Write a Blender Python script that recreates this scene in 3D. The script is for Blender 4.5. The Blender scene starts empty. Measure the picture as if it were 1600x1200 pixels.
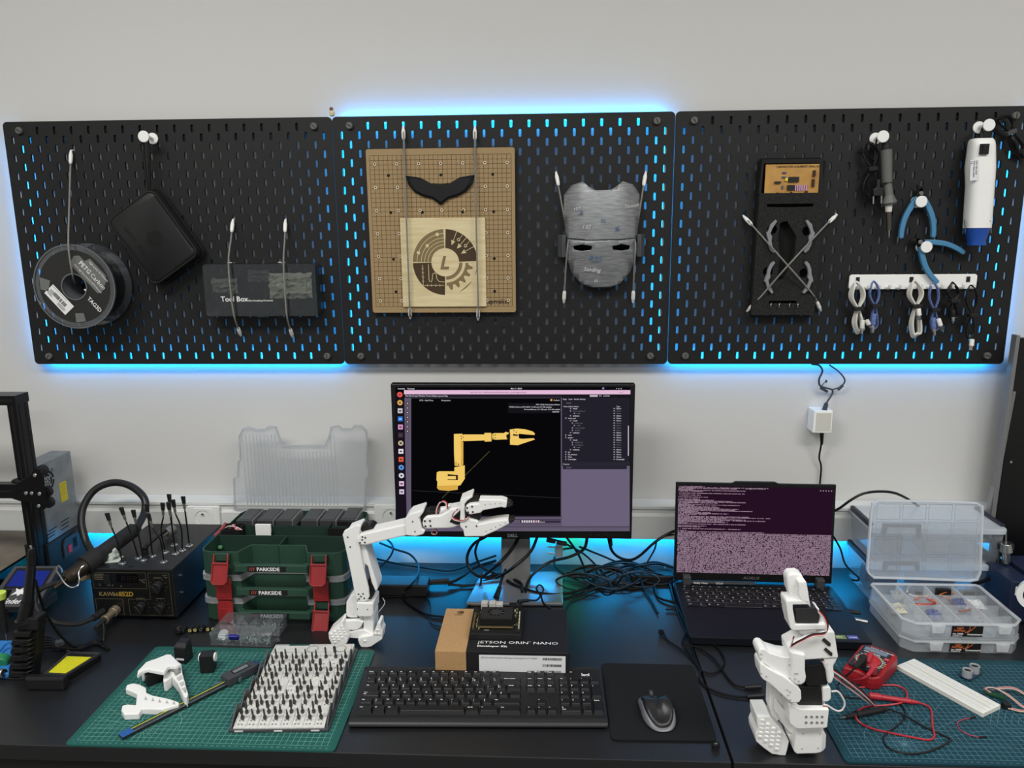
import bpy, bmesh, math, random
from math import pi, sin, cos, radians, sqrt, atan2
from mathutils import Vector as V, Matrix, Euler
from mathutils.geometry import tessellate_polygon
random.seed(7)
SC = bpy.context.scene
COL = SC.collection

# ---------------------------------------------------------------- camera
PITCH, YAW, ROLL, FPX = 0.202556, -0.04885026, -0.00864085, 1187.3021
CAM = V((0.10347, -1.75901, 1.56909))
_f = V((sin(YAW)*cos(PITCH), cos(YAW)*cos(PITCH), -sin(PITCH)))
_r0 = V((cos(YAW), -sin(YAW), 0)); _u0 = _r0.cross(_f)
_r = cos(ROLL)*_r0 + sin(ROLL)*_u0
_u = -sin(ROLL)*_r0 + cos(ROLL)*_u0
cd = bpy.data.cameras.new('camera'); cd.sensor_width = 36; cd.lens = FPX/1600*36
cam = bpy.data.objects.new('camera', cd); COL.objects.link(cam)
cam.matrix_world = Matrix(((_r.x, _u.x, -_f.x, CAM.x), (_r.y, _u.y, -_f.y, CAM.y), (_r.z, _u.z, -_f.z, CAM.z), (0, 0, 0, 1)))
cd.clip_start = 0.02
SC.camera = cam
SC.cycles.transparent_max_bounces = 48
DESK = 0.74
def ray(px, py): return _f + (px-800)/FPX*_r - (py-600)/FPX*_u
def D(px, py, z=DESK):                      # point of the photograph on a level plane
    d = ray(px, py); t = (z-CAM.z)/d.z; return CAM + d*t
def W(px, py, Y):                           # point of the photograph on an upright plane
    d = ray(px, py); t = (Y-CAM.y)/d.y; return CAM + d*t

# ---------------------------------------------------------------- view, world, lamps
SC.view_settings.view_transform = 'Standard'
SC.view_settings.look = 'None'
SC.view_settings.gamma = 1
SC.view_settings.use_curve_mapping = False
SC.view_settings.exposure = 0.0
wd = bpy.data.worlds.new('world'); SC.world = wd; wd.use_nodes = True
wd.node_tree.nodes['Background'].inputs[0].default_value = (0.93, 0.96, 1.0, 1)
wd.node_tree.nodes['Background'].inputs[1].default_value = 0.30

def lin(c):
    out = []
    for v in c[:3]:
        v = v/255
        out.append(v/12.92 if v <= 0.04045 else ((v+0.055)/1.055)**2.4)
    return tuple(out)+(1,)

def area(name, loc, size, energy, color, rot=(0, 0, 0)):
    l = bpy.data.lights.new(name, 'AREA'); l.shape = 'RECTANGLE'; l.size, l.size_y = size
    l.energy = energy; l.color = color
    o = bpy.data.objects.new(name, l); COL.objects.link(o); o.location = loc; o.rotation_euler = rot
    return o
area('ceiling_light', (-0.9, -1.55, 2.72), (1.3, 0.5), 41, (1, 0.985, 0.95))
area('ceiling_light', (1.3, -1.55, 2.72), (1.3, 0.5), 34, (1, 0.985, 0.95))
area('ceiling_light', (0.2, -3.3, 2.72), (1.3, 0.5), 30, (1, 0.985, 0.95))

# ---------------------------------------------------------------- materials
def mat(name, c, rough=0.5, metal=0.0, spec=0.5, trans=0.0, alpha=1.0, emis=None, es=0.0, ior=1.45, bump=None, vary=None, coat=0.0):
    m = bpy.data.materials.new(name); m.use_nodes = True
    nt = m.node_tree; b = nt.nodes['Principled BSDF']
    b.inputs['Base Color'].default_value = lin(c)
    b.inputs['Roughness'].default_value = rough
    b.inputs['Metallic'].default_value = metal
    b.inputs['Specular IOR Level'].default_value = spec
    b.inputs['Transmission Weight'].default_value = trans
    b.inputs['Alpha'].default_value = alpha
    b.inputs['IOR'].default_value = ior
    b.inputs['Coat Weight'].default_value = coat
    if emis:
        b.inputs['Emission Color'].default_value = lin(emis); b.inputs['Emission Strength'].default_value = es
    if bump or vary:
        tc = nt.nodes.new('ShaderNodeTexCoord'); n = nt.nodes.new('ShaderNodeTexNoise')
        mp = nt.nodes.new('ShaderNodeMapping'); nt.links.new(tc.outputs['Object'], mp.inputs[0]); nt.links.new(mp.outputs[0], n.inputs['Vector'])
        n.inputs['Detail'].default_value = 4
    if bump:
        sc_, st = bump[0], bump[1]; n.inputs['Scale'].default_value = sc_
        if len(bump) > 2: mp.inputs['Scale'].default_value = bump[2]
        bp = nt.nodes.new('ShaderNodeBump'); bp.inputs['Strength'].default_value = st; bp.inputs['Distance'].default_value = 0.001
        nt.links.new(n.outputs['Fac'], bp.inputs['Height']); nt.links.new(bp.outputs[0], b.inputs['Normal'])
    if vary:
        c2, sc_ = vary[0], vary[1]
        if not bump: n.inputs['Scale'].default_value = sc_
        r = nt.nodes.new('ShaderNodeMix'); r.data_type = 'RGBA'
        if len(vary) > 2: mp.inputs['Scale'].default_value = vary[2]
        mr = nt.nodes.new('ShaderNodeMapRange'); mr.inputs['From Min'].default_value = 0.35; mr.inputs['From Max'].default_value = 0.65
        nt.links.new(n.outputs['Fac'], mr.inputs['Value'])
        r.inputs['A'].default_value = lin(c); r.inputs['B'].default_value = lin(c2)
        nt.links.new(mr.outputs[0], r.inputs['Factor']); nt.links.new(r.outputs['Result'], b.inputs['Base Color'])
    return m
def emit(name, c, s):
    m = bpy.data.materials.new(name); m.use_nodes = True; nt = m.node_tree; nt.nodes.clear()
    e = nt.nodes.new('ShaderNodeEmission'); o = nt.nodes.new('ShaderNodeOutputMaterial')
    e.inputs[0].default_value = lin(c); e.inputs[1].default_value = s; nt.links.new(e.outputs[0], o.inputs[0])
    return m
_mc = {}
def M(key, *a, **k):
    if key not in _mc: _mc[key] = mat(key, *a, **k)
    return _mc[key]
def E(key, c=None, s=1.0):
    if key not in _mc: _mc[key] = emit(key, c, s)
    return _mc[key]

# ---------------------------------------------------------------- mesh builder
_txt = {}
def text_geo(body, shear=0.0, align='LEFT', bold=0.0):
    k = (body, shear, align, bold)
    if k not in _txt:
        cu = bpy.data.curves.new('t', 'FONT'); cu.body = body; cu.size = 1.0; cu.shear = shear
        cu.align_x = align; cu.offset = bold; cu.resolution_u = 2; cu.fill_mode = 'FRONT'
        o = bpy.data.objects.new('t', cu); COL.objects.link(o)
        dg = bpy.context.evaluated_depsgraph_get(); dg.update()
        me = bpy.data.meshes.new_from_object(o.evaluated_get(dg))
        _txt[k] = ([v.co.copy() for v in me.vertices], [tuple(p.vertices) for p in me.polygons])
        bpy.data.objects.remove(o); bpy.data.curves.remove(cu); bpy.data.meshes.remove(me)
    return _txt[k]

def catmull(pts, n=6, closed=False):
    pts = [V(p) for p in pts]
    if len(pts) < 3 or n <= 1: return pts
    out = []; L = len(pts); segs = L if closed else L-1
    for i in range(segs):
        p1, p2 = pts[i], pts[(i+1) % L]
        p0 = pts[(i-1) % L] if (closed or i > 0) else p1*2-p2
        p3 = pts[(i+2) % L] if (closed or i < L-2) else p2*2-p1
        for j in range(n):
            t = j/n
            out.append(0.5*((2*p1)+(-p0+p2)*t+(2*p0-5*p1+4*p2-p3)*t*t+(-p0+3*p1-3*p2+p3)*t**3))
    if not closed: out.append(pts[-1])
    return out

def rrect(w, h, r, n=4, cx=0, cy=0):
    pts = []
    for (sx, sy, a0) in ((1, 1, 0), (-1, 1, 90), (-1, -1, 180), (1, -1, 270)):
        for i in range(n+1):
            a = radians(a0+90*i/n); pts.append((cx+sx*(w/2-r)+r*cos(a), cy+sy*(h/2-r)+r*sin(a)))
    return pts
def circ(r, n=16, cx=0, cy=0, a0=0): return [(cx+r*cos(a0+2*pi*i/n), cy+r*sin(a0+2*pi*i/n)) for i in range(n)]
def rotm(rx=0, ry=0, rz=0): return Euler((radians(rx), radians(ry), radians(rz))).to_matrix().to_4x4()
def T(x=0, y=0, z=0): return Matrix.Translation((x, y, z))
UP = Matrix(((1, 0, 0, 0), (0, 0, -1, 0), (0, 1, 0, 0), (0, 0, 0, 1)))  # drawing plane xy -> upright xz, facing the room (-y)

class MB:
    def __init__(s, M0=None): s.v = []; s.f = []; s.m = []; s.s = []; s.M = M0 or Matrix()
    def at(s, M0): s.M = M0; return s
    def add(s, vs, fs, mi=0, sm=False):
        b = len(s.v)
        for p in vs: s.v.append(s.M @ V(p))
        for f in fs: s.f.append([b+i for i in f]); s.m.append(mi); s.s.append(sm)
        return s
    def bx(s, x0, x1, y0, y1, z0, z1, mi=0):
        vs = [(x, y, z) for x in (x0, x1) for y in (y0, y1) for z in (z0, z1)]
        return s.add(vs, [(0, 1, 3, 2), (4, 6, 7, 5), (0, 4, 5, 1), (2, 3, 7, 6), (0, 2, 6, 4), (1, 5, 7, 3)], mi)
    def box(s, c, d, R=None, mi=0):
        k = s.M
        s.M = k @ Matrix.Translation(c) @ (R or Matrix())
        s.bx(-d[0]/2, d[0]/2, -d[1]/2, d[1]/2, -d[2]/2, d[2]/2, mi); s.M = k; return s
    def hexa(s, bot, top, mi=0):               # 4 bottom + 4 top points, same winding
        vs = list(bot)+list(top)
        return s.add(vs, [(3, 2, 1, 0), (4, 5, 6, 7), (0, 1, 5, 4), (1, 2, 6, 5), (2, 3, 7, 6), (3, 0, 4, 7)], mi)
    def cyl(s, p0, p1, r0, r1=None, n=16, mi=0, cap=True, sm=True):
        p0, p1 = V(p0), V(p1); r1 = r0 if r1 is None else r1
        ax = (p1-p0).normalized(); q = V((0, 0, 1)) if abs(ax.z) < 0.9 else V((1, 0, 0))
        a = ax.cross(q).normalized(); b = ax.cross(a)
        vs = []
        for (p, r) in ((p0, r0), (p1, r1)):
            for i in range(n):
                t = 2*pi*i/n; vs.append(p+a*cos(t)*r+b*sin(t)*r)
        s.add(vs, [(i, i+n, (i+1) % n+n, (i+1) % n) for i in range(n)], mi, sm)
        if cap:
            s.add(vs[:n], [tuple(range(n))], mi); s.add(vs[n:], [tuple(range(n-1, -1, -1))], mi)
        return s
    def tube(s, pts, r, n=8, mi=0, k=6, closed=False, taper=None):
        P = catmull(pts, k, closed); L = len(P)
        if L < 2: return s
        vs = []; prev = None
        for i, p in enumerate(P):
            if closed: t = P[(i+1) % L]-P[i-1]
            else: t = P[min(i+1, L-1)]-P[max(i-1, 0)]
            if t.length < 1e-9: t = V((0, 0, 1))
            t.normalize()
            if prev is None:
                q = V((0, 0, 1)) if abs(t.z) < 0.9 else V((1, 0, 0)); a = t.cross(q).normalized()
            else:
                a = prev-t*prev.dot(t)
                a = a.normalized() if a.length > 1e-6 else t.cross(V((0, 0, 1))).normalized()
            prev = a; b = t.cross(a)
            rr = r if taper is None else r*taper(i/(L-1))
            for j in range(n):
                w = 2*pi*j/n; vs.append(p+a*cos(w)*rr+b*sin(w)*rr)
        fs = []
        for i in range(L if closed else L-1):
            for j in range(n):
                i2 = (i+1) % L
                fs.append((i*n+j, i*n+(j+1) % n, i2*n+(j+1) % n, i2*n+j))
        if not closed: fs += [tuple(range(n-1, -1, -1)), tuple(range((L-1)*n, L*n))]
        return s.add(vs, fs, mi, True)
    def prism(s, poly, z0, z1, mi=0, holes=(), sm=False, mtop=None):
        loops = [list(poly)]+[list(h) for h in holes]
        flat = [p for l in loops for p in l]; n = len(flat)
        if holes:
            tris = tessellate_polygon([[V((p[0], p[1], 0)) for p in l] for l in loops])
        else:
            tris = [tuple(range(len(poly)))]
        vs = [(p[0], p[1], z0) for p in flat]+[(p[0], p[1], z1) for p in flat]
        def area2(t): return sum(flat[t[i]][0]*flat[t[(i+1) % len(t)]][1]-flat[t[(i+1) % len(t)]][0]*flat[t[i]][1] for i in range(len(t)))
        top = []; bot = []
        for t in tris:
            t = tuple(t)
            if area2(t) < 0: t = t[::-1]
            top.append(tuple(i+n for i in t)); bot.append(t[::-1])
        s.add(vs, bot, mi); s.add(vs, top, mi if mtop is None else mtop)
        b = 0; sides = []
        for li, l in enumerate(loops):
            m = len(l); ar = sum(l[i][0]*l[(i+1) % m][1]-l[(i+1) % m][0]*l[i][1] for i in range(m))
            for i in range(m):
                i2 = (i+1) % m; q = (b+i, b+i2, b+i2+n, b+i+n)
                if (ar < 0) != (li > 0): q = q[::-1]
                sides.append(q)
            b += m
        s.add(vs, sides, mi, sm); return s
    def flat(s, poly, z, mi=0):
        ar = sum(poly[i][0]*poly[(i+1) % len(poly)][1]-poly[(i+1) % len(poly)][0]*poly[i][1] for i in range(len(poly)))
        if ar < 0: poly = poly[::-1]
        return s.add([(p[0], p[1], z) for p in poly], [tuple(range(len(poly)))], mi)
    def rect(s, x0, x1, y0, y1, z, mi=0): return s.add([(x0, y0, z), (x1, y0, z), (x1, y1, z), (x0, y1, z)], [(0, 1, 2, 3)], mi)
    def line(s, a, b, w, z, mi=0):
        a = V((a[0], a[1])); b = V((b[0], b[1])); d = (b-a)
        if d.length < 1e-9: return s
        n = V((-d.y, d.x)).normalized()*w/2
        return s.add([(*(a-n), z), (*(b-n), z), (*(b+n), z), (*(a+n), z)], [(0, 1, 2, 3)], mi)
    def poly_line(s, pts, w, z, mi=0, closed=False):
        P = list(pts)+([pts[0]] if closed else [])
        for i in range(len(P)-1): s.line(P[i], P[i+1], w, z, mi)
        return s
    def ring(s, r0, r1, z, n=32, a0=0, a1=360, cx=0, cy=0, mi=0):
        vs = []
        for i in range(n+1):
            a = radians(a0+(a1-a0)*i/n)
            vs += [(cx+r0*cos(a), cy+r0*sin(a), z), (cx+r1*cos(a), cy+r1*sin(a), z)]
        return s.add(vs, [(2*i, 2*i+1, 2*i+3, 2*i+2) for i in range(n)], mi)
    def text(s, body, x, y, z, size, mi=0, align='LEFT', shear=0.0, sx=1.0, bold=0.0):
        vs, fs = text_geo(body, shear, align, bold)
        return s.add([(x+v.x*size*sx, y+v.y*size, z) for v in vs], fs, mi)
    def lathe(s, prof, n=24, mi=0, sm=True):      # around local z
        vs = []; L = len(prof)
        for (r, z) in prof:
            for j in range(n):
                a = 2*pi*j/n; vs.append((r*cos(a), r*sin(a), z))
        fs = [(i*n+j, i*n+(j+1) % n, (i+1)*n+(j+1) % n, (i+1)*n+j) for i in range(L-1) for j in range(n)]
        return s.add(vs, fs, mi, sm)
    def build(s, name, mats, parent=None, world=False, bevel=0, seg=2, loc=None, rz=0, sub=0, angle=40):
        vs = s.v
        if world and parent is not None:
            chain = parent.matrix_basis.copy(); p = parent.parent
            while p is not None: chain = p.matrix_basis @ chain; p = p.parent
            I = chain.inverted(); root = parent
            while root.parent is not None: root = root.parent
            lim = DESK+.0006 if not root.name.startswith('desk') else -9      # nothing sinks into the desk top
            vs = [I @ (V((v.x, v.y, lim)) if (.66 < v.z < lim and -.69 < v.y < .03) else v) for v in vs]
        elif loc is not None and world:
            I = (Matrix.Translation(loc) @ Matrix.Rotation(rz, 4, 'Z')).inverted(); vs = [I @ v for v in vs]
        me = bpy.data.meshes.new(name)
        me.from_pydata([tuple(v) for v in vs], [], s.f)
        for m in (mats if isinstance(mats, (list, tuple)) else [mats]): me.materials.append(m)
        me.polygons.foreach_set('material_index', s.m); me.polygons.foreach_set('use_smooth', s.s)
        if any(s.s) or sub:
            bm = bmesh.new(); bm.from_mesh(me); bmesh.ops.remove_doubles(bm, verts=bm.verts, dist=1e-6); bm.to_mesh(me); bm.free()
            me.set_sharp_from_angle(angle=radians(angle))
        me.update()
        o = bpy.data.objects.new(name, me); COL.objects.link(o)
        if parent is not None: o.parent = parent
        elif loc is not None: o.location = loc; o.rotation_euler = (0, 0, rz)
        if bevel:
            if not any(s.s):
                bm = bmesh.new(); bm.from_mesh(me); bmesh.ops.remove_doubles(bm, verts=bm.verts, dist=1e-6); bm.to_mesh(me); bm.free()
            b = o.modifiers.new('bevel', 'BEVEL'); b.width = bevel; b.segments = seg; b.limit_method = 'ANGLE'; b.angle_limit = radians(35)
        if sub:
            b = o.modifiers.new('sub', 'SUBSURF'); b.levels = sub; b.render_levels = sub
        return o

def thing(name, label, cat, loc=(0, 0, 0), rz=0, group=None):
    o = bpy.data.objects.new(name, None); COL.objects.link(o); o.empty_display_size = 0.02
    o.location = loc; o.rotation_euler = (0, 0, rz); o['label'] = label; o['category'] = cat
    if group: o['group'] = group
    return o
def tag(o, label, cat, group=None, kind=None):
    o['label'] = label; o['category'] = cat
    if group: o['group'] = group
    if kind: o['kind'] = kind
    return o
def struct(o): o['kind'] = 'structure'; return o
def copy_tree(o, parent=None):
    c = o.copy(); COL.objects.link(c)
    if parent is not None: c.parent = parent
    for ch in [x for x in COL.objects if x.parent == o]: copy_tree(ch, c)
    return c
# ================================================================ setting
WALLY = 0.030
m_wall = mat('wall_paint', (202, 201, 198), 0.75, spec=0.25, bump=(260, 0.12))
struct(MB().bx(-2.6, 2.6, WALLY, WALLY+0.12, 0, 2.75).build('wall_back', m_wall))
struct(MB().bx(-2.6, 2.6, -4.2, WALLY, -0.05, 0).build('floor', mat('floor_vinyl', (96, 92, 86), 0.5, bump=(30, 0.1))))
struct(MB().bx(-2.6, 2.6, -4.2, WALLY, 2.75, 2.85).build('ceiling', mat('ceiling_paint', (225, 224, 220), 0.8)))
struct(MB().bx(-2.72, -2.6, -4.2, WALLY+0.12, 0, 2.75).build('wall_left', m_wall))
struct(MB().bx(2.6, 2.72, -4.2, WALLY+0.12, 0, 2.75).build('wall_right', m_wall))
# cable trunking along the wall, with its clip-on lip
m_trunk = mat('trunking_plastic', (206, 207, 204), 0.4)
tr = MB()
prof = [(WALLY-.001, .828), (-.018, .828), (-.018, .886), (-.012, .892), (-.012, .902), (-.016, .904), (-.016, .910), (WALLY-.001, .914)]
tr.at(Matrix(((0, 0, 1, 0), (1, 0, 0, 0), (0, 1, 0, 0), (0, 0, 0, 1))))
tr.prism(prof, -2.59, 2.59)
struct(tr.build('trim_1', m_trunk))

def socket(px, py, label):
    c = W(px, py, -.018)
    t = thing('wall_socket', label, 'socket', (c.x, -.018, c.z))
    b = MB(UP); b.prism(rrect(.082, .062, .004), 0, .008); b.build('frame', M('socket_white', (226, 227, 224), .35), t, bevel=.0015)
    c2 = MB(UP); c2.prism(rrect(.05, .05, .006), .008, .0095, holes=[circ(.0205, 24)]); c2.ring(0, .0205, .003, 24)
    c2.cyl((0, .012, .003), (0, .012, .013), .0025, mi=1, n=8)
    for sx in (-1, 1): c2.cyl((sx*.0095, 0, .0031), (sx*.0095, 0, .0036), .0034, mi=2, n=10)
    c2.build('insert', [M('socket_white'), M('steel', (190, 190, 190), .25, 1), M('hole_black', (4, 4, 4), .8)], t)
socket(320, 808, 'white wall socket in the trunking left of the green organiser boxes')
socket(612, 806, 'white wall socket in the trunking hidden behind the left edge of the monitor')

# LED strip under the trunking
m_ledb = E('led_blue_desk', (0, 172, 255), 30)
m_ledg = E('led_green_desk', (0, 255, 150), 11)
s = MB()
for (x0, x1, mi) in ((-1.5, -1.26, 0), (-1.26, -1.18, 1), (-1.18, .13, 0), (.13, .20, 1), (.20, 1.45, 0)):
    s.bx(x0, x1-.004, .004, .016, .8235, .8265, mi)
s.bx(-1.5, 1.45, .002, .018, .8265, .8280, 2)
tag(s.build('led_strip', [m_ledb, m_ledg, M('strip_tape', (200, 200, 200), .5)]), 'blue and green light strip stuck under the wall trunking behind the desk', 'light strip')

# ================================================================ pegboards
BZ0, BH, BW = 1.2553, .56, .7595
m_peg = mat('pegboard_black', (25, 25, 26), 0.55, spec=0.35, bump=(900, 0.15))
def peg_mesh():
    b = MB(UP); rb = .014
    w, h = .0062, .0178
    def cap(cx, cz, n=5):
        pts = []
        for i in range(n+1): a = pi*i/n; pts.append((cx+w/2*cos(a), cz+(h-w)/2+w/2*sin(a)))
        for i in range(n+1): a = pi+pi*i/n; pts.append((cx+w/2*cos(a), cz-(h-w)/2+w/2*sin(a)))
        return pts
    def cell(x0, x1, z0, z1, cx, cz):
        q = cap(cx, cz); n = len(q); o = []
        for i, (x, z) in enumerate(q):
            top = i <= 5; a = (i if top else i-6)/5
            if top: o.append((x1+(x0-x1)*(0 if a < .3 else 1 if a > .7 else (a-.3)/.4), [cz+(z1-cz)*min(1, a/.2)][0] if a < .3 else (z1 if a <= .7 else cz+(z1-cz)*min(1, (1-a)/.2))))
            else: o.append((x0+(x1-x0)*(0 if a < .3 else 1 if a > .7 else (a-.3)/.4), cz-(cz-z0)*min(1, a/.2) if a < .3 else (z0 if a <= .7 else cz-(cz-z0)*min(1, (1-a)/.2))))
        for (zz, rev) in ((0.005, False), (0, True)):
            vs = [(x, z, zz) for x, z in q]+[(x, z, zz) for x, z in o]
            fs = []
            for i in range(n):
                j = (i+1) % n; f = (i, i+n, j+n, j)
                fs.append(f[::-1] if rev else f)
            b.add(vs, fs)
        vs = [(x, z, 0.005) for x, z in q]+[(x, z, 0) for x, z in q]
        b.add(vs, [(i, (i+1) % n, (i+1) % n+n, i+n) for i in range(n)])
    H = BW/2; off = (.76-BW)/2
    for k in range(27):
        zc = .02+.02*k; z0, z1 = zc-.01, zc+.01
        if k % 2 == 0: xs = [.04+.04*j for j in range(18)]
        else: xs = [.02+.04*j for j in range(19)]
        for x in xs:
            x0, x1 = max(off, x-.02)-.38, min(.76-off, x+.02)-.38
            cell(x0, x1, z0, z1, x-.38, zc)
        if k % 2 == 0:
            for (a, c) in ((-H, -.36), (.36, H)):
                for zz in (0, .005): b.add([(a, z0, zz), (c, z0, zz), (c, z1, zz), (a, z1, zz)], [(0, 1, 2, 3) if zz else (3, 2, 1, 0)])
    # rounded bottom and top rims, rim walls
    def corner(sz):
        zb = 0 if sz < 0 else BH; zi = .01 if sz < 0 else BH-.01; r = .01
        pts = [(-H, zi)]
        for i in range(1, 6): a = radians(90*i/5); pts.append((-H+r-r*cos(a), zi+sz*r*sin(a)))
        for i in range(0, 6): a = radians(90-90*i/5); pts.append((H-r+r*cos(a), zi+sz*r*sin(a)))
        return pts
    lo = corner(-1); hi = corner(1)
    b.flat(lo, .005); b.flat(hi, .005)
    for l in (lo, hi):
        p = [(x, z, 0) for x, z in l]; b.add(p, [tuple(range(len(p)))])
        for i in range(len(l)-1):
            (xa, za), (xb, zb) = l[i], l[i+1]
            b.add([(xa, za, 0), (xb, zb, 0), (xb, zb, .005), (xa, za, .005)], [(0, 1, 2, 3)])
    for x in (-H, H): b.add([(x, .01, 0), (x, BH-.01, 0), (x, BH-.01, .005), (x, .01, .005)], [(0, 1, 2, 3)])
    return b
_pm = None
def screw_mb(a):
    s = MB(UP); s.lathe([(0, .008), (.0065, .008), (.0078, .0065), (.0078, 0.0005), (0.003, 0.0005)], 18)
    s.box((0, 0, .0079), (.0016, .0105, .0012), rotm(0, 0, a), 1)
    s.cyl((0, 0, -.02), (0, 0, .0005), .0025, n=8)
    return s
def pegboard(xc, label, mesh=None, angs=(0, 0, 0, 0)):
    t = thing('pegboard', label, 'pegboard', (xc, 0, BZ0), 0, 'black slotted pegboards on the wall')
    global _pm
    if _pm is None:
        o = peg_mesh().build('board', m_peg, t)
        _pm = o
    else:
        o = bpy.data.objects.new('board', _pm.data); COL.objects.link(o); o.parent = t
    o.location = (0, 0.005, 0)
    if xc: r_ = MB(UP).bx(-.36, .36, .528, .552, -.022, -.0056).build('mounting_rail', M('rail_black', (12, 12, 12), .8), t)
    k = 0
    for z in (.02, .54):
        for x in (-.34, .34):
            q = screw_mb(angs[k]).build('screw', [M('screw_grey', (92, 92, 90), .45), M('screw_slot', (20, 20, 20), .8)], t); q.location = (x, 0, z); k += 1
            sp = MB(UP).cyl((0, 0, -.029), (0, 0, -.0052), .010, n=16).build('spacer', m_peg, t); sp.location = (x, 0, z)
    return t
pegboard(-.7605, 'black slotted pegboard at the left, holding a filament spool and a tool case', angs=(-30, 10, 60, 45))
pegboard(0, 'black slotted pegboard in the middle, holding a wooden board and a grey mask', angs=(-45, 30, 60, 20))
pegboard(.7605, 'black slotted pegboard at the right, holding pliers, cables and a hot air gun', angs=(0, 70, 30, 0))
# light strip stuck to the back of the pegboards
LX = .38
m_led = E('led_blue_wall', (0, 160, 255), 34)
def wstrip(x0, z0, x1, z1):
    b = MB(); w = .0045
    if abs(x0-x1) > abs(z0-z1): b.bx(min(x0, x1), max(x0, x1), .0125, .0145, z0-w, z0+w); b.bx(min(x0, x1), max(x0, x1), .0056, .0125, z0-w-.001, z0+w+.001, 1)
    else: b.bx(x0-w, x0+w, .0125, .0145, min(z0, z1), max(z0, z1)); b.bx(x0-w-.001, x0+w+.001, .0056, .0125, min(z0, z1), max(z0, z1), 1)
    return b
i_ = .013; j_ = .006
segs = [(-1.1405+i_, BZ0+.02, -1.1405+i_, BZ0+BH-.03), (-1.125, BZ0+j_, -.39, BZ0+j_), (-.368, BZ0+.02, -.368, BZ0+BH-.02),
        (-.36, BZ0+BH-j_, .36, BZ0+BH-j_), (.366, BZ0+.02, .366, BZ0+BH-.02), (.39, BZ0+j_, 1.12, BZ0+j_), (1.1405-i_, BZ0+.02, 1.1405-i_, BZ0+BH-.03)]
for i, sg in enumerate(segs):
    lab = ['behind the left edge of the left pegboard', 'behind the bottom edge of the left pegboard', 'behind the left edge of the middle pegboard', 'behind the top edge of the middle pegboard', 'behind the right edge of the middle pegboard', 'behind the bottom edge of the right pegboard', 'behind the right edge of the right pegboard'][i]
    tag(wstrip(*sg).build('led_strip', [m_led, M('strip_tape')]), 'glowing cyan blue light strip '+lab, 'light strip', 'light strips behind the pegboards')

# ================================================================ desks
m_desk = mat('desk_laminate', (19, 20, 23), 0.40, spec=0.9, bump=(120, 0.05, (1, .25, 1)))
m_edge = mat('desk_edge', (34, 33, 32), 0.45)
def desk(x0, x1, label):
    t = thing('desk', label, 'desk', ((x0+x1)/2, -.33, 0))
    MB().bx(x0, x1, -.690, WALLY-.006, DESK-.028, DESK).build('desktop', [m_desk], t, world=True, bevel=.0012)
    MB().bx(x0+.005, x1-.005, -.684, -.664, DESK-.085, DESK-.028).build('frame', M('frame_black', (20, 19, 18), .5), t, world=True)
    MB().bx(x0+.04, x1-.04, -.06, -.03, DESK-.075, DESK-.028).build('frame', m_edge, t, world=True)
    for x in (x0+.06, x1-.06):
        for y in (-.64, -.05): MB().bx(x-.02, x+.02, y-.02, y+.02, 0, DESK-.028).build('leg', m_edge, t, world=True)
desk(-1.45, .3925, 'long black desk under the left and middle pegboards')
desk(.3965, 1.5, 'black desk at the right, carrying the laptop')
# ================================================================ things on the pegboards
def clear(key, tint=(225, 232, 238), milky=0.12, gloss=0.12, rough=0.08, body=(225, 230, 235)):
    if key in _mc: return _mc[key]
    m = bpy.data.materials.new(key); m.use_nodes = True; nt = m.node_tree; nt.nodes.clear()
    N = nt.nodes.new; L = nt.links.new
    tr_ = N('ShaderNodeBsdfTransparent'); tr_.inputs[0].default_value = lin(tint)
    df = N('ShaderNodeBsdfDiffuse'); df.inputs[0].default_value = lin(body)
    tl = N('ShaderNodeBsdfTranslucent'); tl.inputs[0].default_value = lin(body)
    gl = N('ShaderNodeBsdfGlossy'); gl.inputs['Roughness'].default_value = rough
    fr = N('ShaderNodeLayerWeight'); fr.inputs[0].default_value = 0.25
    m0 = N('ShaderNodeMixShader'); m0.inputs[0].default_value = 0.4; L(df.outputs[0], m0.inputs[1]); L(tl.outputs[0], m0.inputs[2])
    m1 = N('ShaderNodeMixShader'); m1.inputs[0].default_value = milky; L(tr_.outputs[0], m1.inputs[1]); L(m0.outputs[0], m1.inputs[2])
    mu = N('ShaderNodeMath'); mu.operation = 'MULTIPLY_ADD'; L(fr.outputs['Facing'], mu.inputs[0]); mu.inputs[1].default_value = 0.5; mu.inputs[2].default_value = gloss*0.4
    m2 = N('ShaderNodeMixShader'); L(mu.outputs[0], m2.inputs[0]); L(m1.outputs[0], m2.inputs[1]); L(gl.outputs[0], m2.inputs[2])
    o = N('ShaderNodeOutputMaterial'); L(m2.outputs[0], o.inputs[0]); _mc[key] = m; return m

m_black = M('black_plastic', (24, 24, 25), .42)
m_matte = M('matte_black', (20, 20, 21), .75)
m_white = M('white_plastic', (236, 236, 233), .38)
m_pla = mat('printed_white_plastic', (232, 232, 230), .42, bump=(700, .25, (1, 1, 4)))
m_steel = M('steel', (190, 190, 190), .25, 1)
m_hole = M('hole_black', (4, 4, 4), .8)
m_cable = M('cable_black', (8, 8, 9), .45, spec=.35)
m_rubber = M('rubber_black', (22, 22, 23), .7)
m_print = M('print_white', (225, 225, 225), .6)
m_cordw = mat('cord_fabric', (150, 148, 140), .8, vary=((88, 87, 84), 900))

def wthing(name, label, cat, px, py, Y=0.0, group=None):
    c = W(px, py, Y); return thing(name, label, cat, (c.x, Y, c.z), 0, group)

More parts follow.
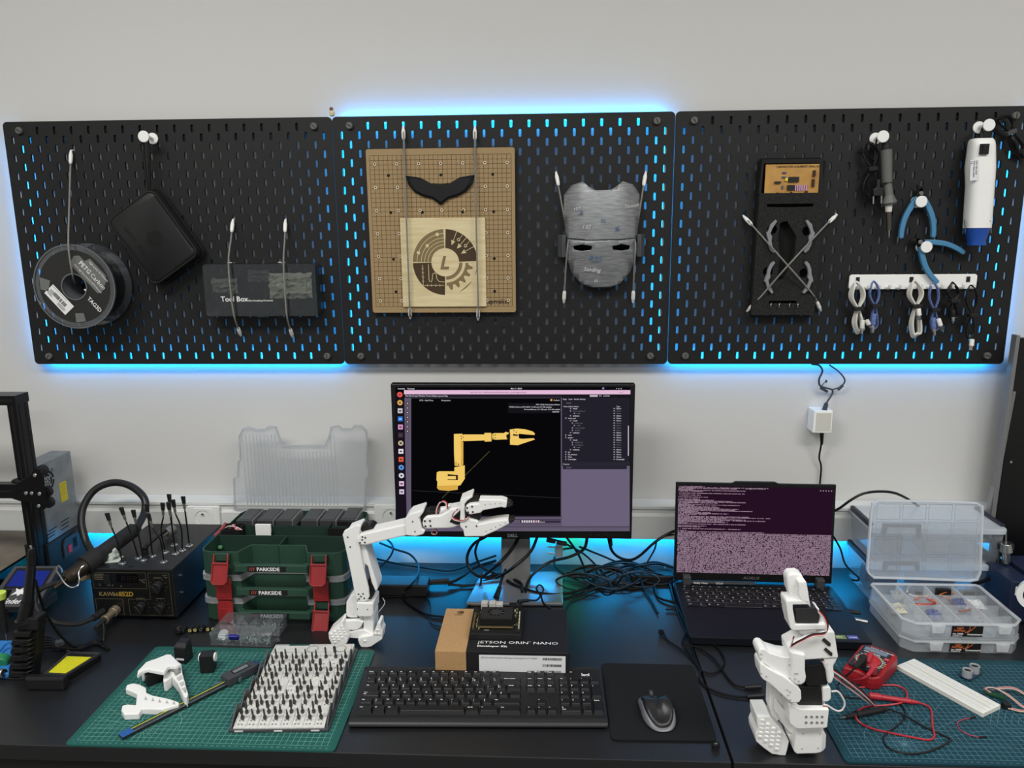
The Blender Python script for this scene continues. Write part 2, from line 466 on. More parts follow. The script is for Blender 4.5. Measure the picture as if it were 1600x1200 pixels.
def cord(label, pts, tips=(True, True), r=.0019):
    P = [W(*p) for p in pts]
    t = thing('elastic_cord', label, 'elastic cord', tuple(P[0]), 0, 'elastic cords on the pegboards')
    MB().tube(P, r, 8, k=8).build('cord', m_cordw, t, world=True)
    for e, on in zip((0, -1), tips):
        if not on: continue
        a = P[e]; b = P[1] if e == 0 else P[-2]; d = (b-a).normalized()
        q = MB(); q.cyl(a-d*.002, a+d*.010, .0020, .0045, 12); q.cyl(a+d*.010, a+d*.024, .0045, .0042, 12); q.cyl(a+d*.024, a+d*.029, .0042, .0028, 12)
        q.cyl(a-d*.001, a+V((0, .010, .003)), .0018, n=8)
        q.build('hook_tip', m_white, t, world=True)
    return t
cord('grey elastic cord running down into the hub of the filament spool', [(111, 236, -.004), (110, 262, -.012), (108, 330, -.05), (107, 385, -.088), (113, 428, -.086), (116, 440, -.05), (118, 445, -.01)], (True, False))
cord('left grey elastic cord across the clear tool case', [(364, 344, -.004), (361, 372, -.02), (357, 412, -.052), (362, 470, -.054), (367, 498, -.048), (376, 524, -.004)])
cord('right grey elastic cord across the clear tool case', [(446, 344, -.004), (445, 372, -.02), (443, 412, -.052), (446, 470, -.054), (449, 498, -.048), (457, 526, -.004)])
cord('left grey elastic cord over the wooden board and plaque', [(630, 199, -.004), (631, 226, -.018), (635, 345, -.030), (640, 476, -.026), (641, 497, -.004)])
cord('right grey elastic cord over the wooden board and plaque', [(742, 199, -.004), (742, 226, -.018), (744, 345, -.030), (747, 476, -.026), (747, 499, -.004)])
cord('grey elastic cord at the left edge of the grey mask', [(869, 270, -.004), (875, 304, -.014), (884, 352, -.012), (889, 372, -.012), (887, 384, -.050), (884, 420, -.035), (881, 472, -.004)])
cord('grey elastic cord at the right edge of the grey mask', [(1009, 270, -.004), (1003, 306, -.014), (996, 352, -.012), (992, 372, -.012), (993, 384, -.050), (991, 420, -.035), (989, 472, -.004)])
cord('grey elastic cord crossing the foam tray from upper left to lower right', [(1162, 338, -.004), (1178, 355, -.022), (1232, 416, -.044), (1262, 450, -.034), (1274, 466, -.022), (1282, 485, -.004)])
cord('grey elastic cord crossing the foam tray from upper right to lower left', [(1307, 336, -.004), (1290, 352, -.022), (1232, 414, -.0485), (1190, 462, -.030), (1182, 470, -.022), (1168, 486, -.004)])

def hook(px, py, label, Y=-.046):
    c = W(px, py, Y); t = thing('pegboard_hook', label, 'hook', (c.x, 0, c.z), 0, 'white round pegs in the pegboards')
    b = MB(UP); b.cyl((0, 0, -.004), (0, 0, -Y-.004), .0042, n=14)
    b.build('peg', m_white, t)
    for z in (.001, -Y-.006):
        MB(UP).cyl((0, 0, z), (0, 0, z+.004), .0125, n=28).build('disc', m_white, t, bevel=.0012)
    return t
hook(223, 213, 'white round peg holding the black zipped case')
hook(1381, 213, 'white round peg holding the soldering iron')
hook(1441, 315, 'white round peg through the upper blue cutters', -.03)
hook(1449, 386, 'white round peg through the lower blue cutters', -.03)
hook(1547, 195, 'white round peg holding the hot air gun')

# ---- filament spool
c = W(116, 448, -.078)
t = thing('filament_spool', 'clear plastic spool of black 3D printing filament with dark printed label', 'filament spool', (c.x, -.004, c.z))
clr = clear('clear_plastic', (215, 222, 230), .10)
R0, R1 = .0275, .0955
m_lab = M('label_dark', (34, 34, 33), .45)
for (nm, z) in (('front_flange', .070), ('back_flange', .002)):
    f = MB(UP); f.prism(circ(R1, 56), z, z+.0025, holes=[circ(R0, 32)])
    f.prism(circ(R1, 56), z+.0025, z+.0045, holes=[circ(R1-.0025, 56)])
    o = f.build(nm, clear('flange_clear', (196, 202, 210), .07, .2), t)
    if z > .01:
        l = MB(UP); l.prism(circ(.082, 56), z+.0026, z+.0031, 0, holes=[circ(R0+.003, 32)])
        l.ring(R0, R0+.003, z+.0048, 32, mi=2); l.ring(R1-.0035, R1-.0005, z+.0047, 56, mi=2)
        l.at(UP @ rotm(0, 0, -50))
        zz = z+.0034
        l.flat([(-.048, .050), (-.043, .030), (.045, .030), (.050, .038), (.040, .064), (.030, .074), (-.020, .074), (-.024, .060), (-.040, .060)], zz, 1)
        l.text('PETG', -.030, .046, zz+.0003, .014, 3, bold=.012); l.text('Carbon', .006, .046, zz+.0003, .014, 3)
        l.text('More rigid than standard PETG filament', -.034, .036, zz+.0003, .0052, 3)
        l.text('High quality 3D Filament', -.016, .066, zz+.0003, .0058, 3)
        l.text('TAG3D', .038, .002, zz+.0003, .0125, 3, bold=.02)
        l.flat([(.018, .012), (.022, .020), (.026, .012)], zz+.0003, 3)
        l.rect(-.036, .030, -.064, -.034, zz, 3)
        for i in range(22):
            if random.random() < .8: l.rect(-.020+i*.0017, -.0192+i*.0017+random.random()*.0006, -.052, -.043, zz+.0003, 4)
        for i in range(4): l.rect(-.032, -.022+random.random()*.006, -.047-.0035*i, -.0455-.0035*i, zz+.0003, 4)
        for i in range(3): l.rect(.0, .018+random.random()*.006, -.0605+.0025*i, -.0595+.0025*i, zz+.0003, 4)
        l.rect(-.034, .010, -.0375, -.0367, zz+.0003, 4)
        l.at(UP); l.flat([(-.079, .022), (-.080, -.006), (-.062, -.010), (-.055, .014)], zz, 1); l.flat([(-.006, -.060), (-.006, -.081), (.017, -.079), (.014, -.060)], zz, 1)
        l.build('label', [m_lab, M('label_grey', (104, 105, 103), .45), M('rim_grey', (92, 94, 98), .4), m_print, m_hole], o)
f = MB(UP); f.at(UP)
for i in range(17): f.prism(circ(.079-.0006*(i % 2), 48), .0045+i*.0038, .0045+(i+1)*.0038, holes=[circ(R0+.002, 24)], sm=False)
f.build('filament', M('filament_black', (18, 18, 19), .3), t)
MB(UP).prism(circ(R0+.0016, 32), .002, .0725, holes=[circ(R0, 32)], sm=True).build('core', clear('core_clear', (150, 158, 168), .25, .3), t)

# ---- black zipped case hanging by its strap
def soft_box(b, w, h, d, r, mi=0, z0=0):
    n = 6
    for (za, zb, ia, ib) in ((z0, z0+d*.18, .985, 1), (z0+d*.18, z0+d*.5, 1, 1), (z0+d*.5, z0+d*.82, 1, .985), (z0+d*.82, z0+d, .985, .93)):
        pa = rrect(w*ia, h*ia, r, n); pb = rrect(w*ib, h*ib, r, n); m = len(pa)
        b.add([(x, y, za) for x, y in pa]+[(x, y, zb) for x, y in pb], [(i, (i+1) % m, (i+1) % m+m, i+m) for i in range(m)], mi, True)
    pt = rrect(w*.93, h*.93, r, n); b.add([(x, y, z0+d) for x, y in pt], [tuple(range(len(pt)))], mi)
    pt = rrect(w*.985, h*.985, r, n)[::-1]; b.add([(x, y, z0) for x, y in pt], [tuple(range(len(pt)))], mi)
c = W(242, 371, -.035)
t = thing('zipped_case', 'black leather-look zipped case hanging tilted from its wrist strap', 'case', (c.x, -.002, c.z))
A = UP @ rotm(0, 0, -57)
m_lea = mat('black_leatherette', (27, 27, 28), .5, bump=(420, .25))
b = MB(A); soft_box(b, .176, .132, .046, .016)
b.build('body', m_lea, t, angle=60)
b = MB(A); q = rrect(.181, .137, .018, 6)
b.tube([(x, y, .012) for x, y in q], .0022, 6, k=1, closed=True); b.tube([(x*.955, y*.955, .041) for x, y in q], .0019, 6, k=1, closed=True, mi=1)
b.build('zip', [m_hole, m_lea], t)
b = MB(A); z = .0463
b.at(A @ T(0, 0, z)); b.text('LEGTO . ROBOTICS', -.052, -.042, 0, .0125, bold=.02)
for (ra, rb) in ((.0058, .0075), (.0095, .0118), (.0175, .0187)): b.ring(ra, rb, 0, 32, cx=.006, cy=.004)
for i in range(16): b.ring(.0128, .0165, 0, 3, i*22.5, i*22.5+13, cx=.006, cy=.004)
b.build('emboss', M('emboss_black', (10, 10, 10), .35), t)
p0 = W(227, 214, -.03); pe = W(232, 298, -.03)
b = MB(); b.tube([p0+V((-.004, 0, .004)), p0+V((-.0065, 0, -.02)), pe+V((-.003, 0, .03)), pe+V((-.001, 0, -.006))], .0024, 6)
b.tube([p0+V((.004, 0, .004)), p0+V((.006, 0, -.02)), pe+V((.006, 0, .03)), pe+V((.003, 0, -.006))], .0024, 6)
b.tube([p0+V((-.004, 0, .004)), p0+V((0, 0, .0075)), p0+V((.004, 0, .004))], .0024, 6)
b.build('wrist_strap', m_cable, t, world=True)

# ---- clear tool case
a = W(315, 413, -.045); e = W(497, 494, -.045)
w, h = e.x-a.x, a.z-e.z
t = thing('tool_case', 'smoky clear flat plastic tool case with white lettering, held by two cords', 'tool case', ((a.x+e.x)/2, -.002, (a.z+e.z)/2))
smoke = clear('smoke_plastic', (220, 222, 222), .08, .16, body=(96, 102, 102))
b = MB(UP); b.prism(rrect(w, h, .008), 0, .040, holes=[rrect(w-.005, h-.005, .006)], sm=False); b.prism(rrect(w, h, .008), 0, .002)
b.build('body', smoke, t)
b = MB(UP); b.prism(rrect(w*.995, h*.99, .008), .040, .0425); b.prism(rrect(w*.83, h*.72, .005), .0425, .0432, holes=[rrect(w*.83-.002, h*.72-.002, .005)])
lid = b.build('lid', smoke, t)
b = MB(UP); b.text('Tool Box', -w*.355, -h*.21, .0436, .0165, bold=.018); b.text('Make Something Wonderful', -w*.355+.062, -h*.21, .0436, .0052, bold=.02)
b.build('lettering', m_print, lid)
for (x, yy) in ((-w*.25, h*.51), (w*.2, h*.51), (-.004, -h*.51)): MB(UP).box((x, yy, .030), (.018, .005, .016)).build('latch', smoke, t, bevel=.0008)
def crumple(name, label, cat, P0, w, h, d, m, n=9, seed=1, amp=.006, fold=1.0, group=None):
    random.seed(seed); vs = []; fs = []
    g = [[(random.random()-.5)*amp for _ in range(n)] for _ in range(n)]
    for sgn in (1, -1):
        base = len(vs)
        for i in range(n):
            for j in range(n):
                u, v_ = i/(n-1)*2-1, j/(n-1)*2-1
                k = max(0, 1-max(abs(u), abs(v_))**4)
                vs.append((u*w/2+g[i][j]*.3, v_*h/2+g[j][i]*.3, sgn*(d/2*k+g[i][j]*k*fold)))
        for i in range(n-1):
            for j in range(n-1):
                f = (base+i*n+j, base+(i+1)*n+j, base+(i+1)*n+j+1, base+i*n+j+1); fs.append(f if sgn > 0 else f[::-1])
    b = MB(UP).add(vs, fs); o = b.build(name, m, loc=P0); tag(o, label, cat, group); return o
P = W(455, 446, -.02); crumple('plastic_bag', 'crumpled pale plastic bag inside the smoky tool case', 'bag', (P.x, -.024, P.z), .100, .058, .014, mat('bag_pale', (236, 236, 218), .3), n=12, seed=3, amp=.016)
P = W(352, 447, -.02); crumple('plastic_bag', 'small clear bag at the left inside the smoky tool case', 'bag', (P.x, -.024, P.z), .060, .034, .012, mat('bag_dull', (176, 177, 166), .3), seed=5, amp=.014)
P = W(405, 431, -.02); crumple('plastic_bag', 'grey printed sachet along the top inside the smoky tool case', 'bag', (P.x, -.024, P.z), .050, .026, .008, mat('bag_grey', (130, 132, 130), .35), seed=9, amp=.012)

# ---- wooden board with burnt grid
a = W(569, 233, -.016); e = W(806, 488, -.016); w, h = .334, .365
cx, cz = (W(569, 233, -.016).x+W(804, 231, -.016).x+W(806, 487, -.016).x+W(584, 488, -.016).x)/4, (a.z+e.z)/2
w = ((W(804, 231, -.016).x-W(569, 233, -.016).x)+(W(806, 487, -.016).x-W(584, 488, -.016).x))/2; h = a.z-e.z
t = thing('wooden_board', 'large brown fibreboard panel with burnt grid lines and screw holes', 'board', (cx, -.0015, cz))
m_mdf = mat('fibreboard', (158, 135, 98), .7, vary=((146, 122, 84), 60), bump=(500, .3))
m_burn = M('burn_brown', (82, 58, 30), .8)
b = MB(UP); b.prism(rrect(w, h, .005), 0, .012)
zz = .0123
x0, x1, y0, y1 = -w/2+.008, w/2-.008, -h/2+.014, h/2-.014
nx, ny = 31, 33
for i in range(nx+1):
    x = x0+(x1-x0)*i/nx; b.rect(x-.0004, x+.0004, y0, y1, zz, 1)
for i in range(ny+1):
    y = y0+(y1-y0)*i/ny; b.rect(x0, x1, y-.0004, y+.0004, zz, 1)
b.text('snapmaker', w/2-.078, -h/2+.020, zz+.0001, .015, 3, bold=.01)
for j in range(7):
    for i in range(7):
        if 2 <= i <= 4 and j in (1,): continue
        if 1 < i < 5 and j > 2: continue
        x = -w/2+.019+(w-.036)*i/6; y = h/2-.032-(h-.052)*j/6.15
        b.ring(.0018, .0040, zz+.0002, 14, cx=x, cy=y, mi=2); b.ring(0, .0018, zz+.0002, 10, cx=x, cy=y, mi=3); b.ring(.0040, .0048, zz+.0002, 14, cx=x, cy=y, mi=1)
for (x, y) in ((-.117, .125), (0.001, .125), (.117, .125), (-.115, .044), (-.043, .044), (.048, .044), (.118, .044), (-.113, -.060), (.118, -.060), (-.110, -.134), (.118, -.134)):
    b.ring(0, .0034, zz+.0002, 14, cx=x, cy=y, mi=3)
b.build('panel', [m_mdf, m_burn, M('hole_light', (205, 190, 160), .7), m_hole], t)

# ---- plain winged emblem (generic)
c = W(688, 296, -.02); 
b = MB(UP)
half = [(0, .012), (.020, .013), (.044, .026), (.078, .031), (.072, .012), (.060, -.004), (.040, -.014), (.018, -.020), (0, -.034)]
poly = half+[(-x, y) for x, y in half[-2:0:-1]]
inner = [(x*.86, y*.80) for x, y in poly]; n = len(poly)
b.prism(poly, 0, .005)
b.add([(x, y, .005) for x, y in poly]+[(x, y, .0085) for x, y in inner], [(i, (i+1) % n, (i+1) % n+n, i+n) for i in range(n)][::1])
pp = [(x, y, .0085) for x, y in inner]
b.add(pp, [tuple(range(n))])
tag(b.build('wing_ornament', mat('emblem_black', (19, 19, 20), .3), loc=(c.x, -.0137, c.z)), 'black plastic winged ornament fixed on the wooden board', 'ornament')
# ---- plywood plaque with burnt logo
a = W(622, 341, -.019); e = W(760, 479, -.019); w = e.x-a.x-.004; h = a.z-e.z
t = thing('plaque', 'pale square plywood plaque burnt with a round gear and letter emblem', 'plaque', ((a.x+e.x)/2+.002, -.0137, (a.z+e.z)/2))
m_ply = mat('plywood', (212, 198, 158), .6, vary=((200, 182, 140), 14, (1, 9, 9)))
MB(UP).bx(-w/2, w/2, -h/2, h/2, 0, .005).build('panel', m_ply, t, bevel=.0005)
b = MB(UP); z = .0052; cy = .001; cxo = .004
g, dk, wd_ = 0, 1, 2
R = w*.385; ri = w*.165; gp = w*.01
def arcring(r0, r1, a0, a1, mi, zz=z): b.ring(r0, r1, zz, 24, a0, a1, cx=cxo, cy=cy, mi=mi)
arcring(ri, R, 92, 179, g); arcring(ri, R, 2, 88, dk); arcring(ri, R, 181, 268, dk)
for k, r in enumerate((.205, .245, .285, .335)):
    arcring(w*r-.0006, w*r+.0006, 92, 179, 2, z+.0002)
for (aa, r) in ((105, .335), (137, .285), (160, .335)): b.ring(0, .004, z+.0003, 14, cx=cxo+w*r*cos(radians(aa)), cy=cy+w*r*sin(radians(aa)), mi=2)
for aa in (28, 48, 68):
    c_ = cos(radians(aa)); s_ = sin(radians(aa))
    b.line((cxo+w*.26*c_, cy+w*.26*s_), (cxo+w*.385*c_, cy+w*.385*s_), .0012, z+.0003, 2)
    p = V((cxo+w*.25*c_, cy+w*.25*s_)); d = V((c_, s_)); nn = V((-s_, c_))
    b.flat([tuple(p-d*.007), tuple(p+d*.004+nn*.005), tuple(p+d*.004-nn*.005)], z+.0003, 2)
for aa in (38, 58):
    p = (cxo+w*.31*cos(radians(aa)), cy+w*.31*sin(radians(aa)))
    b.ring(.0022, .0036, z+.0003, 14, cx=p[0], cy=p[1], mi=2); b.line((p[0]+.003, p[1]+.003), (p[0]+.009, p[1]+.010), .0010, z+.0003, 2)
b.line((cxo-w*.27, cy-w*.27), (cxo-w*.27, cy-w*.03), .0012, z+.0003, 2); b.line((cxo-w*.27, cy-w*.27), (cxo-w*.02, cy-w*.27), .0012, z+.0003, 2)
for i in range(4): b.line((cxo-w*.285, cy-w*(.07+.05*i)), (cxo-w*.255, cy-w*(.07+.05*i)), .001, z+.0003, 2); b.line((cxo-w*(.07+.05*i), cy-w*.285), (cxo-w*(.07+.05*i), cy-w*.255), .001, z+.0003, 2)
wave = [(-.20, -.02), (-.20, -.20), (-.19, -.225), (-.17, -.225), (-.16, -.20), (-.155, -.14), (-.14, -.125), (-.12, -.125), (-.11, -.14), (-.105, -.19), (-.08, -.225), (-.01, -.23)]
b.poly_line([(cxo+x*w, cy+y*w) for x, y in wave], .0012, z+.0003, 2)
arcring(ri, w*.205, 272, 358, g)
gear = []
for i in range(22):
    aa = 272+86*i/21; r = (.33 if (i//2) % 2 else .275)*w
    gear.append((cxo+r*cos(radians(aa)), cy+r*sin(radians(aa))))
gin = [(cxo+w*.24*cos(radians(272+86*i/11)), cy+w*.24*sin(radians(272+86*i/11))) for i in range(12)]
b.flat(gear+gin[::-1], z, 0)
b.flat([(cxo+R*cos(radians(a_)), cy+R*sin(radians(a_))) for a_ in range(294, 328, 4)], z, 0); b.flat([(cxo+R*cos(radians(a_)), cy+R*sin(radians(a_))) for a_ in range(333, 358, 4)], z, 0)
b.text('L', cxo-.013, cy-.0145, z+.0002, .040, 0, shear=.25, bold=.035)
b.build('logo', [M('burn_light', (122, 106, 72), .8), M('burn_dark', (66, 50, 30), .8), m_ply], t)

# ---- plain grey face mask (generic stand-in)
c = W(940, 370, -.03)
m_tin = mat('brushed_grey', (150, 152, 154), .42, metal=.35, vary=((122, 124, 127), 40, (1, 1, 9)))
def shell(outline, w, depth, holes=()):
    b = MB(UP); tris = tessellate_polygon([[V((p[0], p[1], 0)) for p in l] for l in [outline]+list(holes)])
    bm = bmesh.new(); fl = [p for l in [outline]+list(holes) for p in l]
    vs = [bm.verts.new((p[0], p[1], 0)) for p in fl]
    for t_ in tris:
        try: bm.faces.new([vs[i] for i in t_])
        except ValueError: pass
    for k in range(-8, 9):
        x = k*w/16
        bmesh.ops.bisect_plane(bm, geom=bm.verts[:]+bm.edges[:]+bm.faces[:], plane_co=(x, 0, 0), plane_no=(1, 0, 0))
    for k in range(-8, 9):
        bmesh.ops.bisect_plane(bm, geom=bm.verts[:]+bm.edges[:]+bm.faces[:], plane_co=(0, k*.016, 0), plane_no=(0, 1, 0))
    bmesh.ops.recalc_face_normals(bm, faces=bm.faces)
    bm.verts.index_update()
    f = lambda x, y: depth*(1-(abs(x)/(w/2))**2.4)-.10*abs(y-.01)*abs(y-.01)/.1-(0.012 if y < -.02 else 0)*min(1, (-.02-y)/.1)
    V2 = [(v.co.x, v.co.y, f(v.co.x, v.co.y)) for v in bm.verts]; n = len(V2)
    F = [tuple(v.index for v in fc.verts) for fc in bm.faces]
    F = [q if (V(V2[q[1]])-V(V2[q[0]])).cross(V(V2[q[2]])-V(V2[q[1]])).z > 0 else q[::-1] for q in F]
    b.add(V2, F, 0, True); bm.free(); return b
t = thing('face_mask', 'grey brushed face mask with slit eyes and pencilled notes', 'mask', (c.x, -.004, c.z))
up_ = [(-.079, -.002), (-.085, .060), (-.084, .092), (-.068, .112), (-.044, .119), (-.030, .108), (-.016, .100), (.016, .100), (.030, .108), (.044, .119), (.068, .112), (.084, .092), (.085, .060), (.079, -.002), (.040, -.006), (-.040, -.006)]
lo_ = [(-.077, -.004), (-.040, -.0075), (.040, -.0075), (.077, -.004), (.078, -.040), (.066, -.080), (.044, -.104), (.020, -.112), (-.020, -.112), (-.044, -.104), (-.066, -.080), (-.078, -.040)]
eye = lambda s: [(s*.022, -.020), (s*.044, -.016), (s*.064, -.020), (s*.062, -.028), (s*.044, -.031), (s*.024, -.028)]
for nm, ol, hs in (('brow_plate', up_, ()), ('face_plate', lo_, (eye(1), eye(-1)))):
    o = shell(ol, .19, .052, hs).build(nm, m_tin, t, angle=50)
    sd = o.modifiers.new('thickness', 'SOLIDIFY'); sd.thickness = .003; sd.offset = -1
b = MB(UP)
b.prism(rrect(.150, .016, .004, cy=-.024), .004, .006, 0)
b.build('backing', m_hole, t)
b = MB(UP)
def note(txt, x, y, s, mi, rot=0):
    k = b.M; z = .052*(1-(abs(x)/.095)**2.4)-1.0*(y-.01)**2-(0.012 if y < -.02 else 0)*min(1, max(0, (-.02-y)/.1))+.0022
    tilt = math.degrees(atan2(.052*2.4*(abs(x)/.095)**1.4/.095, 1))*(1 if x > 0 else -1)
    b.at(k @ T(x, y, z) @ rotm(0, tilt, 0) @ rotm(0, 0, rot)); b.text(txt, 0, 0, .0008, s, mi, shear=.3); b.M = k
note('Titanium', .046, .060, .011, 0, 8); note('Mk5', -.062, .055, .011, 0, 15); note('1.62', -.045, .018, .012, 0); note('x', -.052, .048, .02, 1); note('TL', -.006, .030, .012, 1)
note('R25', -.030, -.052, .018, 1, -5); note('Sanding', -.040, -.074, .013, 0, -4); note('x', .028, .010, .022, 1, 20); note('- 05 -', -.022, -.100, .009, 0)
b.build('notes', [M('pencil_white', (200, 200, 200), .7), M('pencil_blue', (60, 92, 130), .7)], t)
for s_ in (-1, 1): MB(UP).box((s_*.088, -.02, .018), (.010, .05, .022), rotm(0, s_*-30, 0)).build('side_clip', M('grey_dark_plastic', (70, 72, 75), .5), t, bevel=.002)

# ---- foam tray with circuit board and four grey brackets
a = W(1183, 246, -.028); e = W(1282, 492, -.028)
fx0, fx1, fz1, fz0 = W(1186, 300, -.025).x, W(1289, 300, -.025).x, W(1235, 246, -.02).z, W(1235, 492, -.025).z
fw, fh = (fx1-fx0), fz1-fz0; fcx, fcz = (fx0+fx1)/2-.002, (fz0+fz1)/2
t = thing('foam_tray', 'black foam tool tray with shaped cut-outs, held by two crossed cords', 'tray', (fcx, -.002, fcz))
m_foam = mat('black_foam', (30, 30, 30), .95, bump=(600, 1.0), vary=((52, 52, 52), 900), spec=.1)
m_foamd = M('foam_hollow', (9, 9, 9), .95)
hol = [[(-.050, .073), (.050, .073), (.050, .0665), (.006, .0655), (-.006, .0655), (-.050, .0665)],
       [(-.020, .030), (-.016, .034), (-.004, .036), (.018, .002), (.016, -.040), (-.004, -.090), (-.018, -.095), (-.016, -.040), (-.022, .0)],
       circ(.011, 12, -.036, .018), circ(.011, 12, .040, .014), circ(.011, 12, -.040, -.074), circ(.011, 12, .040, -.078),
       rrect(.062, .006, .0025, cx=-.003, cy=-.142)]
ytop = fh/2-.075
b = MB(UP); b.prism([(-fw/2, -fh/2), (fw/2*.96, -fh/2), (fw/2, ytop), (-fw/2+.003, ytop)], .006, .024, 0, holes=hol)
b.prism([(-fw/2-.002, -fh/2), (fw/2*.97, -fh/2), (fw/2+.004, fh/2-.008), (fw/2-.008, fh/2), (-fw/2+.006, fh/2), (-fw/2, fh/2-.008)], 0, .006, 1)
b.prism([(-fw/2+.002, ytop), (-fw/2+.006, fh/2-.004), (fw/2-.006, fh/2-.004), (fw/2, ytop), (fw/2-.010, ytop), (fw/2-.012, fh/2-.012), (-fw/2+.010, fh/2-.012), (-fw/2+.008, ytop)], .006, .020, 0)
b.build('foam', [m_foam, m_foamd], t)
pa = W(1197, 257, -.022); pb = W(1278, 309, -.022); w, h = pb.x-pa.x, pa.z-pb.z
t2 = thing('circuit_board', 'ochre homemade circuit board with two chips in the foam tray', 'circuit board', ((pa.x+pb.x)/2, -.019, (pa.z+pb.z)/2))
MB(UP).bx(-w/2, w/2, -h/2, h/2, 0, .0016).build('board', mat('pcb_ochre', (190, 146, 76), .5, vary=((170, 124, 60), 30)), t2)
b = MB(UP); b.text('LABORATOIR COLABRAT ORAL ACTIVITE', -w*.30, h*.40, .0018, .0058, bold=.03)
b.build('lettering', m_hole, t2)
def comp(x, y, sx, sy, hgt, m, nm, rz=0):
    MB(UP).box((x, y, .0016+hgt/2), (sx, sy, hgt), rotm(0, 0, rz)).build(nm, m, t2)
m_chip = M('chip_black', (22, 26, 24), .4)
comp(0.003, h*.05, w*.19, h*.15, .004, m_chip, 'chip'); comp(-.002, -h*.19, w*.13, h*.15, .004, m_chip, 'chip')
for i in range(6): comp(.008+i*.0046, -h*.20, .0022, h*.17, .003, M('resistor_pink', (190, 150, 190), .5), 'resistor')
comp(-.013, h*.05, .005, .006, .005, M('trimmer_yellow', (220, 210, 60), .5), 'trimmer'); comp(-.031, -h*.03, .013, .004, .005, m_chip, 'header'); comp(.046, h*.22, .005, .013, .005, M('header_brown', (48, 24, 14), .5), 'header'); comp(.045, -h*.06, .005, .016, .005, M('header_brown'), 'header')
comp(.004, -h*.40, .017, .004, .005, M('header_brown'), 'header', -38); comp(.027, -h*.38, .017, .004, .005, M('header_brown'), 'header', 38); comp(-.018, h*.25, .009, .003, .003, M('resistor_blue', (70, 80, 110), .5), 'resistor'); comp(-.018, h*.12, .009, .003, .003, M('resistor_blue'), 'resistor'); comp(-.020, -h*.18, .003, .007, .003, M('resistor_blue'), 'resistor'); comp(-.030, -h*.36, .004, .004, .004, M('header_brown'), 'transistor')
m_grey = M('bracket_grey', (128, 130, 134), .45)
def bracket(px, py, mx, my, label):
    o = W(px, py, -.03)
    k = [(0, .034), (-.010, .024), (-.014, .010), (-.018, .006), (-.016, -.002), (-.013, -.010), (-.012, -.020), (-.007, -.032), (0, -.038), (.004, -.034), (-.003, -.024), (-.006, -.012), (-.005, -.002), (-.009, .004), (-.006, .014), (.004, .031)]
    k = [(x*mx, y*my) for x, y in k]
    if mx*my < 0: k = k[::-1]
    q = MB(UP).prism(k, 0, .008)
    tag(q.build('grey_bracket', m_grey, loc=(o.x, -.024, o.z), bevel=.0008), label, 'bracket', 'grey curved brackets in the foam tray')
bracket(1210, 368, 1, 1, 'grey curved plastic bracket in the foam tray, upper left of the four')
bracket(1260, 368, -1, 1, 'grey curved plastic bracket in the foam tray, upper right of the four')
bracket(1207, 435, 1, -1, 'grey curved plastic bracket in the foam tray, lower left of the four')
bracket(1258, 435, -1, -1, 'grey curved plastic bracket in the foam tray, lower right of the four')
for i, px in enumerate((1206, 1219, 1235, 1248)):
    o = W(px, 477.5, -.03); q = MB(UP @ rotm(0, 60, 0)); q.tube([(.0055*cos(a_*pi/8), .0055*sin(a_*pi/8), 0) for a_ in range(16)], .0012, 6, k=1, closed=True)
    tag(q.build('small_ring', M('ring_metal', (150, 150, 152), .3, .8), loc=(o.x, -.0265, o.z)), 'small grey ring standing in the foam slot, '+['leftmost of the four', 'second from the left', 'third from the left', 'rightmost of the four'][i], 'ring', 'small rings in the foam tray')

# ---- soldering iron on its peg
t = wthing('soldering_iron', 'grey handled soldering iron hanging from a white peg with coiled black cable', 'soldering iron', 1384, 250, -.03)
def seg3(pts, rs, n=16, mi=0, b=None):
    b = b or MB()
    P = [W(*p) for p in pts]
    for i in range(len(P)-1): b.cyl(P[i], P[i+1], rs[i][0], rs[i][1], n, mi)
    return b
Y = -.028
seg3([(1383, 217, Y), (1385, 236, Y)], [(.006, .0105)]).build('cable_boot', m_rubber, t, world=True)
seg3([(1385, 234, Y), (1386, 285, Y), (1387, 287, Y), (1388, 305, Y), (1389, 317, Y), (1389, 320, Y)], [(.0115, .0105), (.0105, .0085), (.0085, .0105), (.0105, .0165), (.0165, .013)]).build('handle', M('handle_grey', (96, 97, 94), .5), t, world=True)
seg3([(1388.5, 320, Y), (1388.5, 331, Y)], [(.0075, .0065)]).build('collar', M('ceramic_white', (210, 208, 200), .4), t, world=True)
seg3([(1388.5, 330, Y), (1389, 360, Y)], [(.0055, .0050)]).build('barrel', M('barrel_steel', (96, 92, 86), .35, .9), t, world=True)
seg3([(1389, 360, Y), (1389, 372, Y)], [(.0028, .0008)]).build('tip', m_steel, t, world=True)
lp = lambda L, Y=-.02, n=8: [W(x, y, Y+dy) for (x, y, dy) in L]
b = MB(); Y = -.02
b.tube(lp([(1383, 217, 0), (1376, 208, -.005), (1369, 222, 0), (1366, 250, 0), (1352, 236, 0), (1348, 228, .004), (1350, 246, 0), (1362, 264, 0), (1372, 290, 0), (1365, 305, 0)]), .0021, 6)
for k in range(4): b.tube(lp([(1362, 262, 0), (1350-k, 240, .003*k), (1352+k*2, 226-k, .002*k), (1362+k*2, 226+k, -.002*k), (1372-k, 240, 0), (1364, 262, 0)]), .0019, 6)
for k in range(4): b.tube(lp([(1362, 266, 0), (1351+k, 285, .003*k), (1351+k*3, 302+k, .002*k), (1363, 312-k, -.002*k), (1377-k, 298, 0), (1365, 266, 0)]), .0019, 6)
b.build('cable', m_cable, t, world=True)
o = W(1363, 264, -.024); MB(UP).box((0, 0, 0), (.019, .010, .016), rotm(0, 0, 8)).at(UP).build('velcro_tie', m_matte, t, bevel=.002).location = o-V(t.location)
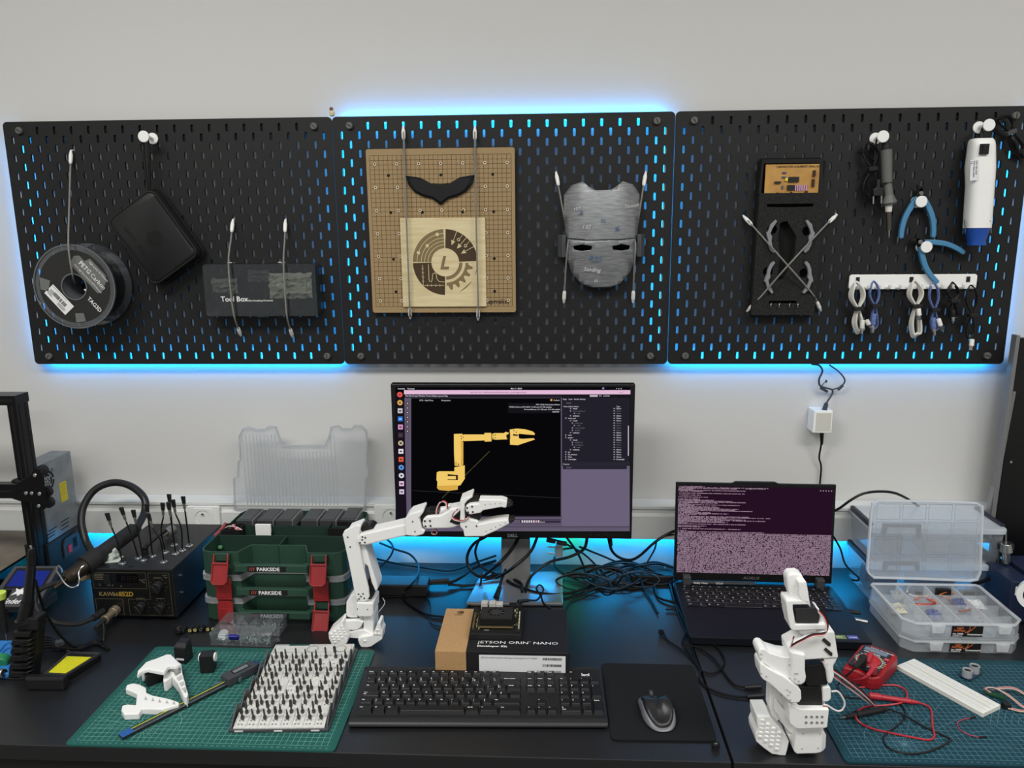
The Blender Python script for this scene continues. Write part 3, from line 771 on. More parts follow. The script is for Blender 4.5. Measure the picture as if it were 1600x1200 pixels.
o = W(1369, 299, -.030)
q = MB(UP); q.prism([(-.010, -.010), (.010, -.010), (.011, .004), (.004, .008), (.0035, .024), (-.0035, .024), (-.004, .008), (-.011, .004)], 0, .012)
p1 = q.build('plug', m_black, t, bevel=.0015); p1.location = o-V(t.location); p1.rotation_euler = (0, radians(-4), 0)
for s_ in (-1, 1): MB(UP).cyl((s_*.0085, -.010, .006), (s_*.0085, -.026, .006), .002, n=8).build('pin', m_steel, p1)

# ---- blue flush cutters
m_cut = M('grip_blue', (70, 128, 168), .45)
def cutters(label, px, py, rot, open_a):
    o = W(px, py, -.02); t = thing('side_cutters', label, 'cutters', (o.x, -.012, o.z), 0, 'blue handled side cutters')
    for s_ in (-1, 1):
        A = UP @ rotm(0, 0, rot) @ rotm(0, 0, s_*open_a)
        P = [(s_*.004, -.006), (s_*.009, -.030), (s_*.011, -.055), (s_*.007, -.080), (s_*.001, -.098)]
        b = MB(A @ T(0, 0, .004))
        L = [(x-s_*.0, y) for x, y in catmull([(p[0], p[1], 0) for p in P], 5) and [(v.x, v.y) for v in catmull([(p[0], p[1], 0) for p in P], 5)]]
        wd2 = lambda k: .0058-.0014*abs(k-.3)
        n_ = len(L); left = []; right = []
        for i, p in enumerate(L):
            d = V(L[min(i+1, n_-1)])-V(L[max(i-1, 0)]); d.normalize(); nn = V((-d.y, d.x)); w_ = wd2(i/(n_-1))*(1 if i < n_-1 else .6)
            left.append(tuple(V(p)+nn*w_)); right.append(tuple(V(p)-nn*w_))
        b.prism(left+right[::-1], -.005, .005)
        b.build('grip', m_cut, t, bevel=.002, seg=3)
        c2 = MB(A @ T(0, 0, .004)); c2.prism([(-s_*.004, -.012), (s_*.008, -.010), (s_*.009, .008), (s_*.004, .020), (-s_*.0005, .024), (-s_*.001, .004)][::1 if s_ > 0 else -1], -.003, .003)
        c2.build('jaw', M('tool_steel_black', (34, 34, 34), .4, .6), t, bevel=.0006)
    b = MB(UP @ rotm(0, 0, rot)); b.cyl((0, .004, .000), (0, .004, .0105), .0048, n=16); b.build('rivet', M('rivet_grey', (140, 140, 140), .3, .8), t, bevel=.0008)
    return t
cutters('blue handled side cutters hanging handles down from a white peg, the upper pair', 1439, 305, 1, 20)
cutters('blue handled side cutters hanging spread open askew, the lower pair', 1440, 380, 52, 24)

# ---- hot air gun
t = wthing('hot_air_gun', 'white hot air gun with a blue nozzle hanging on the right pegboard', 'hot air gun', 1530, 280, -.03)
def loft(rings, m, nm, parent, sub=0, mi=0, cap=True, sm=True):
    b = MB(); n = len(rings[0]); vs = [p for r in rings for p in r]
    b.add(vs, [(i*n+j, i*n+(j+1) % n, (i+1)*n+(j+1) % n, (i+1)*n+j) for i in range(len(rings)-1) for j in range(n)], mi, sm)
    if cap: b.add(rings[0], [tuple(range(n-1, -1, -1))], mi); b.add(rings[-1], [tuple(range(n))], mi)
    return b.build(nm, m, parent, world=True)
def rr_at(px0, px1, py, Y, dep, n=3, rad=.35):
    a_ = W(px0, py, Y); e_ = W(px1, py, Y); w_ = e_.x-a_.x; c_ = (a_+e_)/2
    return [V((c_.x+x, c_.y+y_, c_.z)) for x, y_ in rrect(w_, dep, min(w_, dep)*rad, n)]
Yg = -.034
prof = [(1518, 1549, 217, .030), (1516, 1551, 221, .040), (1515, 1552, 228, .042), (1513, 1552, 245, .044), (1511, 1552, 262, .046), (1512, 1550, 290, .046), (1510, 1548, 320, .046), (1508, 1545, 356, .046)]
loft([rr_at(a_, e_, y_, Yg, d_) for a_, e_, y_, d_ in prof], m_white, 'body', t)
loft([rr_at(a_, e_, y_, Yg, d_) for a_, e_, y_, d_ in [(1509, 1544, 356, .044), (1511, 1541, 364, .040), (1514, 1537, 376, .034), (1513, 1538, 383, .034), (1517, 1536, 384, .03)]], M('nozzle_blue', (30, 76, 160), .35), 'nozzle', t)
o = W(1538, 233, -.0595); MB(UP).box((0, 0, 0), (.017, .021, .005)).box((0, 0, .0026), (.010, .014, .003), rotm(8, 0, 0), 1).build('switch', [m_matte, m_black], t).location = o-V(t.location)
o = W(1522, 265, -.0585)
b = MB(UP @ rotm(0, 0, -86)); b.rect(-.020, .022, -.0075, .0075, 0, 0)
for i, tx in enumerate(('HOT AIR GUN', '230V~50Hz 300W', 'C E')): b.text(tx, -.018, .003-i*.005, .0003, .0044, 1, bold=.02)
b.build('label', [M('sticker_white', (222, 224, 226), .3), m_hole], t).location = o-V(t.location)
b = MB()
for sx in (1507, 1547): b.tube([W(sx, 346, -.012), W(sx, 343, -.038), W(sx, 345, -.055), W(sx+1, 352, -.045), W(sx+1, 364, -.040)], .0012, 6)
b.build('wire_stand', m_steel, t, world=True)
b = MB(); b.tube([W(1533, 218, Yg), W(1533, 208, Yg), W(1537, 199, -.03), W(1545, 192, -.022), W(1556, 186, -.016), W(1564, 184, -.016)], .0028, 6)
for k in range(4): b.tube([W(1576, 206, -.015), W(1562+k, 192+k, -.012-.003*k), W(1563+k*3, 182, -.012), W(1576+k*2, 184, -.012-.002*k), W(1584-k, 200, -.014), W(1580, 208, -.014)], .0022, 6)
for k in range(4): b.tube([W(1578, 208, -.015), W(1576+k*3, 222, -.012-.003*k), W(1585+k*2, 240-k, -.012), W(1596+k*2, 246, -.012), W(1604-k, 236, -.014), W(1586, 210, -.014)], .0022, 6)
b.tube([W(1590, 215, -.016), W(1600, 228, -.016), W(1598, 242, -.016), W(1606, 250, -.014)], .0022, 6)
b.cyl(W(1533, 218, Yg), W(1533, 208, Yg), .0055, .0042)
b.build('cable', m_cable, t, world=True)
o = W(1579, 207, -.022); MB(UP).box((0, 0, 0), (.020, .009, .016), rotm(0, 0, 25)).build('velcro_tie', M('velcro_grey', (70, 70, 72), .8), t, bevel=.002).location = o-V(t.location)

# ---- white hook rail with cables
a = W(1328, 441, -.012); e = W(1528, 441, -.012)
t = thing('hook_rail', 'white plastic rail with a row of cable hooks on the right pegboard', 'rail', ((a.x+e.x)/2, -.001, a.z))
w = e.x-a.x; hh = .033
b = MB(UP); b.prism(rrect(w, hh, .006), .003, .007)
b.build('plate', m_white, t, bevel=.001)
for i in range(12):
    x = -w/2+.014+(w-.028)*i/11
    q = MB(UP @ T(x, -hh*.32, 0)); q.tube([(0, 0, .006), (0, -.003, .014), (0, -.001, .022), (0, .006, .025)], .0034, 8, k=5); q.build('prong', m_white, t)
for x in (-w/2+.018, -.004, w/2-.020): MB(UP).bx(x-.004, x+.004, -.001, .011, .0068, .0085).build('clip', m_matte, t)
def cable_loop(label, px, col, r, y0, y1, hw, ends=(), lower=None, tie=None, turns=3, name='cable_bundle'):
    P0 = W(px, y0, -.018); t = thing(name, label, 'cable', tuple(P0), 0, 'cables hanging from the white rail')
    b = MB(); tie = tie or (y0+.42*(y1-y0)); rnd = random.Random(px)
    for k in range(turns):
        o_ = k*1.6-turns*.8; dy = -.004*k
        b.tube([W(px+o_*.4, tie, -.018+dy), W(px-hw+o_, (y0+tie)/2+3, -.020+dy), W(px-hw*.8+o_, y0+8, -.022+dy), W(px-2, y0-1-k*.6, -.024+dy*.4), W(px+hw*.8+o_, y0+8, -.022+dy), W(px+hw+o_, (y0+tie)/2+3, -.020+dy), W(px+o_*.4+1, tie, -.018+dy)], r, 7)
        lw = hw*(.8+.3*rnd.random()); sh = (lower or 0)
        b.tube([W(px+o_*.5, tie, -.018+dy), W(px-lw*.7+o_+sh*.4, (tie+y1)/2, -.016+dy), W(px-lw*.5+sh+o_, y1-6, -.014+dy), W(px+sh+o_, y1-1-k*2, -.014+dy), W(px+lw*.7+sh+o_, y1-8, -.014+dy), W(px+lw*.7+o_+sh*.4, (tie+y1)/2, -.016+dy), W(px+o_*.5+1, tie, -.018+dy)], r, 7)
    b.build('cord', col, t, world=True)
    o = W(px, tie, -.030); MB(UP).box((0, 0, .002), (hw*.0016+.006, .008, .018), rotm(0, 0, 4)).build('tie', m_matte, t, bevel=.0015).location = o-V(t.location)
    for (x0, y0_, x1, y1_, kind) in ends:
        A_, B_ = W(x0, y0_, -.038), W(x1, y1_, -.038); d = (B_-A_); q = MB()
        mm = d/2+A_
        q.cyl(A_, A_+d*.6, .0048, .0052, 10, 0); q.cyl(A_+d*.6, B_, .0048 if kind > 1 else .0034, n=4 if kind else 8, mi=1, sm=False)
        q.build('connector', [col if kind != 2 else m_white, m_steel], t, world=True, bevel=.0006)
    return t
m_cw = M('cable_white', (216, 214, 206), .45); m_cb = mat('cable_blue', (58, 78, 142), .35, vary=((120, 140, 190), 500)); m_ck = M('cable_black2', (18, 18, 18), .4)
cable_loop('white cable bundle with black tie, leftmost on the white rail', 1340, m_cw, .0024, 443, 522, 9, [(1354, 500, 1360, 512, 1), (1348, 500, 1346, 522, 0)], 3, 482, 4)
cable_loop('blue cable tied with black hanging next to the leftmost white one', 1367, m_cb, .0019, 441, 516, 7, [(1366, 490, 1363, 520, 0)], 0, 478, 2)
cable_loop('white cable bundle with square plug hanging at the middle of the rail', 1431, m_cw, .0024, 441, 528, 9, [(1435, 482, 1437, 500, 2)], 0, 478, 4)
cable_loop('blue cable with silver plug hanging between white and black cables', 1460, m_cb, .0019, 443, 520, 7, [(1466, 498, 1472, 516, 2), (1458, 496, 1460, 524, 0)], 1, 484, 2)
cable_loop('thin black cable tied with black, second from the right on the rail', 1490, m_ck, .0015, 443, 502, 8, [(1489, 484, 1489, 502, 0)], 0, 470, 3)
cable_loop('thin black cable with a dangling flat plug, rightmost on the rail', 1519, m_ck, .0015, 447, 530, 8, [(1519, 530, 1517, 547, 2)], -4, 492, 2)

# ---- tiny ornament on top between boards
o = W(519, 180, 0); t = thing('ornament', 'tiny cream and brown ornament perched on top between two pegboards', 'ornament', (o.x, .0, o.z))
b = MB(); b.lathe([(0, -.003), (.0050, -.001), (.0065, .004), (.0050, .009), (.002, .011)], 14); b.build('body', M('cream', (205, 192, 150), .6), t)
b = MB(T(-.001, -.001, .013)); b.lathe([(0, -.0045), (.0035, -.003), (.0045, 0), (.003, .0035), (0, .0045)], 14); b.build('head', M('brown', (120, 72, 52), .6), t)

# ---- wall adapter of the light strips and its leads
a = W(1274, 643, -.02); e = W(1301, 678, -.02)
t = thing('power_adapter', 'white box adapter hanging on the wall below the right pegboard', 'adapter', ((a.x+e.x)/2, WALLY-.001, (a.z+e.z)/2))
w, h = e.x-a.x, a.z-e.z
MB(UP).bx(-w/2, w/2, -h/2, h/2, 0, .042).build('body', m_white, t, bevel=.002)
MB(UP).bx(-w*.38, w*.42, -h*.42, h*.40, .042, .0427).build('front_panel', M('panel_beige', (200, 199, 190), .4), t, bevel=.0005)
b = MB(); YL = .015
b.tube([W(1281, 757, .02), W(1283, 730, .02), W(1280, 715, .015), W(1283, 695, .005), W(1284, 678, -.005)], .0022, 7); b.cyl(W(1284, 678, -.005), W(1284, 694, .002), .0050, .0030)
b.build('lead', m_cable, t, world=True)
b = MB(); b.tube([W(1287, 641, -.005), W(1290, 632, .005), W(1300, 616, .012), W(1300, 609, .014), W(1290, 606, .014), W(1281, 602, .014), W(1280, 592, .012), W(1285, 580, .012), W(1280, 571, .012), W(1268, 569, .012)], .0022, 7)
b.tube([W(1300, 609, .014), W(1314, 604, .014), W(1320, 594, .014), W(1312, 582, .014), W(1296, 570, .012)], .0018, 7)
b.tube([W(1283, 605, .016), W(1287, 599, .014), W(1291, 596, .014)], .0010, 6); b.cyl(W(1291, 597.5, .014), W(1291, 594, .014), .0022)
b.cyl(W(1288, 641, -.005), W(1291, 631, .006), .0058, .005, 10); b.cyl(W(1282, 606, .014), W(1293, 612, .014), .0032); b.cyl(W(1309, 609, .014), W(1317, 602, .014), .0034)
b.build('light_strip_lead', M('cable_grey', (46, 56, 66), .45), t, world=True)
# ================================================================ helpers for desk things
def zc(x0, y0, s): return lambda pts: [(x0+x/s, y0+y/s) for x, y in pts]
def PL(name, pts, Y, dep, m, parent, bevel=0.001, mi=0, holes=(), mb=None, seg=2):
    """outline drawn at the distance Y, extruded dep metres away from the room side"""
    P = [W(x, y, Y) for x, y in pts]; H = [[(W(x, y, Y).x, W(x, y, Y).z) for x, y in h] for h in holes]
    A = Matrix(((1, 0, 0, 0), (0, 0, -1, Y+dep), (0, 1, 0, 0), (0, 0, 0, 1)))
    b = mb or MB(); b.M = A; b.prism([(p.x, p.z) for p in P], 0, dep, mi, holes=H)
    if mb is None: return b.build(name, m, parent, world=True, bevel=bevel, seg=seg)
    return b
def at(px, py, z=DESK): return D(px, py, z)
def root_at(name, label, cat, px, py, z=DESK, rz=0, group=None):
    p = D(px, py, z); return thing(name, label, cat, (p.x, p.y, z), rz, group)
def screws(b, pts, Y, r=.0016, mi=0):
    for x, y in pts:
        p = W(x, y, Y); b.cyl(p+V((0, -.0004, 0)), p+V((0, .001, 0)), r, n=8, mi=mi)
    return b

# ================================================================ cutting mats
m_mat = mat('mat_green', (30, 84, 77), .6, spec=.3, bump=(600, .2))
m_matl = M('mat_line', (120, 178, 170), .6)
def cutting_mat(label, x, y, m_base, m_line, h=.003):
    t = thing('cutting_mat', label, 'cutting mat', (x, y, DESK), 0, 'green gridded cutting mats')
    b = MB(); b.prism(rrect(.45, .30, .008, cx=.225, cy=.15), 0, h)
    z = h+.0002; x0, x1, y0, y1 = .015, .435, .012, .288
    for i in range(43):
        xx = x0+.01*i; b.rect(xx-.00025, xx+.00025, y0, y1, z, 1)
    for i in range(28):
        yy = y0+.01*i; b.rect(x0, x1, yy-.00025, yy+.00025, z, 1)
    for k in range(0, 43, 1): b.text(str(k*10), x0+.01*k-.002, .005, z, .0032, 1)
    for k in range(0, 28): b.text(str(k), .008, y0+.01*k-.001, z, .0032, 1); b.text(str(k), .437, y0+.01*k-.001, z, .0032, 1)
    c = (.11, .045)
    for a in range(0, 181, 15):
        L = min(.17, .092/max(.01, abs(cos(radians(a)))) if a > 90 else .17, (y1-c[1])/max(.01, abs(sin(radians(a))))*.75); b.line(c, (c[0]+L*cos(radians(a)), c[1]+L*sin(radians(a))), .0004, z+.0001, 1)
    for a in range(200, 341, 20): b.line(c, (c[0]+.03*cos(radians(a)), c[1]+.03*sin(radians(a))), .0004, z+.0001, 1)
    b.ring(.0595, .060, z+.0001, 40, 0, 180, cx=c[0], cy=c[1], mi=1)
    for k in range(5):
        r = .018+.010*k; b.poly_line([(.345+r*1.15*cos(radians(a)), .105+r*sin(radians(a))) for a in range(0, 360, 60)], .0005, z+.0001, 1, True)
    for k in range(5): b.poly_line([(.10+.05*k+.018*cos(radians(a)), .272+.005*sin(radians(a))) for a in range(0, 360, 45)], .0004, z+.0001, 1, True)
    b.build('sheet', [m_base, m_line], t)
    return t
cutting_mat('green cutting mat with white grid at the left, under the bit case and caliper', -.6917, -.6905, m_mat, m_matl)
m_mat2 = mat('mat_teal', (18, 58, 68), .55, spec=.35, bump=(600, .2))
cutting_mat('teal green cutting mat at the right, under the multimeter and breadboard', .571, -.686, m_mat2, M('mat_line2', (100, 146, 166), .6))
MH = DESK+.0033

# ================================================================ 3D printer at the left edge
t = thing('3d_printer', 'black metal frame 3D printer with brown bed at the left edge of the desk', 'printer', (-1.2, -.2, DESK))
m_ext = mat('extrusion_black', (20, 20, 22), .3, metal=.6)
def ext(b, x0, x1, y0, y1, z0, z1):
    b.bx(x0, x1, y0, y1, z0, z1)
PX0, PX1, PY0, PY1 = -1.0755, -1.0555, -.200, -.160
b = MB(); g = .0022
b.bx(PX0, PX1, PY0, PY1, .80, 1.1995)
for gx in (PX0+.0105,): b.bx(gx-g, gx+g, PY0-.0006, PY0, .80, 1.1995, 1)
for gy in (PY0+.010, PY0+.030): b.bx(PX1, PX1+.0006, gy-g, gy+g, .80, 1.1995, 1)
b.build('upright', [m_ext, m_hole], t, world=True, bevel=.001)
b = MB(); b.bx(-1.44, PX1+.002, PY0-.002, PY1+.002, 1.2, 1.221); b.bx(-1.44, PX1-.004, PY0-.0026, PY0-.002, 1.208, 1.213, 1)
b.build('top_bar', [m_ext, m_hole], t, world=True, bevel=.001)
b = MB(); za, zb = W(30, 779, -.222).z, W(30, 757, -.222).z
b.bx(-1.44, -1.062, -.222, -.203, za, zb); b.bx(-1.44, -1.066, -.2226, -.222, (za+zb)/2-.002, (za+zb)/2+.002, 1)
b.build('gantry_bar', [m_ext, m_hole], t, world=True, bevel=.001)
PL('carriage_plate', [(22, 758), (48, 742), (53, 731), (60, 733), (68, 745), (72, 790), (70, 796), (60, 797), (50, 786), (30, 783), (12, 777)], -.226, .003, m_ext, t)
for i, (x, y) in enumerate(((64, 736), (71, 769), (74, 786), (24, 756))):
    p = W(x, y, -.205); MB().cyl(p, p+V((0, .010, 0)), .0125 if i < 3 else .011, n=24).cyl(p+V((0, -.001, 0)), p+V((0, .011, 0)), .008, n=16).build('roller', m_rubber, t, world=True, bevel=.001)
b = MB(); screws(b, ((54, 743), (61, 772), (40, 771), (49, 771), (60, 791)), -.229, .0036)
for i, (x, y) in enumerate(((54, 743), (61, 772), (40, 771), (49, 771), (60, 791))):
    p = W(x, y, -.229); MB().cyl(p, p+V((0, .003, 0)), .0042, n=12).build('bolt', m_steel, t, world=True, bevel=.0008)
# bed, chassis
e1 = D(42, 866, .835)
b = MB(); b.bx(-1.40, e1.x, e1.y-.16, -.02, .829, .8335)
b.build('bed_plate', m_ext, t, world=True, bevel=.001)
b = MB(); b.bx(-1.40, e1.x-.001, e1.y-.155, -.025, .8337, .8347); b.build('bed_sheet', mat('bed_brown', (112, 104, 92), .55, vary=((88, 80, 70), 12)), t, world=True)
b = MB(); b.bx(-1.40, -1.112, -.30, -.26, .765, .80).bx(-1.40, -1.06, -.22, -.14, .765, .80).bx(-1.112, -1.072, -.30, .0, .762, .80)
b.build('chassis', m_ext, t, world=True, bevel=.001)
for (x, y) in ((-1.09, -.28), (-1.09, -.02), (-1.37, -.28)): MB().cyl((x, y, DESK), (x, y, .764), .014, n=16).build('foot', m_rubber, t, world=True)
# power supply and inlet box
m_psu = mat('psu_steel', (150, 156, 160), .38, metal=.75, vary=((132, 138, 142), 30))
XF = -1.054
b = MB(); yz = Matrix(((0, 0, 1, XF-.048), (1, 0, 0, 0), (0, 1, 0, 0), (0, 0, 0, 1)))
b.M = yz; b.prism([(-.158, .862), (-.040, .862), (-.040, 1.049), (-.158, 1.049)], 0, .048)
ps = b.build('power_supply', m_psu, t, world=True, bevel=.001)
b = MB(); Q = lambda px, py: V(tuple(CAM+ray(px, py)*((XF-CAM.x)/ray(px, py).x)))
def onx(px, py, X=XF): d = ray(px, py); return CAM+d*((X-CAM.x)/d.x)
c = onx(74, 752); b.M = Matrix(((0, 0, 1, XF+.0003), (1, 0, 0, 0), (0, 1, 0, 0), (0, 0, 0, 1)))
for k in range(4): b.ring(.019, .0245, 0, 8, 8+90*k, 84+90*k, cx=c.y, cy=c.z)
for k in range(4): b.ring(.0115, .0165, 0, 6, 50+90*k, 120+90*k, cx=c.y, cy=c.z)
for k in range(5): b.ring(0, .0022, 0, 8, cx=c.y+.006*cos(k*1.256), cy=c.z+.006*sin(k*1.256))
for (px, py) in ((80, 833), (80, 838), (102, 812), (102, 818), (102, 824), (83, 826)):
    q = onx(px, py); b.rect(q.y-.017, q.y+.014, q.z-.0012, q.z+.0012, 0)
q = onx(81, 734); b.ring(.0025, .004, 0, 12, cx=q.y, cy=q.z)
b.build('vent', m_hole, ps, world=True)
b = MB(Matrix(((0, 0, 1, XF+.0004), (1, 0, 0, 0), (0, 1, 0, 0), (0, 0, 0, 1))))
q0 = onx(92, 756); q1 = onx(106, 776); b.rect(q0.y, q1.y, q1.z-.006, q0.z, 0); 
for k in range(5): b.rect(q0.y+.003, q1.y-.003-.003*(k % 2), q0.z-.006-.006*k, q0.z-.0052-.006*k, .0002, 1)
b.build('yellow_label', [M('label_yellow', (206, 190, 30), .5), M('label_ink', (120, 84, 20), .6)], ps, world=True)
b = MB(); b.M = yz; b.prism([(-.170, .762), (-.030, .762), (-.030, .856), (-.034, .862), (-.170, .862)], -.004, .052)
cv = b.build('inlet_cover', m_black, t, world=True, bevel=.0015)
b = MB(Matrix(((0, 0, 1, XF+.0045), (1, 0, 0, 0), (0, 1, 0, 0), (0, 0, 0, 1))))
q = onx(112, 850, XF+.004)
b.prism([(q.y-.034, q.z-.022), (q.y+.024, q.z-.022), (q.y+.024, q.z+.018), (q.y+.016, q.z+.024), (q.y-.026, q.z+.024), (q.y-.034, q.z+.010)], 0, .003)
b.rect(q.y+.000, q.y+.016, q.z-.010, q.z+.014, .0032, 1)
inl = b.build('power_inlet', [M('inlet_grey', (46, 48, 52), .4), m_hole], cv, world=True)
MB(Matrix(((0, 0, 1, XF+.0075), (1, 0, 0, 0), (0, 1, 0, 0), (0, 0, 0, 1)))).prism([(q.y-.020, q.z-.014), (q.y-.008, q.z-.014), (q.y-.008, q.z+.004), (q.y-.020, q.z+.004)], 0, .002).build('rocker_switch', M('switch_red', (150, 40, 60), .4, emis=(200, 40, 60), es=.15), cv, world=True)
# screen
m_bez = mat('bezel_grey', (62, 62, 66), .55)
za, zb = .832, .797
A_, B_, C_, D_ = D(22, 884, za), D(93, 884, za), D(58, 948, .778), D(-24, 948, .778)
def quad_slab(b, P, th, mi=0):
    nrm = (P[1]-P[0]).cross(P[3]-P[0]).normalized(); nrm = nrm if nrm.z > 0 else -nrm
    bot = [p-nrm*th for p in P]; 
    q = (P[1]-P[0]).cross(P[2]-P[1]).z
    if q > 0: b.hexa(bot, P, mi)
    else: b.hexa(bot[::-1], P[::-1], mi)
    return nrm
def bil(P, u, v_): return (P[0]*(1-u)+P[1]*u)*(1-v_)+(P[3]*(1-u)+P[2]*u)*v_
PQ = [A_, B_, C_, D_]
b = MB(); nrm = quad_slab(b, PQ, .014); b.bx(A_.x-.02, C_.x-.004, C_.y+.012, A_.y-.01, .757, .776)
dsp = b.build('display_housing', m_bez, t, world=True, bevel=.0015)
def sub(P, u0, u1, v0, v1, off): return [bil(P, u, v_)+nrm*off for u, v_ in ((u0, v0), (u1, v0), (u1, v1), (u0, v1))]
b = MB(); b.add(sub(PQ, .10, .92, .06, .58, .0004), [(0, 3, 2, 1)], 0); b.add(sub(PQ, .15, .87, .13, .52, .0008), [(0, 3, 2, 1)], 1)
b.build('screen', [m_hole, M('lcd_blue', (18, 34, 112), .25, emis=(20, 40, 150), es=.12)], dsp, world=True)
u_ = (bil(PQ, 1, .8)-bil(PQ, 0, .8)).normalized(); w_ = nrm.cross(u_)
o = bil(PQ, .28, .93)+nrm*.0006
b = MB(Matrix(((u_.x, w_.x, nrm.x, o.x), (u_.y, w_.y, nrm.y, o.y), (u_.z, w_.z, nrm.z, o.z), (0, 0, 0, 1))))
b.text('Ender', 0, 0, 0, .017, shear=.3, bold=.02)
b.flat([(.010, .020), (.018, .030), (.014, .038), (.024, .034), (.032, .040), (.030, .033), (.040, .036), (.034, .028), (.040, .022), (.032, .024), (.026, .018), (.022, .024)], 0)
b.build('lettering', m_print, dsp, world=True)

# ================================================================ hot air / soldering station
SX0, SX1, SY0, SY1, SZ = -.883, -.700, -.283, -.030, .860
t = thing('soldering_station', 'black soldering station with a gold lettered front, dials and a display', 'soldering station', ((SX0+SX1)/2, (SY0+SY1)/2, DESK))
m_stn = mat('station_black', (26, 26, 27), .45, bump=(800, .2))
MB().bx(SX0, SX1, SY0, SY1, DESK+.008, SZ).build('housing', m_stn, t, world=True, bevel=.002)
for x in (SX0+.02, SX1-.02):
    for y in (SY0+.02, SY1-.02): MB().cyl((x, y, DESK), (x, y, DESK+.008), .009, n=14).build('foot', m_rubber, t, world=True)
fw, fh = SX1-SX0, SZ-DESK-.008
A = Matrix.Translation(((SX0+SX1)/2, SY0-.0004, DESK+.008+fh/2)) @ UP
b = MB(A); b.prism(rrect(fw-.004, fh-.004, .002), 0, .0015); 
fp = b.build('front_panel', M('panel_black', (14, 14, 15), .35), t, world=True, bevel=.0004)
fx = lambda u: (u-.5)*fw
fy = lambda v_: (.5-v_)*fh
b = MB(A @ T(0, 0, .0018))
def frame(u0, u1, v0, v1): b.poly_line([(fx(u0), fy(v0)), (fx(u1), fy(v0)), (fx(u1), fy(v1)), (fx(u0), fy(v1))], .0006, 0, 0, True)
frame(.04, .68, .07, .40); frame(.04, .37, .62, .95)
b.poly_line([(fx(.71), fy(.07)), (fx(.96), fy(.07)), (fx(.96), fy(.95)), (fx(.44), fy(.95)), (fx(.44), fy(.62)), (fx(.71), fy(.62))], .0006, 0, 0, True)
b.text('KAWH', fx(.09), fy(.56), 0, .0135, 1, bold=.015); b.text('Tech', fx(.25), fy(.56), 0, .0075, 1); b.text('852D', fx(.33), fy(.56), 0, .0145, 2, bold=.035)
for (u, v_, s_, tx) in ((.60, .28, .012, '°C'), (.88, .17, .010, '°C'), (.36, .37, .006, 'A'), (.20, .20, .006, 'I'), (.20, .35, .005, 'OFF  B'), (.10, .34, .006, 'Q')): b.text(tx, fx(u), fy(v_), .0002, s_, 3)
for k, (u, v_, r) in enumerate(((.82, .34, .016), (.59, .77, .015), (.83, .77, .015))):
    for a in range(-40, 221, 32): b.line((fx(u)+r*cos(radians(a)), fy(v_)+r*sin(radians(a))), (fx(u)+(r+.003)*cos(radians(a)), fy(v_)+(r+.003)*sin(radians(a))), .0007, .0002, 0)
    b.line((fx(u-.05), fy(v_-.17)), (fx(u+.05), fy(v_-.17)), .0012, .0002, 0)
for k in range(4): b.line((fx(.06), fy(.11+.035*k)), (fx(.18-.01*(k % 2)), fy(.11+.035*k)), .0016, .0002, 0)
b.build('lettering', [M('ink_gold_dim', (100, 92, 70), .5), M('ink_cream', (128, 112, 70), .5), M('ink_gold', (150, 120, 40), .5), M('ink_grey', (110, 110, 105), .5)], fp, world=True)
b = MB(A @ T(0, 0, .0018)); b.prism([(fx(.33), fy(.10)), (fx(.58), fy(.10)), (fx(.58), fy(.27)), (fx(.33), fy(.27))][::-1], 0, .0008)
b.text('888', fx(.37), fy(.25), .001, .019, 1, shear=.15, sx=1.3)
b.build('display', [M('display_glass', (8, 7, 7), .15), M('segment_dark', (26, 18, 18), .3)], fp, world=True)
b = MB(A @ T(0, 0, .0018)); b.prism([(fx(.17), fy(.12)), (fx(.25), fy(.12)), (fx(.25), fy(.31)), (fx(.17), fy(.31))][::-1], 0, .002); b.build('power_switch', m_black, fp, world=True, bevel=.0008)
for (u, v_, r) in ((.82, .34, .0125), (.59, .77, .0115), (.83, .77, .0115)):
    k_ = MB(A @ T(fx(u), fy(v_), .0018)); k_.lathe([(r, 0), (r*.93, .010), (r*.8, .013), (0, .013)], 20)
    k_.at(A @ T(fx(u), fy(v_), .013) @ rotm(0, 0, 35)).box((0, 0, .003), (.004, r*1.7, .008))
    kk = k_.build('dial', m_black, t, world=True, bevel=.0006)
    MB(A @ T(fx(u)-.0095, fy(v_)-.0105, .0022)).box((0, 0, .001), (.0018, .005, .001), rotm(0, 0, -35)).build('dial_mark', m_print, kk, world=True)
b = MB(); o = W(182, 952, SY0-.002); o2 = W(164, 968, SY0-.040)
d_ = (o2-o)
b.cyl(o, o+d_*.35, .011, .011, 18); b.cyl(o+d_*.35, o+d_*.9, .008, .008, 16); b.cyl(o+d_*.9, o+d_*1.05, .0095, .0095, 16); b.cyl(o+d_*1.05, o+d_*1.8, .006, .0045, 12, mi=1)
b.build('plug', [M('plug_brass', (150, 140, 118), .35, .7), m_rubber], t, world=True, bevel=.0006)
b = MB(); o = W(162, 955, SY0-.002); o2 = W(146, 966, SY0-.030); b.cyl(o, o2, .0075, .0075, 14); b.tube([o2, W(120, 975, -.34), W(85, 972, -.36), W(60, 955, -.36), W(56, 930, -.34), W(75, 915, -.33), W(110, 905, -.30), W(140, 893, -.27)], .0052, 8)
b.build('air_tube', m_rubber, t, world=True)
b = MB(); b.tube([W(162, 974, -.35), W(163, 990, -.36), W(160, 1005, -.37), W(148, 1014, -.38), W(120, 1018, -.39), (-.83, -.395, DESK+.006), (-.86, -.42, DESK+.006)], .0028, 7); b.build('iron_lead', m_cable, t, world=True)
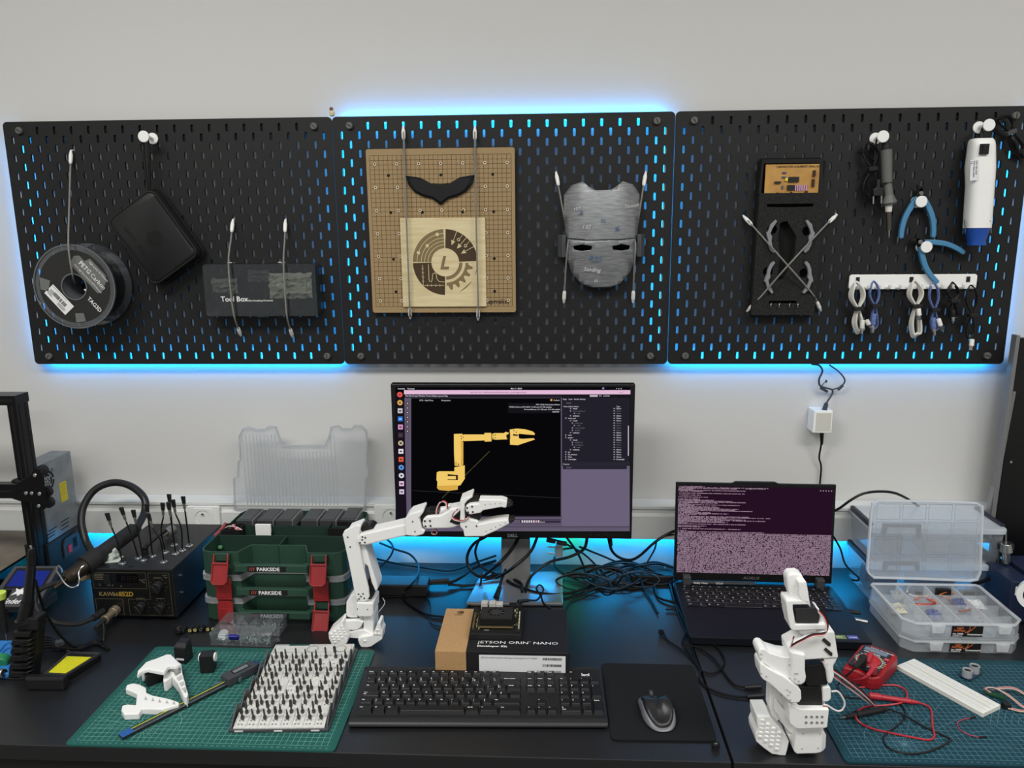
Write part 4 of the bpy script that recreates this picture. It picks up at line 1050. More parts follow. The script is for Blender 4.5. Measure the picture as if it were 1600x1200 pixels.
# handle bracket with knob on the lid
z = SZ
b = MB(); p0 = D(228, 866, z); ptop = D(268, 834, z)
b.tube([p0, p0+V((0, 0, .012)), p0+V((.002, .006, .020)), ptop+V((.0, -.01, .022)), ptop+V((0, 0, .020))], .0055, 8, k=5)
b.build('bracket', m_black, t, world=True)
p = D(262, 842, z)+V((0, 0, .014)); MB().cyl(p+V((-.008, -.02, -.003)), p+V((0, 0, 0)), .004, n=12).cyl(p, p+V((.008, .018, .004)), .012, n=20).build('knob', M('knob_grey', (132, 130, 124), .35, .6), t, world=True, bevel=.001)
for zz in (.83, .79):
    for yy in (-.25,): MB().cyl((SX1, yy, zz), (SX1+.003, yy, zz), .004, n=12).build('side_screw', m_steel, t, world=True)
# hot air handle in its wire cradle
t2 = thing('hot_air_blower', 'thick black hot air handle with its hose looping up to the wall trunking', 'hot air handle', tuple(W(150, 870, -.22)))
a_, b_ = W(216, 823, -.16), W(100, 908, -.33); d_ = (b_-a_)
b = MB(); b.cyl(a_, a_+d_*.06, .010, .013, 20); b.cyl(a_+d_*.06, a_+d_*.50, .0165, .0175, 20); b.cyl(a_+d_*.50, a_+d_*.58, .0175, .0215, 20); b.cyl(a_+d_*.58, a_+d_*.74, .0225, .0225, 20); b.build('grip', M('grip_rubber', (24, 24, 26), .75), t2, world=True)
b = MB(); b.cyl(a_+d_*.74, a_+d_*.93, .0165, .0160, 20); b.cyl(a_+d_*.93, a_+d_*.98, .0175, .010, 20); b.cyl(a_+d_*.98, a_+d_*1.12, .0045, .0045, 12)
b.build('nozzle', M('nozzle_steel', (74, 66, 60), .4, .85), t2, world=True)
b = MB(); b.tube([a_+d_*.02, W(226, 800, -.12), W(225, 778, -.10), W(205, 760, -.08), (W(178, 754, -.07)), W(150, 764, -.08), W(132, 788, -.10), W(127, 815, -.12), W(134, 845, -.14), W(143, 862, -.16), W(150, 880, -.18)], .0085, 12, k=8)
b.build('hose', M('hose_black', (26, 26, 27), .4), t2, world=True)
t3 = thing('wire_cradle', 'bent steel wire cradle holding the hot air handle', 'wire holder', tuple(W(120, 905, -.33)))
b = MB(); b.tube([W(97, 895, -.335), W(96, 889, -.325), W(92, 884, -.32), W(89, 887, -.32), W(89, 893, -.33), W(94, 900, -.34), W(102, 912, -.35), W(112, 918, -.35), W(122, 914, -.34), W(124, 905, -.335), W(123, 896, -.33), W(127, 887, -.32), W(132, 884, -.315), W(134, 889, -.31), W(132, 895, -.30), W(137, 899, -.285)], .0016, 7)
b.build('wire', m_steel, t3, world=True)
# white blob ornament on a pale square
p = D(166, 878, SZ)
t4 = thing('pale_ornament', 'small lumpy pale translucent ornament on a pale square, on the soldering station', 'ornament', (p.x+.01, p.y+.01, SZ), radians(12))
MB().box((0, 0, .001), (.034, .030, .002)).build('base', M('pale_plastic', (196, 204, 196), .4), t4, bevel=.0005)
random.seed(4); b = MB()
for k in range(13): 
    x, y, zz, r = random.uniform(-.008, .008), random.uniform(-.006, .006), .006+.0015*k, .0065-.0002*k
    b.at(T(x, y, zz)); b.lathe([(0, -r), (r*.8, -r*.6), (r, 0), (r*.7, r*.7), (0, r)], 8)
b.build('lump', M('pale_resin', (190, 198, 190), .25), t4)
p = D(204, 884, SZ); tag(MB().cyl((0, 0, 0), (0, 0, .002), .0055, n=20).build('small_button_magnet', m_black, loc=(p.x, p.y, SZ), bevel=.0006), 'small black disc beside the front left clip stand', 'disc')

# ---- clip stands
clips = [((191.5, 881), (167, 802), .3, 'front left corner, leaning furthest left'), ((216, 873), (189, 793), .0, 'second from the left, leaning left'), ((224, 876), (208, 797), 0, 'third from the left, leaning left'),
         ((238.5, 870), (229, 788), 0, 'fourth base from the left, nearly upright'), ((256, 879), (231, 803), 1, 'front right, its stem bent to the left'), ((258, 864), (254, 786), -1, 'curved upright one in front of the metal knob'),
         ((274.4, 866), (263, 785), 0, 'the front one of the tight pair at the right'), ((272, 852.6), (264, 772.6), 0, 'tallest one at the back of the tight pair'), ((285, 861), (270, 781), 1, 'second from the right, leaning left'), ((296, 853.7), (286, 776), 0, 'rightmost one on the soldering station')]
m_clip = M('clip_metal', (150, 146, 138), .3, .8)
for (bx_, by_), (tx, ty), bend, lab in clips:
    p = D(bx_, by_, SZ); t = thing('clip_stand', 'alligator clip on a magnet base, '+lab, 'clip stand', (p.x, p.y, SZ), 0, 'alligator clip stands on the soldering station')
    MB(Matrix.Translation((p.x, p.y, SZ))).lathe([(0.0001, 0), (.0082, 0), (.0082, .002), (.0035, .003), (.0035, .006), (.0001, .006)], 18).build('base', m_steel, t, world=True)
    top = W(tx, ty, p.y-.004); low = W(tx+(bx_-tx)*.30, ty+(by_-ty)*.28, p.y)
    mid = (low+p)/2+V((.006*bend, 0, .01)); pb = p+V((0, 0, .004))
    MB().tube([pb, mid, low], .0017, 7).build('stem', m_cable, t, world=True)
    d_ = (top-low); L = d_.length; d_.normalize()
    s_ = d_.cross(V((0, -1, 0))).normalized()
    b = MB()
    for sg in (-1, 1): b.cyl(low, low+d_*L*.62+s_*sg*.002, .0014, .0020, 6)
    b.cyl(low+d_*.006, low+d_*L*.5, .0030, .0030, 8)
    b.build('clip', m_clip, t, world=True)
    b = MB()
    for sg in (-1, 1): b.cyl(low+d_*L*.50+s_*sg*.0020, top+s_*sg*.0026, .0022, .0027, 8)
    b.build('clip_sleeve', m_rubber, t, world=True)

# ================================================================ stack of green organiser boxes
m_pk = mat('organiser_green', (36, 66, 52), .5, bump=(900, .15)); m_pkd = M('organiser_green_dark', (28, 52, 42), .55)
m_red = M('latch_red', (140, 34, 36), .42)
m_cl2 = clear('lid_clear', (248, 249, 250), .26, .08, .2, body=(248, 249, 250))
m_cl3 = clear('lid_rib', (238, 240, 242), .30, .1, .25, body=(246, 248, 249))
KX, KY = -.4835, -.158
KW, KD, KH = .318, .250, .0535
def foot(s=1.0, o=0):   # footprint with the hollow behind the handle
    return [(-KW/2+.02+o, -KD/2+o), (-.068-o, -KD/2+o), (-.052-o, -KD/2+.038+o), (.058+o, -KD/2+.038+o), (.074+o, -KD/2+o), (KW/2-.02-o, -KD/2+o), (KW/2-.006-o, -KD/2+.006+o), (KW/2-o, -KD/2+.02+o),
            (KW/2-o, KD/2-.02-o), (KW/2-.006-o, KD/2-.006-o), (KW/2-.02-o, KD/2-o), (-KW/2+.02+o, KD/2-o), (-KW/2+.006+o, KD/2-.006-o), (-KW/2+o, KD/2-.02-o), (-KW/2+o, -KD/2+.02+o), (-KW/2+.006+o, -KD/2+.006+o)]
def organiser(k, label, left_open, right_open, opened=False):
    z0 = DESK+.001+k*KH; t = thing('organiser_box', label, 'organiser box', (KX, KY, z0), 0, 'stack of green organiser boxes')
    hb = KH*.76 if not opened else KH*.98
    b = MB(); b.prism(foot(o=.004), 0, .003); b.prism(foot(o=.003), .002, hb, holes=[foot(o=.0055)]); b.build('body', m_pk, t, bevel=.001)
    if not opened:
        b = MB(); b.prism(foot(o=.0), hb, KH-.0015, holes=[foot(o=.003)]); b.prism(foot(o=.0), KH-.0015, KH); b.build('lid', m_cl2, t)
        b = MB(); b.box((.02, .02, .022), (.10, .07, .035), mi=0).box((-.08, .0, .018), (.07, .12, .03), mi=1); b.build('contents', [M('contents_dark', (30, 34, 32), .7), M('contents_red', (130, 40, 40), .6)], t)
    # handle
    b = MB(); b.prism([(-.082, -KD/2-.002), (-.074, -KD/2-.014), (.080, -KD/2-.014), (.088, -KD/2-.002), (.088, -KD/2+.004), (.074, -KD/2+.004), (.070, -KD/2-.003), (-.064, -KD/2-.003), (-.068, -KD/2+.004), (-.082, -KD/2+.004)], .014, .030)
    h_ = b.build('handle', m_pk, t, bevel=.0015)
    b = MB(Matrix.Translation((0, -KD/2-.0145, .022)) @ UP); b.prism([(-.046, -.006), (.036, -.006), (.036, .006), (-.046, .006)], 0, .0006)
    b.text('PARKSIDE', -.026, -.0038, .0008, .0112, 1, bold=.03)
    for i in range(3): b.flat([(-.042+.0042*i, -.0035), (-.0405+.0042*i, -.0035), (-.0385+.0042*i, .0038), (-.040+.0042*i, .0038)], .0008, 2)
    b.build('badge', [M('badge_black', (24, 24, 25), .4), m_print, M('badge_red', (176, 70, 60), .5)], h_)
    for i, (x, op) in enumerate(((-.104, left_open), (.106, right_open))):
        b = MB(); b.box((x, -KD/2-.002, KH*.80), (.034, .006, KH*.30)); b.build('latch_seat', m_pk, t, bevel=.001)
        if op:
            R = Matrix.Translation((x, -KD/2-.006, KH*.80)) @ rotm(-22 if k else -28, 0, 0)
            b = MB(R @ UP); b.prism([(-.0175, -.010), (-.0175, -.050), (-.011, -.056), (.011, -.056), (.0175, -.050), (.0175, -.010)], 0, .002)
            b.prism([(-.0175, -.010), (-.0175, -.050), (-.011, -.056), (.011, -.056), (.0175, -.050), (.0175, -.010), (.0155, -.012), (.0155, -.049), (.010, -.0535), (-.010, -.0535), (-.0155, -.049), (-.0155, -.012)], .002, .005)
            for s_ in (-1, 1): b.box((s_*.015, -.002, .002), (.003, .020, .004))
            b.box((0, -.012, .0025), (.035, .004, .005))
            b.build('latch', m_red, t, bevel=.0006)
        else:
            b = MB(Matrix.Translation((x, -KD/2-.0045, KH*.48)) @ UP); b.prism([(-.0165, -.024), (.0165, -.024), (.0165, .019), (.012, .026), (-.012, .026), (-.0165, .019)], 0, .005); b.prism([(-.013, -.018), (.013, -.018), (.013, .010), (-.013, .010)], .005, .006)
            b.build('latch', m_red, t, bevel=.001)
    return t
organiser(0, 'bottom green organiser box of the stack, its left red latch shut', False, True)
organiser(1, 'middle green organiser box of the stack, under a clear lid', False, False)
ob = organiser(2, 'top green organiser box of the stack, open and full of small parts', True, True, True)
zt = DESK+.001+3*KH; ZI = zt-KH+.004
lid_px = [(365, 797), (364, 748), (370, 745), (371, 722), (374, 718), (372, 682), (378, 671), (386, 667), (400, 671), (412, 671), (418, 666), (431, 667), (436, 683), (441, 696), (507, 696), (513, 682), (516, 667), (528, 665), (534, 670), (548, 670), (553, 665), (565, 666), (572, 673), (574, 690), (573, 728), (576, 731), (576, 745), (572, 748), (570, 797)]
Yl = -.022
P = [W(x, y, Yl) for x, y in lid_px]; A = Matrix(((1, 0, 0, 0), (0, 0, -1, Yl+.012), (0, 1, 0, 0), (0, 0, 0, 1)))
outl = [(p.x, p.z) for p in P]; cxm = sum(p[0] for p in outl)/len(outl); czm = sum(p[1] for p in outl)/len(outl)
def inset(poly, d):
    n = len(poly); out = []
    ar = sum(poly[i][0]*poly[(i+1) % n][1]-poly[(i+1) % n][0]*poly[i][1] for i in range(n)); sg = 1 if ar > 0 else -1
    for i in range(n):
        p0, p1, p2 = V(poly[i-1]), V(poly[i]), V(poly[(i+1) % n]); a = (p1-p0).normalized(); c_ = (p2-p1).normalized()
        n1 = V((-a.y, a.x)); n2 = V((-c_.y, c_.x)); m_ = (n1+n2); m_ = m_.normalized() if m_.length > 1e-6 else n1
        out.append(tuple(p1+m_*sg*d/max(.5, m_.dot(n1))))
    return out
b = MB(A); b.prism(outl, .004, .0055, 0); b.prism(outl, .0055, .012, 1, holes=[inset(outl, .003)])
x0_, x1_ = W(378, 700, Yl).x, W(568, 700, Yl).x; z0_, z1_ = W(400, 790, Yl).z, W(400, 680, Yl).z; zn = W(470, 706, Yl).z
xa_, xb_ = W(436, 700, Yl).x, W(513, 700, Yl).x
for i in range(26):
    x = x0_+(x1_-x0_)*i/33; top = zn if xa_-.004 < x < xb_+.004 else z1_
    b.bx(x-.0012, x+.0012, z0_, top, .0057, .0066, 1)
b.build('open_lid', [m_cl2, m_cl3], ob, world=True)
# compartments and small things inside the open box
b = MB(); zh = zt-.003
y_a, y_b = -.187, -.129
b.bx(KX-KW/2+.006, KX+KW/2-.006, y_a-.001, y_a+.001, ZI, zh); b.bx(KX-KW/2+.006, KX+KW/2-.006, y_b-.001, y_b+.001, ZI, zh)
for x in (-.06, .0, .075): b.bx(KX+x-.001, KX+x+.001, y_b, KY+KD/2-.006, ZI, zh-.003)
b.bx(KX+.002, KX+.004, KY-KD/2+.04, y_a, ZI, zh)
b.build('divider', m_pkd, ob, world=True)
def inbox(nm, label, cat, px, py, z, w, d, h, m, rz=0, grp=None, bev=.001, extra=None):
    p = D(px, py, z+h); o = MB().box((0, 0, h/2), (w, d, h), mi=0)
    if extra: extra(o, w, d, h)
    o = o.build(nm, m, loc=(p.x, p.y, z), rz=radians(rz), bevel=bev); return tag(o, label, cat, grp)
pos = ['leftmost', 'second', 'third', 'fourth', 'fifth', 'rightmost']
m_blk = M('container_lid', (58, 58, 59), .3)
for i, px in enumerate((393, 425, 454, 492, 521, 552)):
    def ex(o, w, d, h): o.bx(w/2, w/2+.0015, -d/2, d/2, 0, h+.001, 1); o.bx(-w/2+.005, w/2-.005, -d/2+.006, d/2-.006, h, h+.0008, 0)
    inbox('small_container', pos[i]+' dark lidded container along the back of the open organiser', 'container', px-2, 804-(i > 4)*1.5, ZI, .0375, .078, zt+.006-ZI, [m_blk, m_cl3], 0, 'dark lidded containers in the open organiser', .0008, ex)
def tray(nm, label, px, py, w, d, h, m, top):
    p = D(px, py, top); o = MB(); o.bx(-w/2, w/2, -d/2, d/2, 0, .002); q = [(-w/2, -d/2), (w/2, -d/2), (w/2, d/2), (-w/2, d/2)]
    o.prism(q, .002, h, holes=[[(x*.95, y*.95) for x, y in q]]); return tag(o.build(nm, m, loc=(p.x, p.y, top-h)), label, 'bin', 'open black bins in the organiser')
tray('open_bin', 'open black bin with red and white wires at the left of the organiser', 363, 823, .042, .040, .036, m_black, zt+.002)
tray('open_bin', 'open black bin at the right end of the open organiser', 530, 820, .042, .040, .036, m_black, zt+.002)
o = MB()
for k in range(4): o.tube([D(350+4*k, 826, zt-.004), D(358+3*k, 822-k, zt+.006), D(370-k, 824+k, zt+.004), D(378-2*k, 828, zt)], .0012, 6, mi=k % 2)
tag(o.build('servo_wire', [M('wire_white', (214, 206, 204), .5), M('wire_red', (160, 40, 46), .5)]), 'tangle of red and white wires in the left black bin', 'wire', kind=None)
inbox('white_box', 'white card box standing in the middle of the open organiser', 'box', 411, 819, ZI+.012, .036, .006, .042, m_white, 0)
for i, px in enumerate((405, 421)):
    inbox('black_module', ('left' if i == 0 else 'right')+' small black module with a white label in the open organiser', 'module', px, 830, ZI+.014, .015, .018, .020, [m_black, m_print], 0, 'small black modules in the organiser', .001, lambda o, w, d, h: o.bx(-w*.3, w*.3, -d*.3, d*.3, h, h+.0006, 1))
inbox('red_card', 'dark red card lying in the right front compartment of the organiser', 'card', 475, 845, ZI+.006, .050, .020, .018, M('card_red', (126, 38, 40), .5))
o = MB(); o.tube([D(335, 838, zt-.006), D(345, 828, zt), D(352, 818, zt+.004)], .0035, 8, k=2); tag(o.build('marker_pen', M('pen_red', (150, 60, 64), .4)), 'red and blue pen lying across the left edge of the organiser', 'pen')
for nm, px, py, c_, lab in (('green_part', 344, 853, (90, 150, 100), 'small green connector in the left front compartment'), ('yellow_part', 329, 856, (170, 170, 80), 'small yellow part in the left front corner compartment')):
    inbox(nm, lab, 'small part', px, py, ZI+.02, .008, .007, .006, M(nm, c_, .5))

# ================================================================ small clear parts box
p = D(332, 1011); q = D(424, 1012); r_ = D(440, 980, .745)
cx_, cy_ = (-.585-.452)/2, -.338
t = thing('parts_box', 'small clear plastic parts box with a blue catch, full of little screws', 'parts box', (cx_, cy_, DESK), radians(-2))
w, d, h = .128, .086, .024
m_c1 = clear('box_clear', (246, 248, 250), .06, .12)
b = MB(); b.bx(-w/2, w/2, -d/2, d/2, 0, .0015); q_ = [(-w/2, -d/2), (w/2, -d/2), (w/2, d/2), (-w/2, d/2)]; b.prism(q_, .0015, h, holes=[[(x*.975, y*.965) for x, y in q_]])
b.build('body', m_c1, t, bevel=.0006)
b = MB()
for i in range(1, 4): b.bx(-w/2+i*w/4-.0007, -w/2+i*w/4+.0007, -d/2, d/2, .0015, h-.002)
b.bx(-w/2, w/2, -.0007, .0007, .0015, h-.002); b.build('divider', m_cl2, t)
b = MB(); b.box((0, 0, h+.0035), (w+.002, d+.002, .0015)); b.prism([(x*1.01, y*1.01) for x, y in q_], h-.002, h+.003, holes=[q_]); b.build('lid', m_c1, t, bevel=.0005)
MB().box((-.012, -d/2-.003, h-.002), (.020, .006, .012), rotm(25, 0, 0)).build('catch', M('catch_blue', (30, 34, 130), .3), t, bevel=.001)
MB(T(w/2+.004, -.02, .004)).tube([(.0045*cos(a*pi/6), .0045*sin(a*pi/6), 0) for a in range(12)], .0012, 6, k=1, closed=True).build('hang_loop', m_c1, t)
random.seed(11)
b = MB()
for i in range(230):
    x, y = random.uniform(-w/2+.006, w/2-.006), random.uniform(-d/2+.005, d/2-.005); z = .003+random.random()*.006
    a1, a2 = random.uniform(0, 180), random.uniform(-30, 30); k = b.M
    b.M = T(x, y, z) @ rotm(a2, 60+a2, a1)
    b.cyl((0, 0, 0), (0, 0, .005), .0009, n=5, sm=False); b.cyl((0, 0, 0), (0, 0, -.0012), .0019, n=6, sm=False); b.M = k
o = b.build('screws', M('screw_bright', (190, 188, 180), .35, .4), loc=(cx_, cy_, DESK), rz=radians(-2)); tag(o, 'heap of little steel screws and nuts inside the small clear box', 'screws', kind='stuff')
o = MB().cyl((0, 0, 0), (0, 0, .002), .011, n=24).build('servo_horn', m_white, loc=(cx_-.046, cy_-.02, DESK+.012)); o.rotation_euler = (radians(50), 0, 0); tag(o, 'round white servo disc in the left compartment of the clear box', 'servo disc')

# ================================================================ bit case
pA, pB, pC, pD_ = V((-.4321, -.6522, MH)), V((-.2632, -.6495, MH)), V((-.2763, -.3912, MH)), V((-.4464, -.3968, MH))
c = (pA+pB+pC+pD_)/4; rz = radians(2.9)
t = thing('bit_case', 'open grey stepped case full of small screwdriver bits on the green mat', 'bit case', (c.x, c.y, MH), rz)
w, d = .169, .252
m_bc = mat('case_light_grey', (206, 206, 202), .5, vary=((190, 190, 186), 200)); m_bd = M('case_dark_grey', (66, 66, 70), .5)
b = MB(); b.prism(rrect(w, d, .004), 0, .005); b.build('base', m_bd, t, bevel=.0008)
rows = 5; rd = .0425; y0 = -d/2+.003
bits = []
for r in range(rows):
    ya = y0+r*rd; yb = ya+rd-.001; z0, z1 = .007, .0165
    b = MB(); b.hexa([(-w/2+.008, ya, .005), (w/2-.008, ya, .005), (w/2-.008, yb, .005), (-w/2+.008, yb, .005)], [(-w/2+.008, ya, z0), (w/2-.008, ya, z0), (w/2-.008, yb, z1), (-w/2+.008, yb, z1)])
    sl = (z1-z0)/(yb-ya)
    for i in range(8):
        x = -w/2+.008+(w-.016)*(i+.5)/8; k = Matrix.Translation((x, (ya+yb)/2, (z0+z1)/2+.0002)) @ rotm(math.degrees(atan2(z1-z0, yb-ya)), 0, 0)
        q = MB(); b.M = k
        b.box((-.0085, 0, .0008), (.0012, rd*.8, .0016), mi=0)
        for (u, v_) in ((-.003, -.014), (.003, -.014), (-.003, -.006), (.003, -.006)): b.ring(0, .0017, .0002, 8, cx=u, cy=v_, mi=1)
        b.text('HEX', -.005, .003, .0003, .0035, 1); b.M = Matrix()
        for (u, v_) in ((.0005, -.002), (.004, .010)):
            bits.append((x+u, (ya+yb)/2+v_, (z0+z1)/2+v_*sl, r, i))
    b.build('bit_holder', [m_bc, M('socket_shade', (120, 120, 118), .6)], t)
    for s_ in (-1, 1):
        xx = s_*(w/2-.004); b = MB(Matrix(((0, 0, 1, xx-.0012), (1, 0, 0, 0), (0, 1, 0, 0), (0, 0, 0, 1)))); b.prism([(ya, .005), (yb, .005), (yb, .024), (yb-.006, .030), (ya+.004, .010)], 0, .0024); b.build('side_wall', m_bd, t, bevel=.0006)
b = MB(); ya = y0+rows*rd; b.bx(-w/2+.006, w/2-.006, ya, d/2-.002, .005, .016)
b.ring(.010, .0115, .0163, 24, cx=.0, cy=ya+.016, mi=1); b.ring(.010, .0115, .0163, 24, cx=.055, cy=ya+.016, mi=1); b.rect(-.05, -.01, d/2-.008, d/2-.003, .0163, 2); b.poly_line([(-.075, ya+.004), (.075, ya+.004), (.075, ya+.030), (-.075, ya+.030)], .0008, .0163, 1, True)
b.build('storage_tray', [m_bc, M('socket_shade'), m_mat], t, bevel=.001)
b = MB();
for x in (-.066, .0, .062): b.box((x, -d/2-.0005, .0035), (.014, .002, .002))
b.build('front_catch', m_bc, t)
m_bit = M('bit_steel', (92, 90, 84), .35, .75)
protos = []
random.seed(21)
for k in range(4):
    b = MB(); L = .020+.002*k; b.cyl((0, 0, 0), (0, 0, .006), .0021, n=6, sm=False); b.cyl((0, 0, .006), (0, 0, L*.55), .0012, n=8)
    tipr = (.0004, .0008, .0012, .0018)[k]; b.cyl((0, 0, L*.55), (0, 0, L), .0021 if k == 3 else .0013, tipr, 8 if k != 2 else 4)
    protos.append(b)
Mloc = Matrix.Translation((c.x, c.y, MH)) @ Matrix.Rotation(rz, 4, 'Z')
meshes = [None]*4
rowlab = ['front row', 'second row from the front', 'middle row', 'fourth row from the front', 'back row']
for (x, y, z, r, i) in bits:
    if random.random() < .10: continue
    k = random.randrange(4); pw = Mloc @ V((x, y, z-.001))
    if meshes[k] is None: o = protos[k].build('screwdriver_bit', m_bit); meshes[k] = o.data
    else: o = bpy.data.objects.new('screwdriver_bit', meshes[k]); COL.objects.link(o)
    o.location = pw; o.rotation_euler = (radians(random.uniform(-3, 3)+8), radians(random.uniform(-3, 3)), 0)
    o.scale = (1.5, 1.5, 1.0)
    tag(o, 'small steel screwdriver bit standing in the '+rowlab[r]+' of the grey case', 'screwdriver bit', 'screwdriver bits in the '+rowlab[r])

# ================================================================ digital caliper
a_, e_ = D(188, 1150, MH+.006), D(362, 1062, MH+.006)
ang = atan2(e_.y-a_.y, e_.x-a_.x); L = (e_-a_).length
t = thing('digital_caliper', 'grey digital caliper with a blue tipped beam lying across the green mat', 'caliper', (a_.x, a_.y, MH), ang)
b = MB(); b.bx(0, L+.055, -.008, .008, .003, .0065); b.bx(.0, L+.05, .0025, .0045, .0065, .0069, 1); b.bx(.0, L+.05, -.0075, -.005, .0065, .0068, 2)
b.bx(0, .020, -.0082, .0082, .0064, .0070, 3)
for i in range(60): b.bx(.025+i*.0022, .0255+i*.0022, -.0035, -.0005 if i % 5 else .0015, .0065, .0067, 2)
b.build('beam', [M('caliper_black', (38, 38, 36), .4), M('caliper_lime', (176, 186, 60), .4), M('caliper_steel', (150, 152, 150), .3, .9), M('tape_blue', (36, 84, 150), .5)], t)
b = MB(); b.prism(rrect(.062, .027, .003, cx=L+.018, cy=.002), .002, .017)
bd = b.build('slider_body', M('caliper_grey', (60, 62, 66), .5), t, bevel=.0012)
b = MB(); b.bx(L+.004, L+.038, -.004, .009, .0171, .0176); b.bx(L+.006, L+.036, -.002, .007, .0176, .0178, 1); b.build('lcd', [m_hole, M('lcd_grey', (112, 118, 116), .2)], bd)
MB().cyl((L+.03, .0155, .010), (L+.03, .020, .010), .0025, n=12).build('lock_screw', M('screw_yellow', (196, 180, 70), .4), bd)
MB(T(L+.008, -.014, .009)).cyl((0, 0, -.004), (0, 0, .004), .004, n=16).build('thumb_roller', m_steel, t)
MB().prism([(L-.012, .0), (L-.028, .010), (L-.024, .016), (L-.010, .013)], .002, .0045).build('steel_lug', M('caliper_steel'), t)
b = MB(); b.prism([(L+.046, .008), (L+.070, .008), (L+.062, .026), (L+.052, .032), (L+.050, .020)], .002, .0055); b.prism([(L+.046, -.008), (L+.060, -.008), (L+.056, -.030), (L+.050, -.036)], .002, .0055); b.build('jaw', M('jaw_blue_steel', (70, 100, 132), .35, .7), t, bevel=.0005)

# ================================================================ loose gripper parts and servos
def servo(label, px, py, rz, lab_side=False, horn=False):
    p = D(px, py, MH); t = thing('servo_motor', label, 'servo motor', (p.x, p.y, MH), radians(rz), 'black servo motors on the green mat')
    b = MB(); b.bx(-.0125, .0125, -.0225/2, .0225/2, 0, .036); b.build('case', m_black, t, bevel=.0015)
    for s_ in (-1, 1): MB().cyl((s_*.0125, .002, .026), (s_*.0155, .002, .026), .0085, n=20).build('output_disc', m_white if horn else m_steel, t, bevel=.0006)
    return t
servo('black servo motor with white discs standing right of the round connectors', 326, 1047, 8, horn=True)
p = D(288, 1032, MH); t = thing('servo_motor', 'tall black servo motor standing behind the white gripper claw', 'servo motor', (p.x, p.y, MH), radians(-6), 'black servo motors on the green mat')
MB().bx(-.0125, .0125, -.012, .012, 0, .034).build('case', m_black, t, bevel=.002)
MB().hexa([(-.0125, -.012, .034), (.0125, -.012, .034), (.0125, .012, .034), (-.0125, .012, .034)], [(-.010, -.004, .040), (.010, -.004, .040), (.010, .012, .042), (-.010, .012, .042)]).build('cap', m_black, t, bevel=.001)
MB(T(0, -.0124, .008) @ UP).bx(-.008, .008, 0, .004, 0, .0004).build('label', m_print, t)
p = D(283, 990); t = thing('jack_connector', 'black barrel jack connector at the left end of the connector strip', 'connector', (p.x, p.y, DESK))
MB().cyl((-.012, .01, .008), (.0, -.004, .010), .008, n=16).cyl((0, -.004, .010), (-.002, -.010, -.000+.010), .006, n=12).build('body', m_black, t, bevel=.001)
for i, px in enumerate((285, 297, 305, 314, 325, 333)):
    p = D(px, 990-i*.6); t = thing('jack_tip', ['leftmost', 'second', 'third', 'fourth', 'fifth', 'rightmost'][i]+' round jack tip in the strip behind the black servos', 'jack tip', (p.x, p.y, DESK), 0, 'strip of round jack tips')
    MB(T(0, 0, .006)).cyl((0, .014, 0), (0, 0, 0), .0052, n=14).build('barrel', m_black, t, bevel=.0008)
    q = MB(T(0, -.0004, .006) @ UP); q.ring(.0016, .0034, .0, 14, mi=0); q.ring(0, .0016, 0, 10, mi=1); q.build('contact', [M('jack_yellow', (206, 196, 110), .4) if i not in (0, 3) else m_steel, m_hole], t)
# gripper claw assembly lying on the mat
p = D(240, 1095, MH)
t = thing('gripper_claw', 'white printed gripper claw with a black servo lying at the left on the green mat', 'gripper', (p.x, p.y, MH))
z5 = zc(90, 960, 5.0)
def DP(pts, z): return [(D(x, y, z).x, D(x, y, z).y) for x, y in pts]
def slab(nm, pts, z0, z1, m, parent, bevel=.001, holes=()):
    b = MB(); b.prism(DP(pts, z1), z0, z1, holes=[DP(h, z1) for h in holes]); return b.build(nm, m, parent, world=True, bevel=bevel)
slab('top_plate', z5([(625, 440), (690, 370), (790, 335), (850, 310), (885, 310), (960, 385), (930, 400), (870, 400), (830, 450), (700, 425), (660, 440), (620, 475)]), MH+.030, MH+.038, m_pla, t, .0018)
b = MB(); c5 = z5([(870, 320), (965, 385), (975, 460), (1020, 620), (1010, 650), (985, 640), (940, 540), (880, 470), (860, 400)])
hl = [z5([(890, 425), (955, 395), (965, 455), (925, 480)]), z5([(930, 490), (968, 465), (980, 500), (945, 520)]), z5([(950, 535), (985, 515), (995, 545), (968, 562)]), z5([(972, 578), (1000, 560), (1008, 600), (998, 612)])]
b.prism(DP(c5, MH+.022), MH+.004, MH+.022, holes=[DP(h, MH+.022) for h in hl]); b.prism(DP(c5, MH+.022), MH+.003, MH+.008); b.build('jaw', m_pla, t, world=True, bevel=.0008)
slab('side_plate', z5([(830, 440), (885, 430), (890, 490), (845, 525), (825, 520)]), MH, MH+.020, m_pla, t)
q0, q1, q2, q3 = [D(*v_, MH+.004) for v_ in z5([(700, 560), (835, 500), (800, 430), (665, 470)])]
lo = [V((q.x, q.y, MH)) for q in (q0, q1, q2, q3)]; hi = [q+V((0, 0, .025)) for q in lo]
sv = MB().hexa(lo, hi).build('servo', m_black, t, world=True, bevel=.0015)
b = MB(); n_ = (q0-q3).normalized(); cc = (q0+q3)/2; ax = (q3-q2).normalized()
cc = (V((q0.x, q0.y, 0))+V((q3.x, q3.y, 0)))/2+V((0, 0, MH+.014)); b.cyl(cc-ax*.0, cc+ax*.004, .0105, n=24); b.build('servo_disc', m_white, t, world=True, bevel=.0008)
t = thing('gripper_finger', 'white printed gripper finger lying in front of the claw on the green mat', 'gripper', tuple(D(230, 1100, MH)))
f5 = z5([(530, 580), (540, 550), (590, 535), (640, 545), (690, 570), (695, 610), (740, 630), (880, 660), (950, 685), (945, 705), (815, 740), (660, 735), (650, 750), (635, 775), (520, 780), (497, 745), (505, 710), (550, 700), (610, 705), (620, 620), (580, 600)])
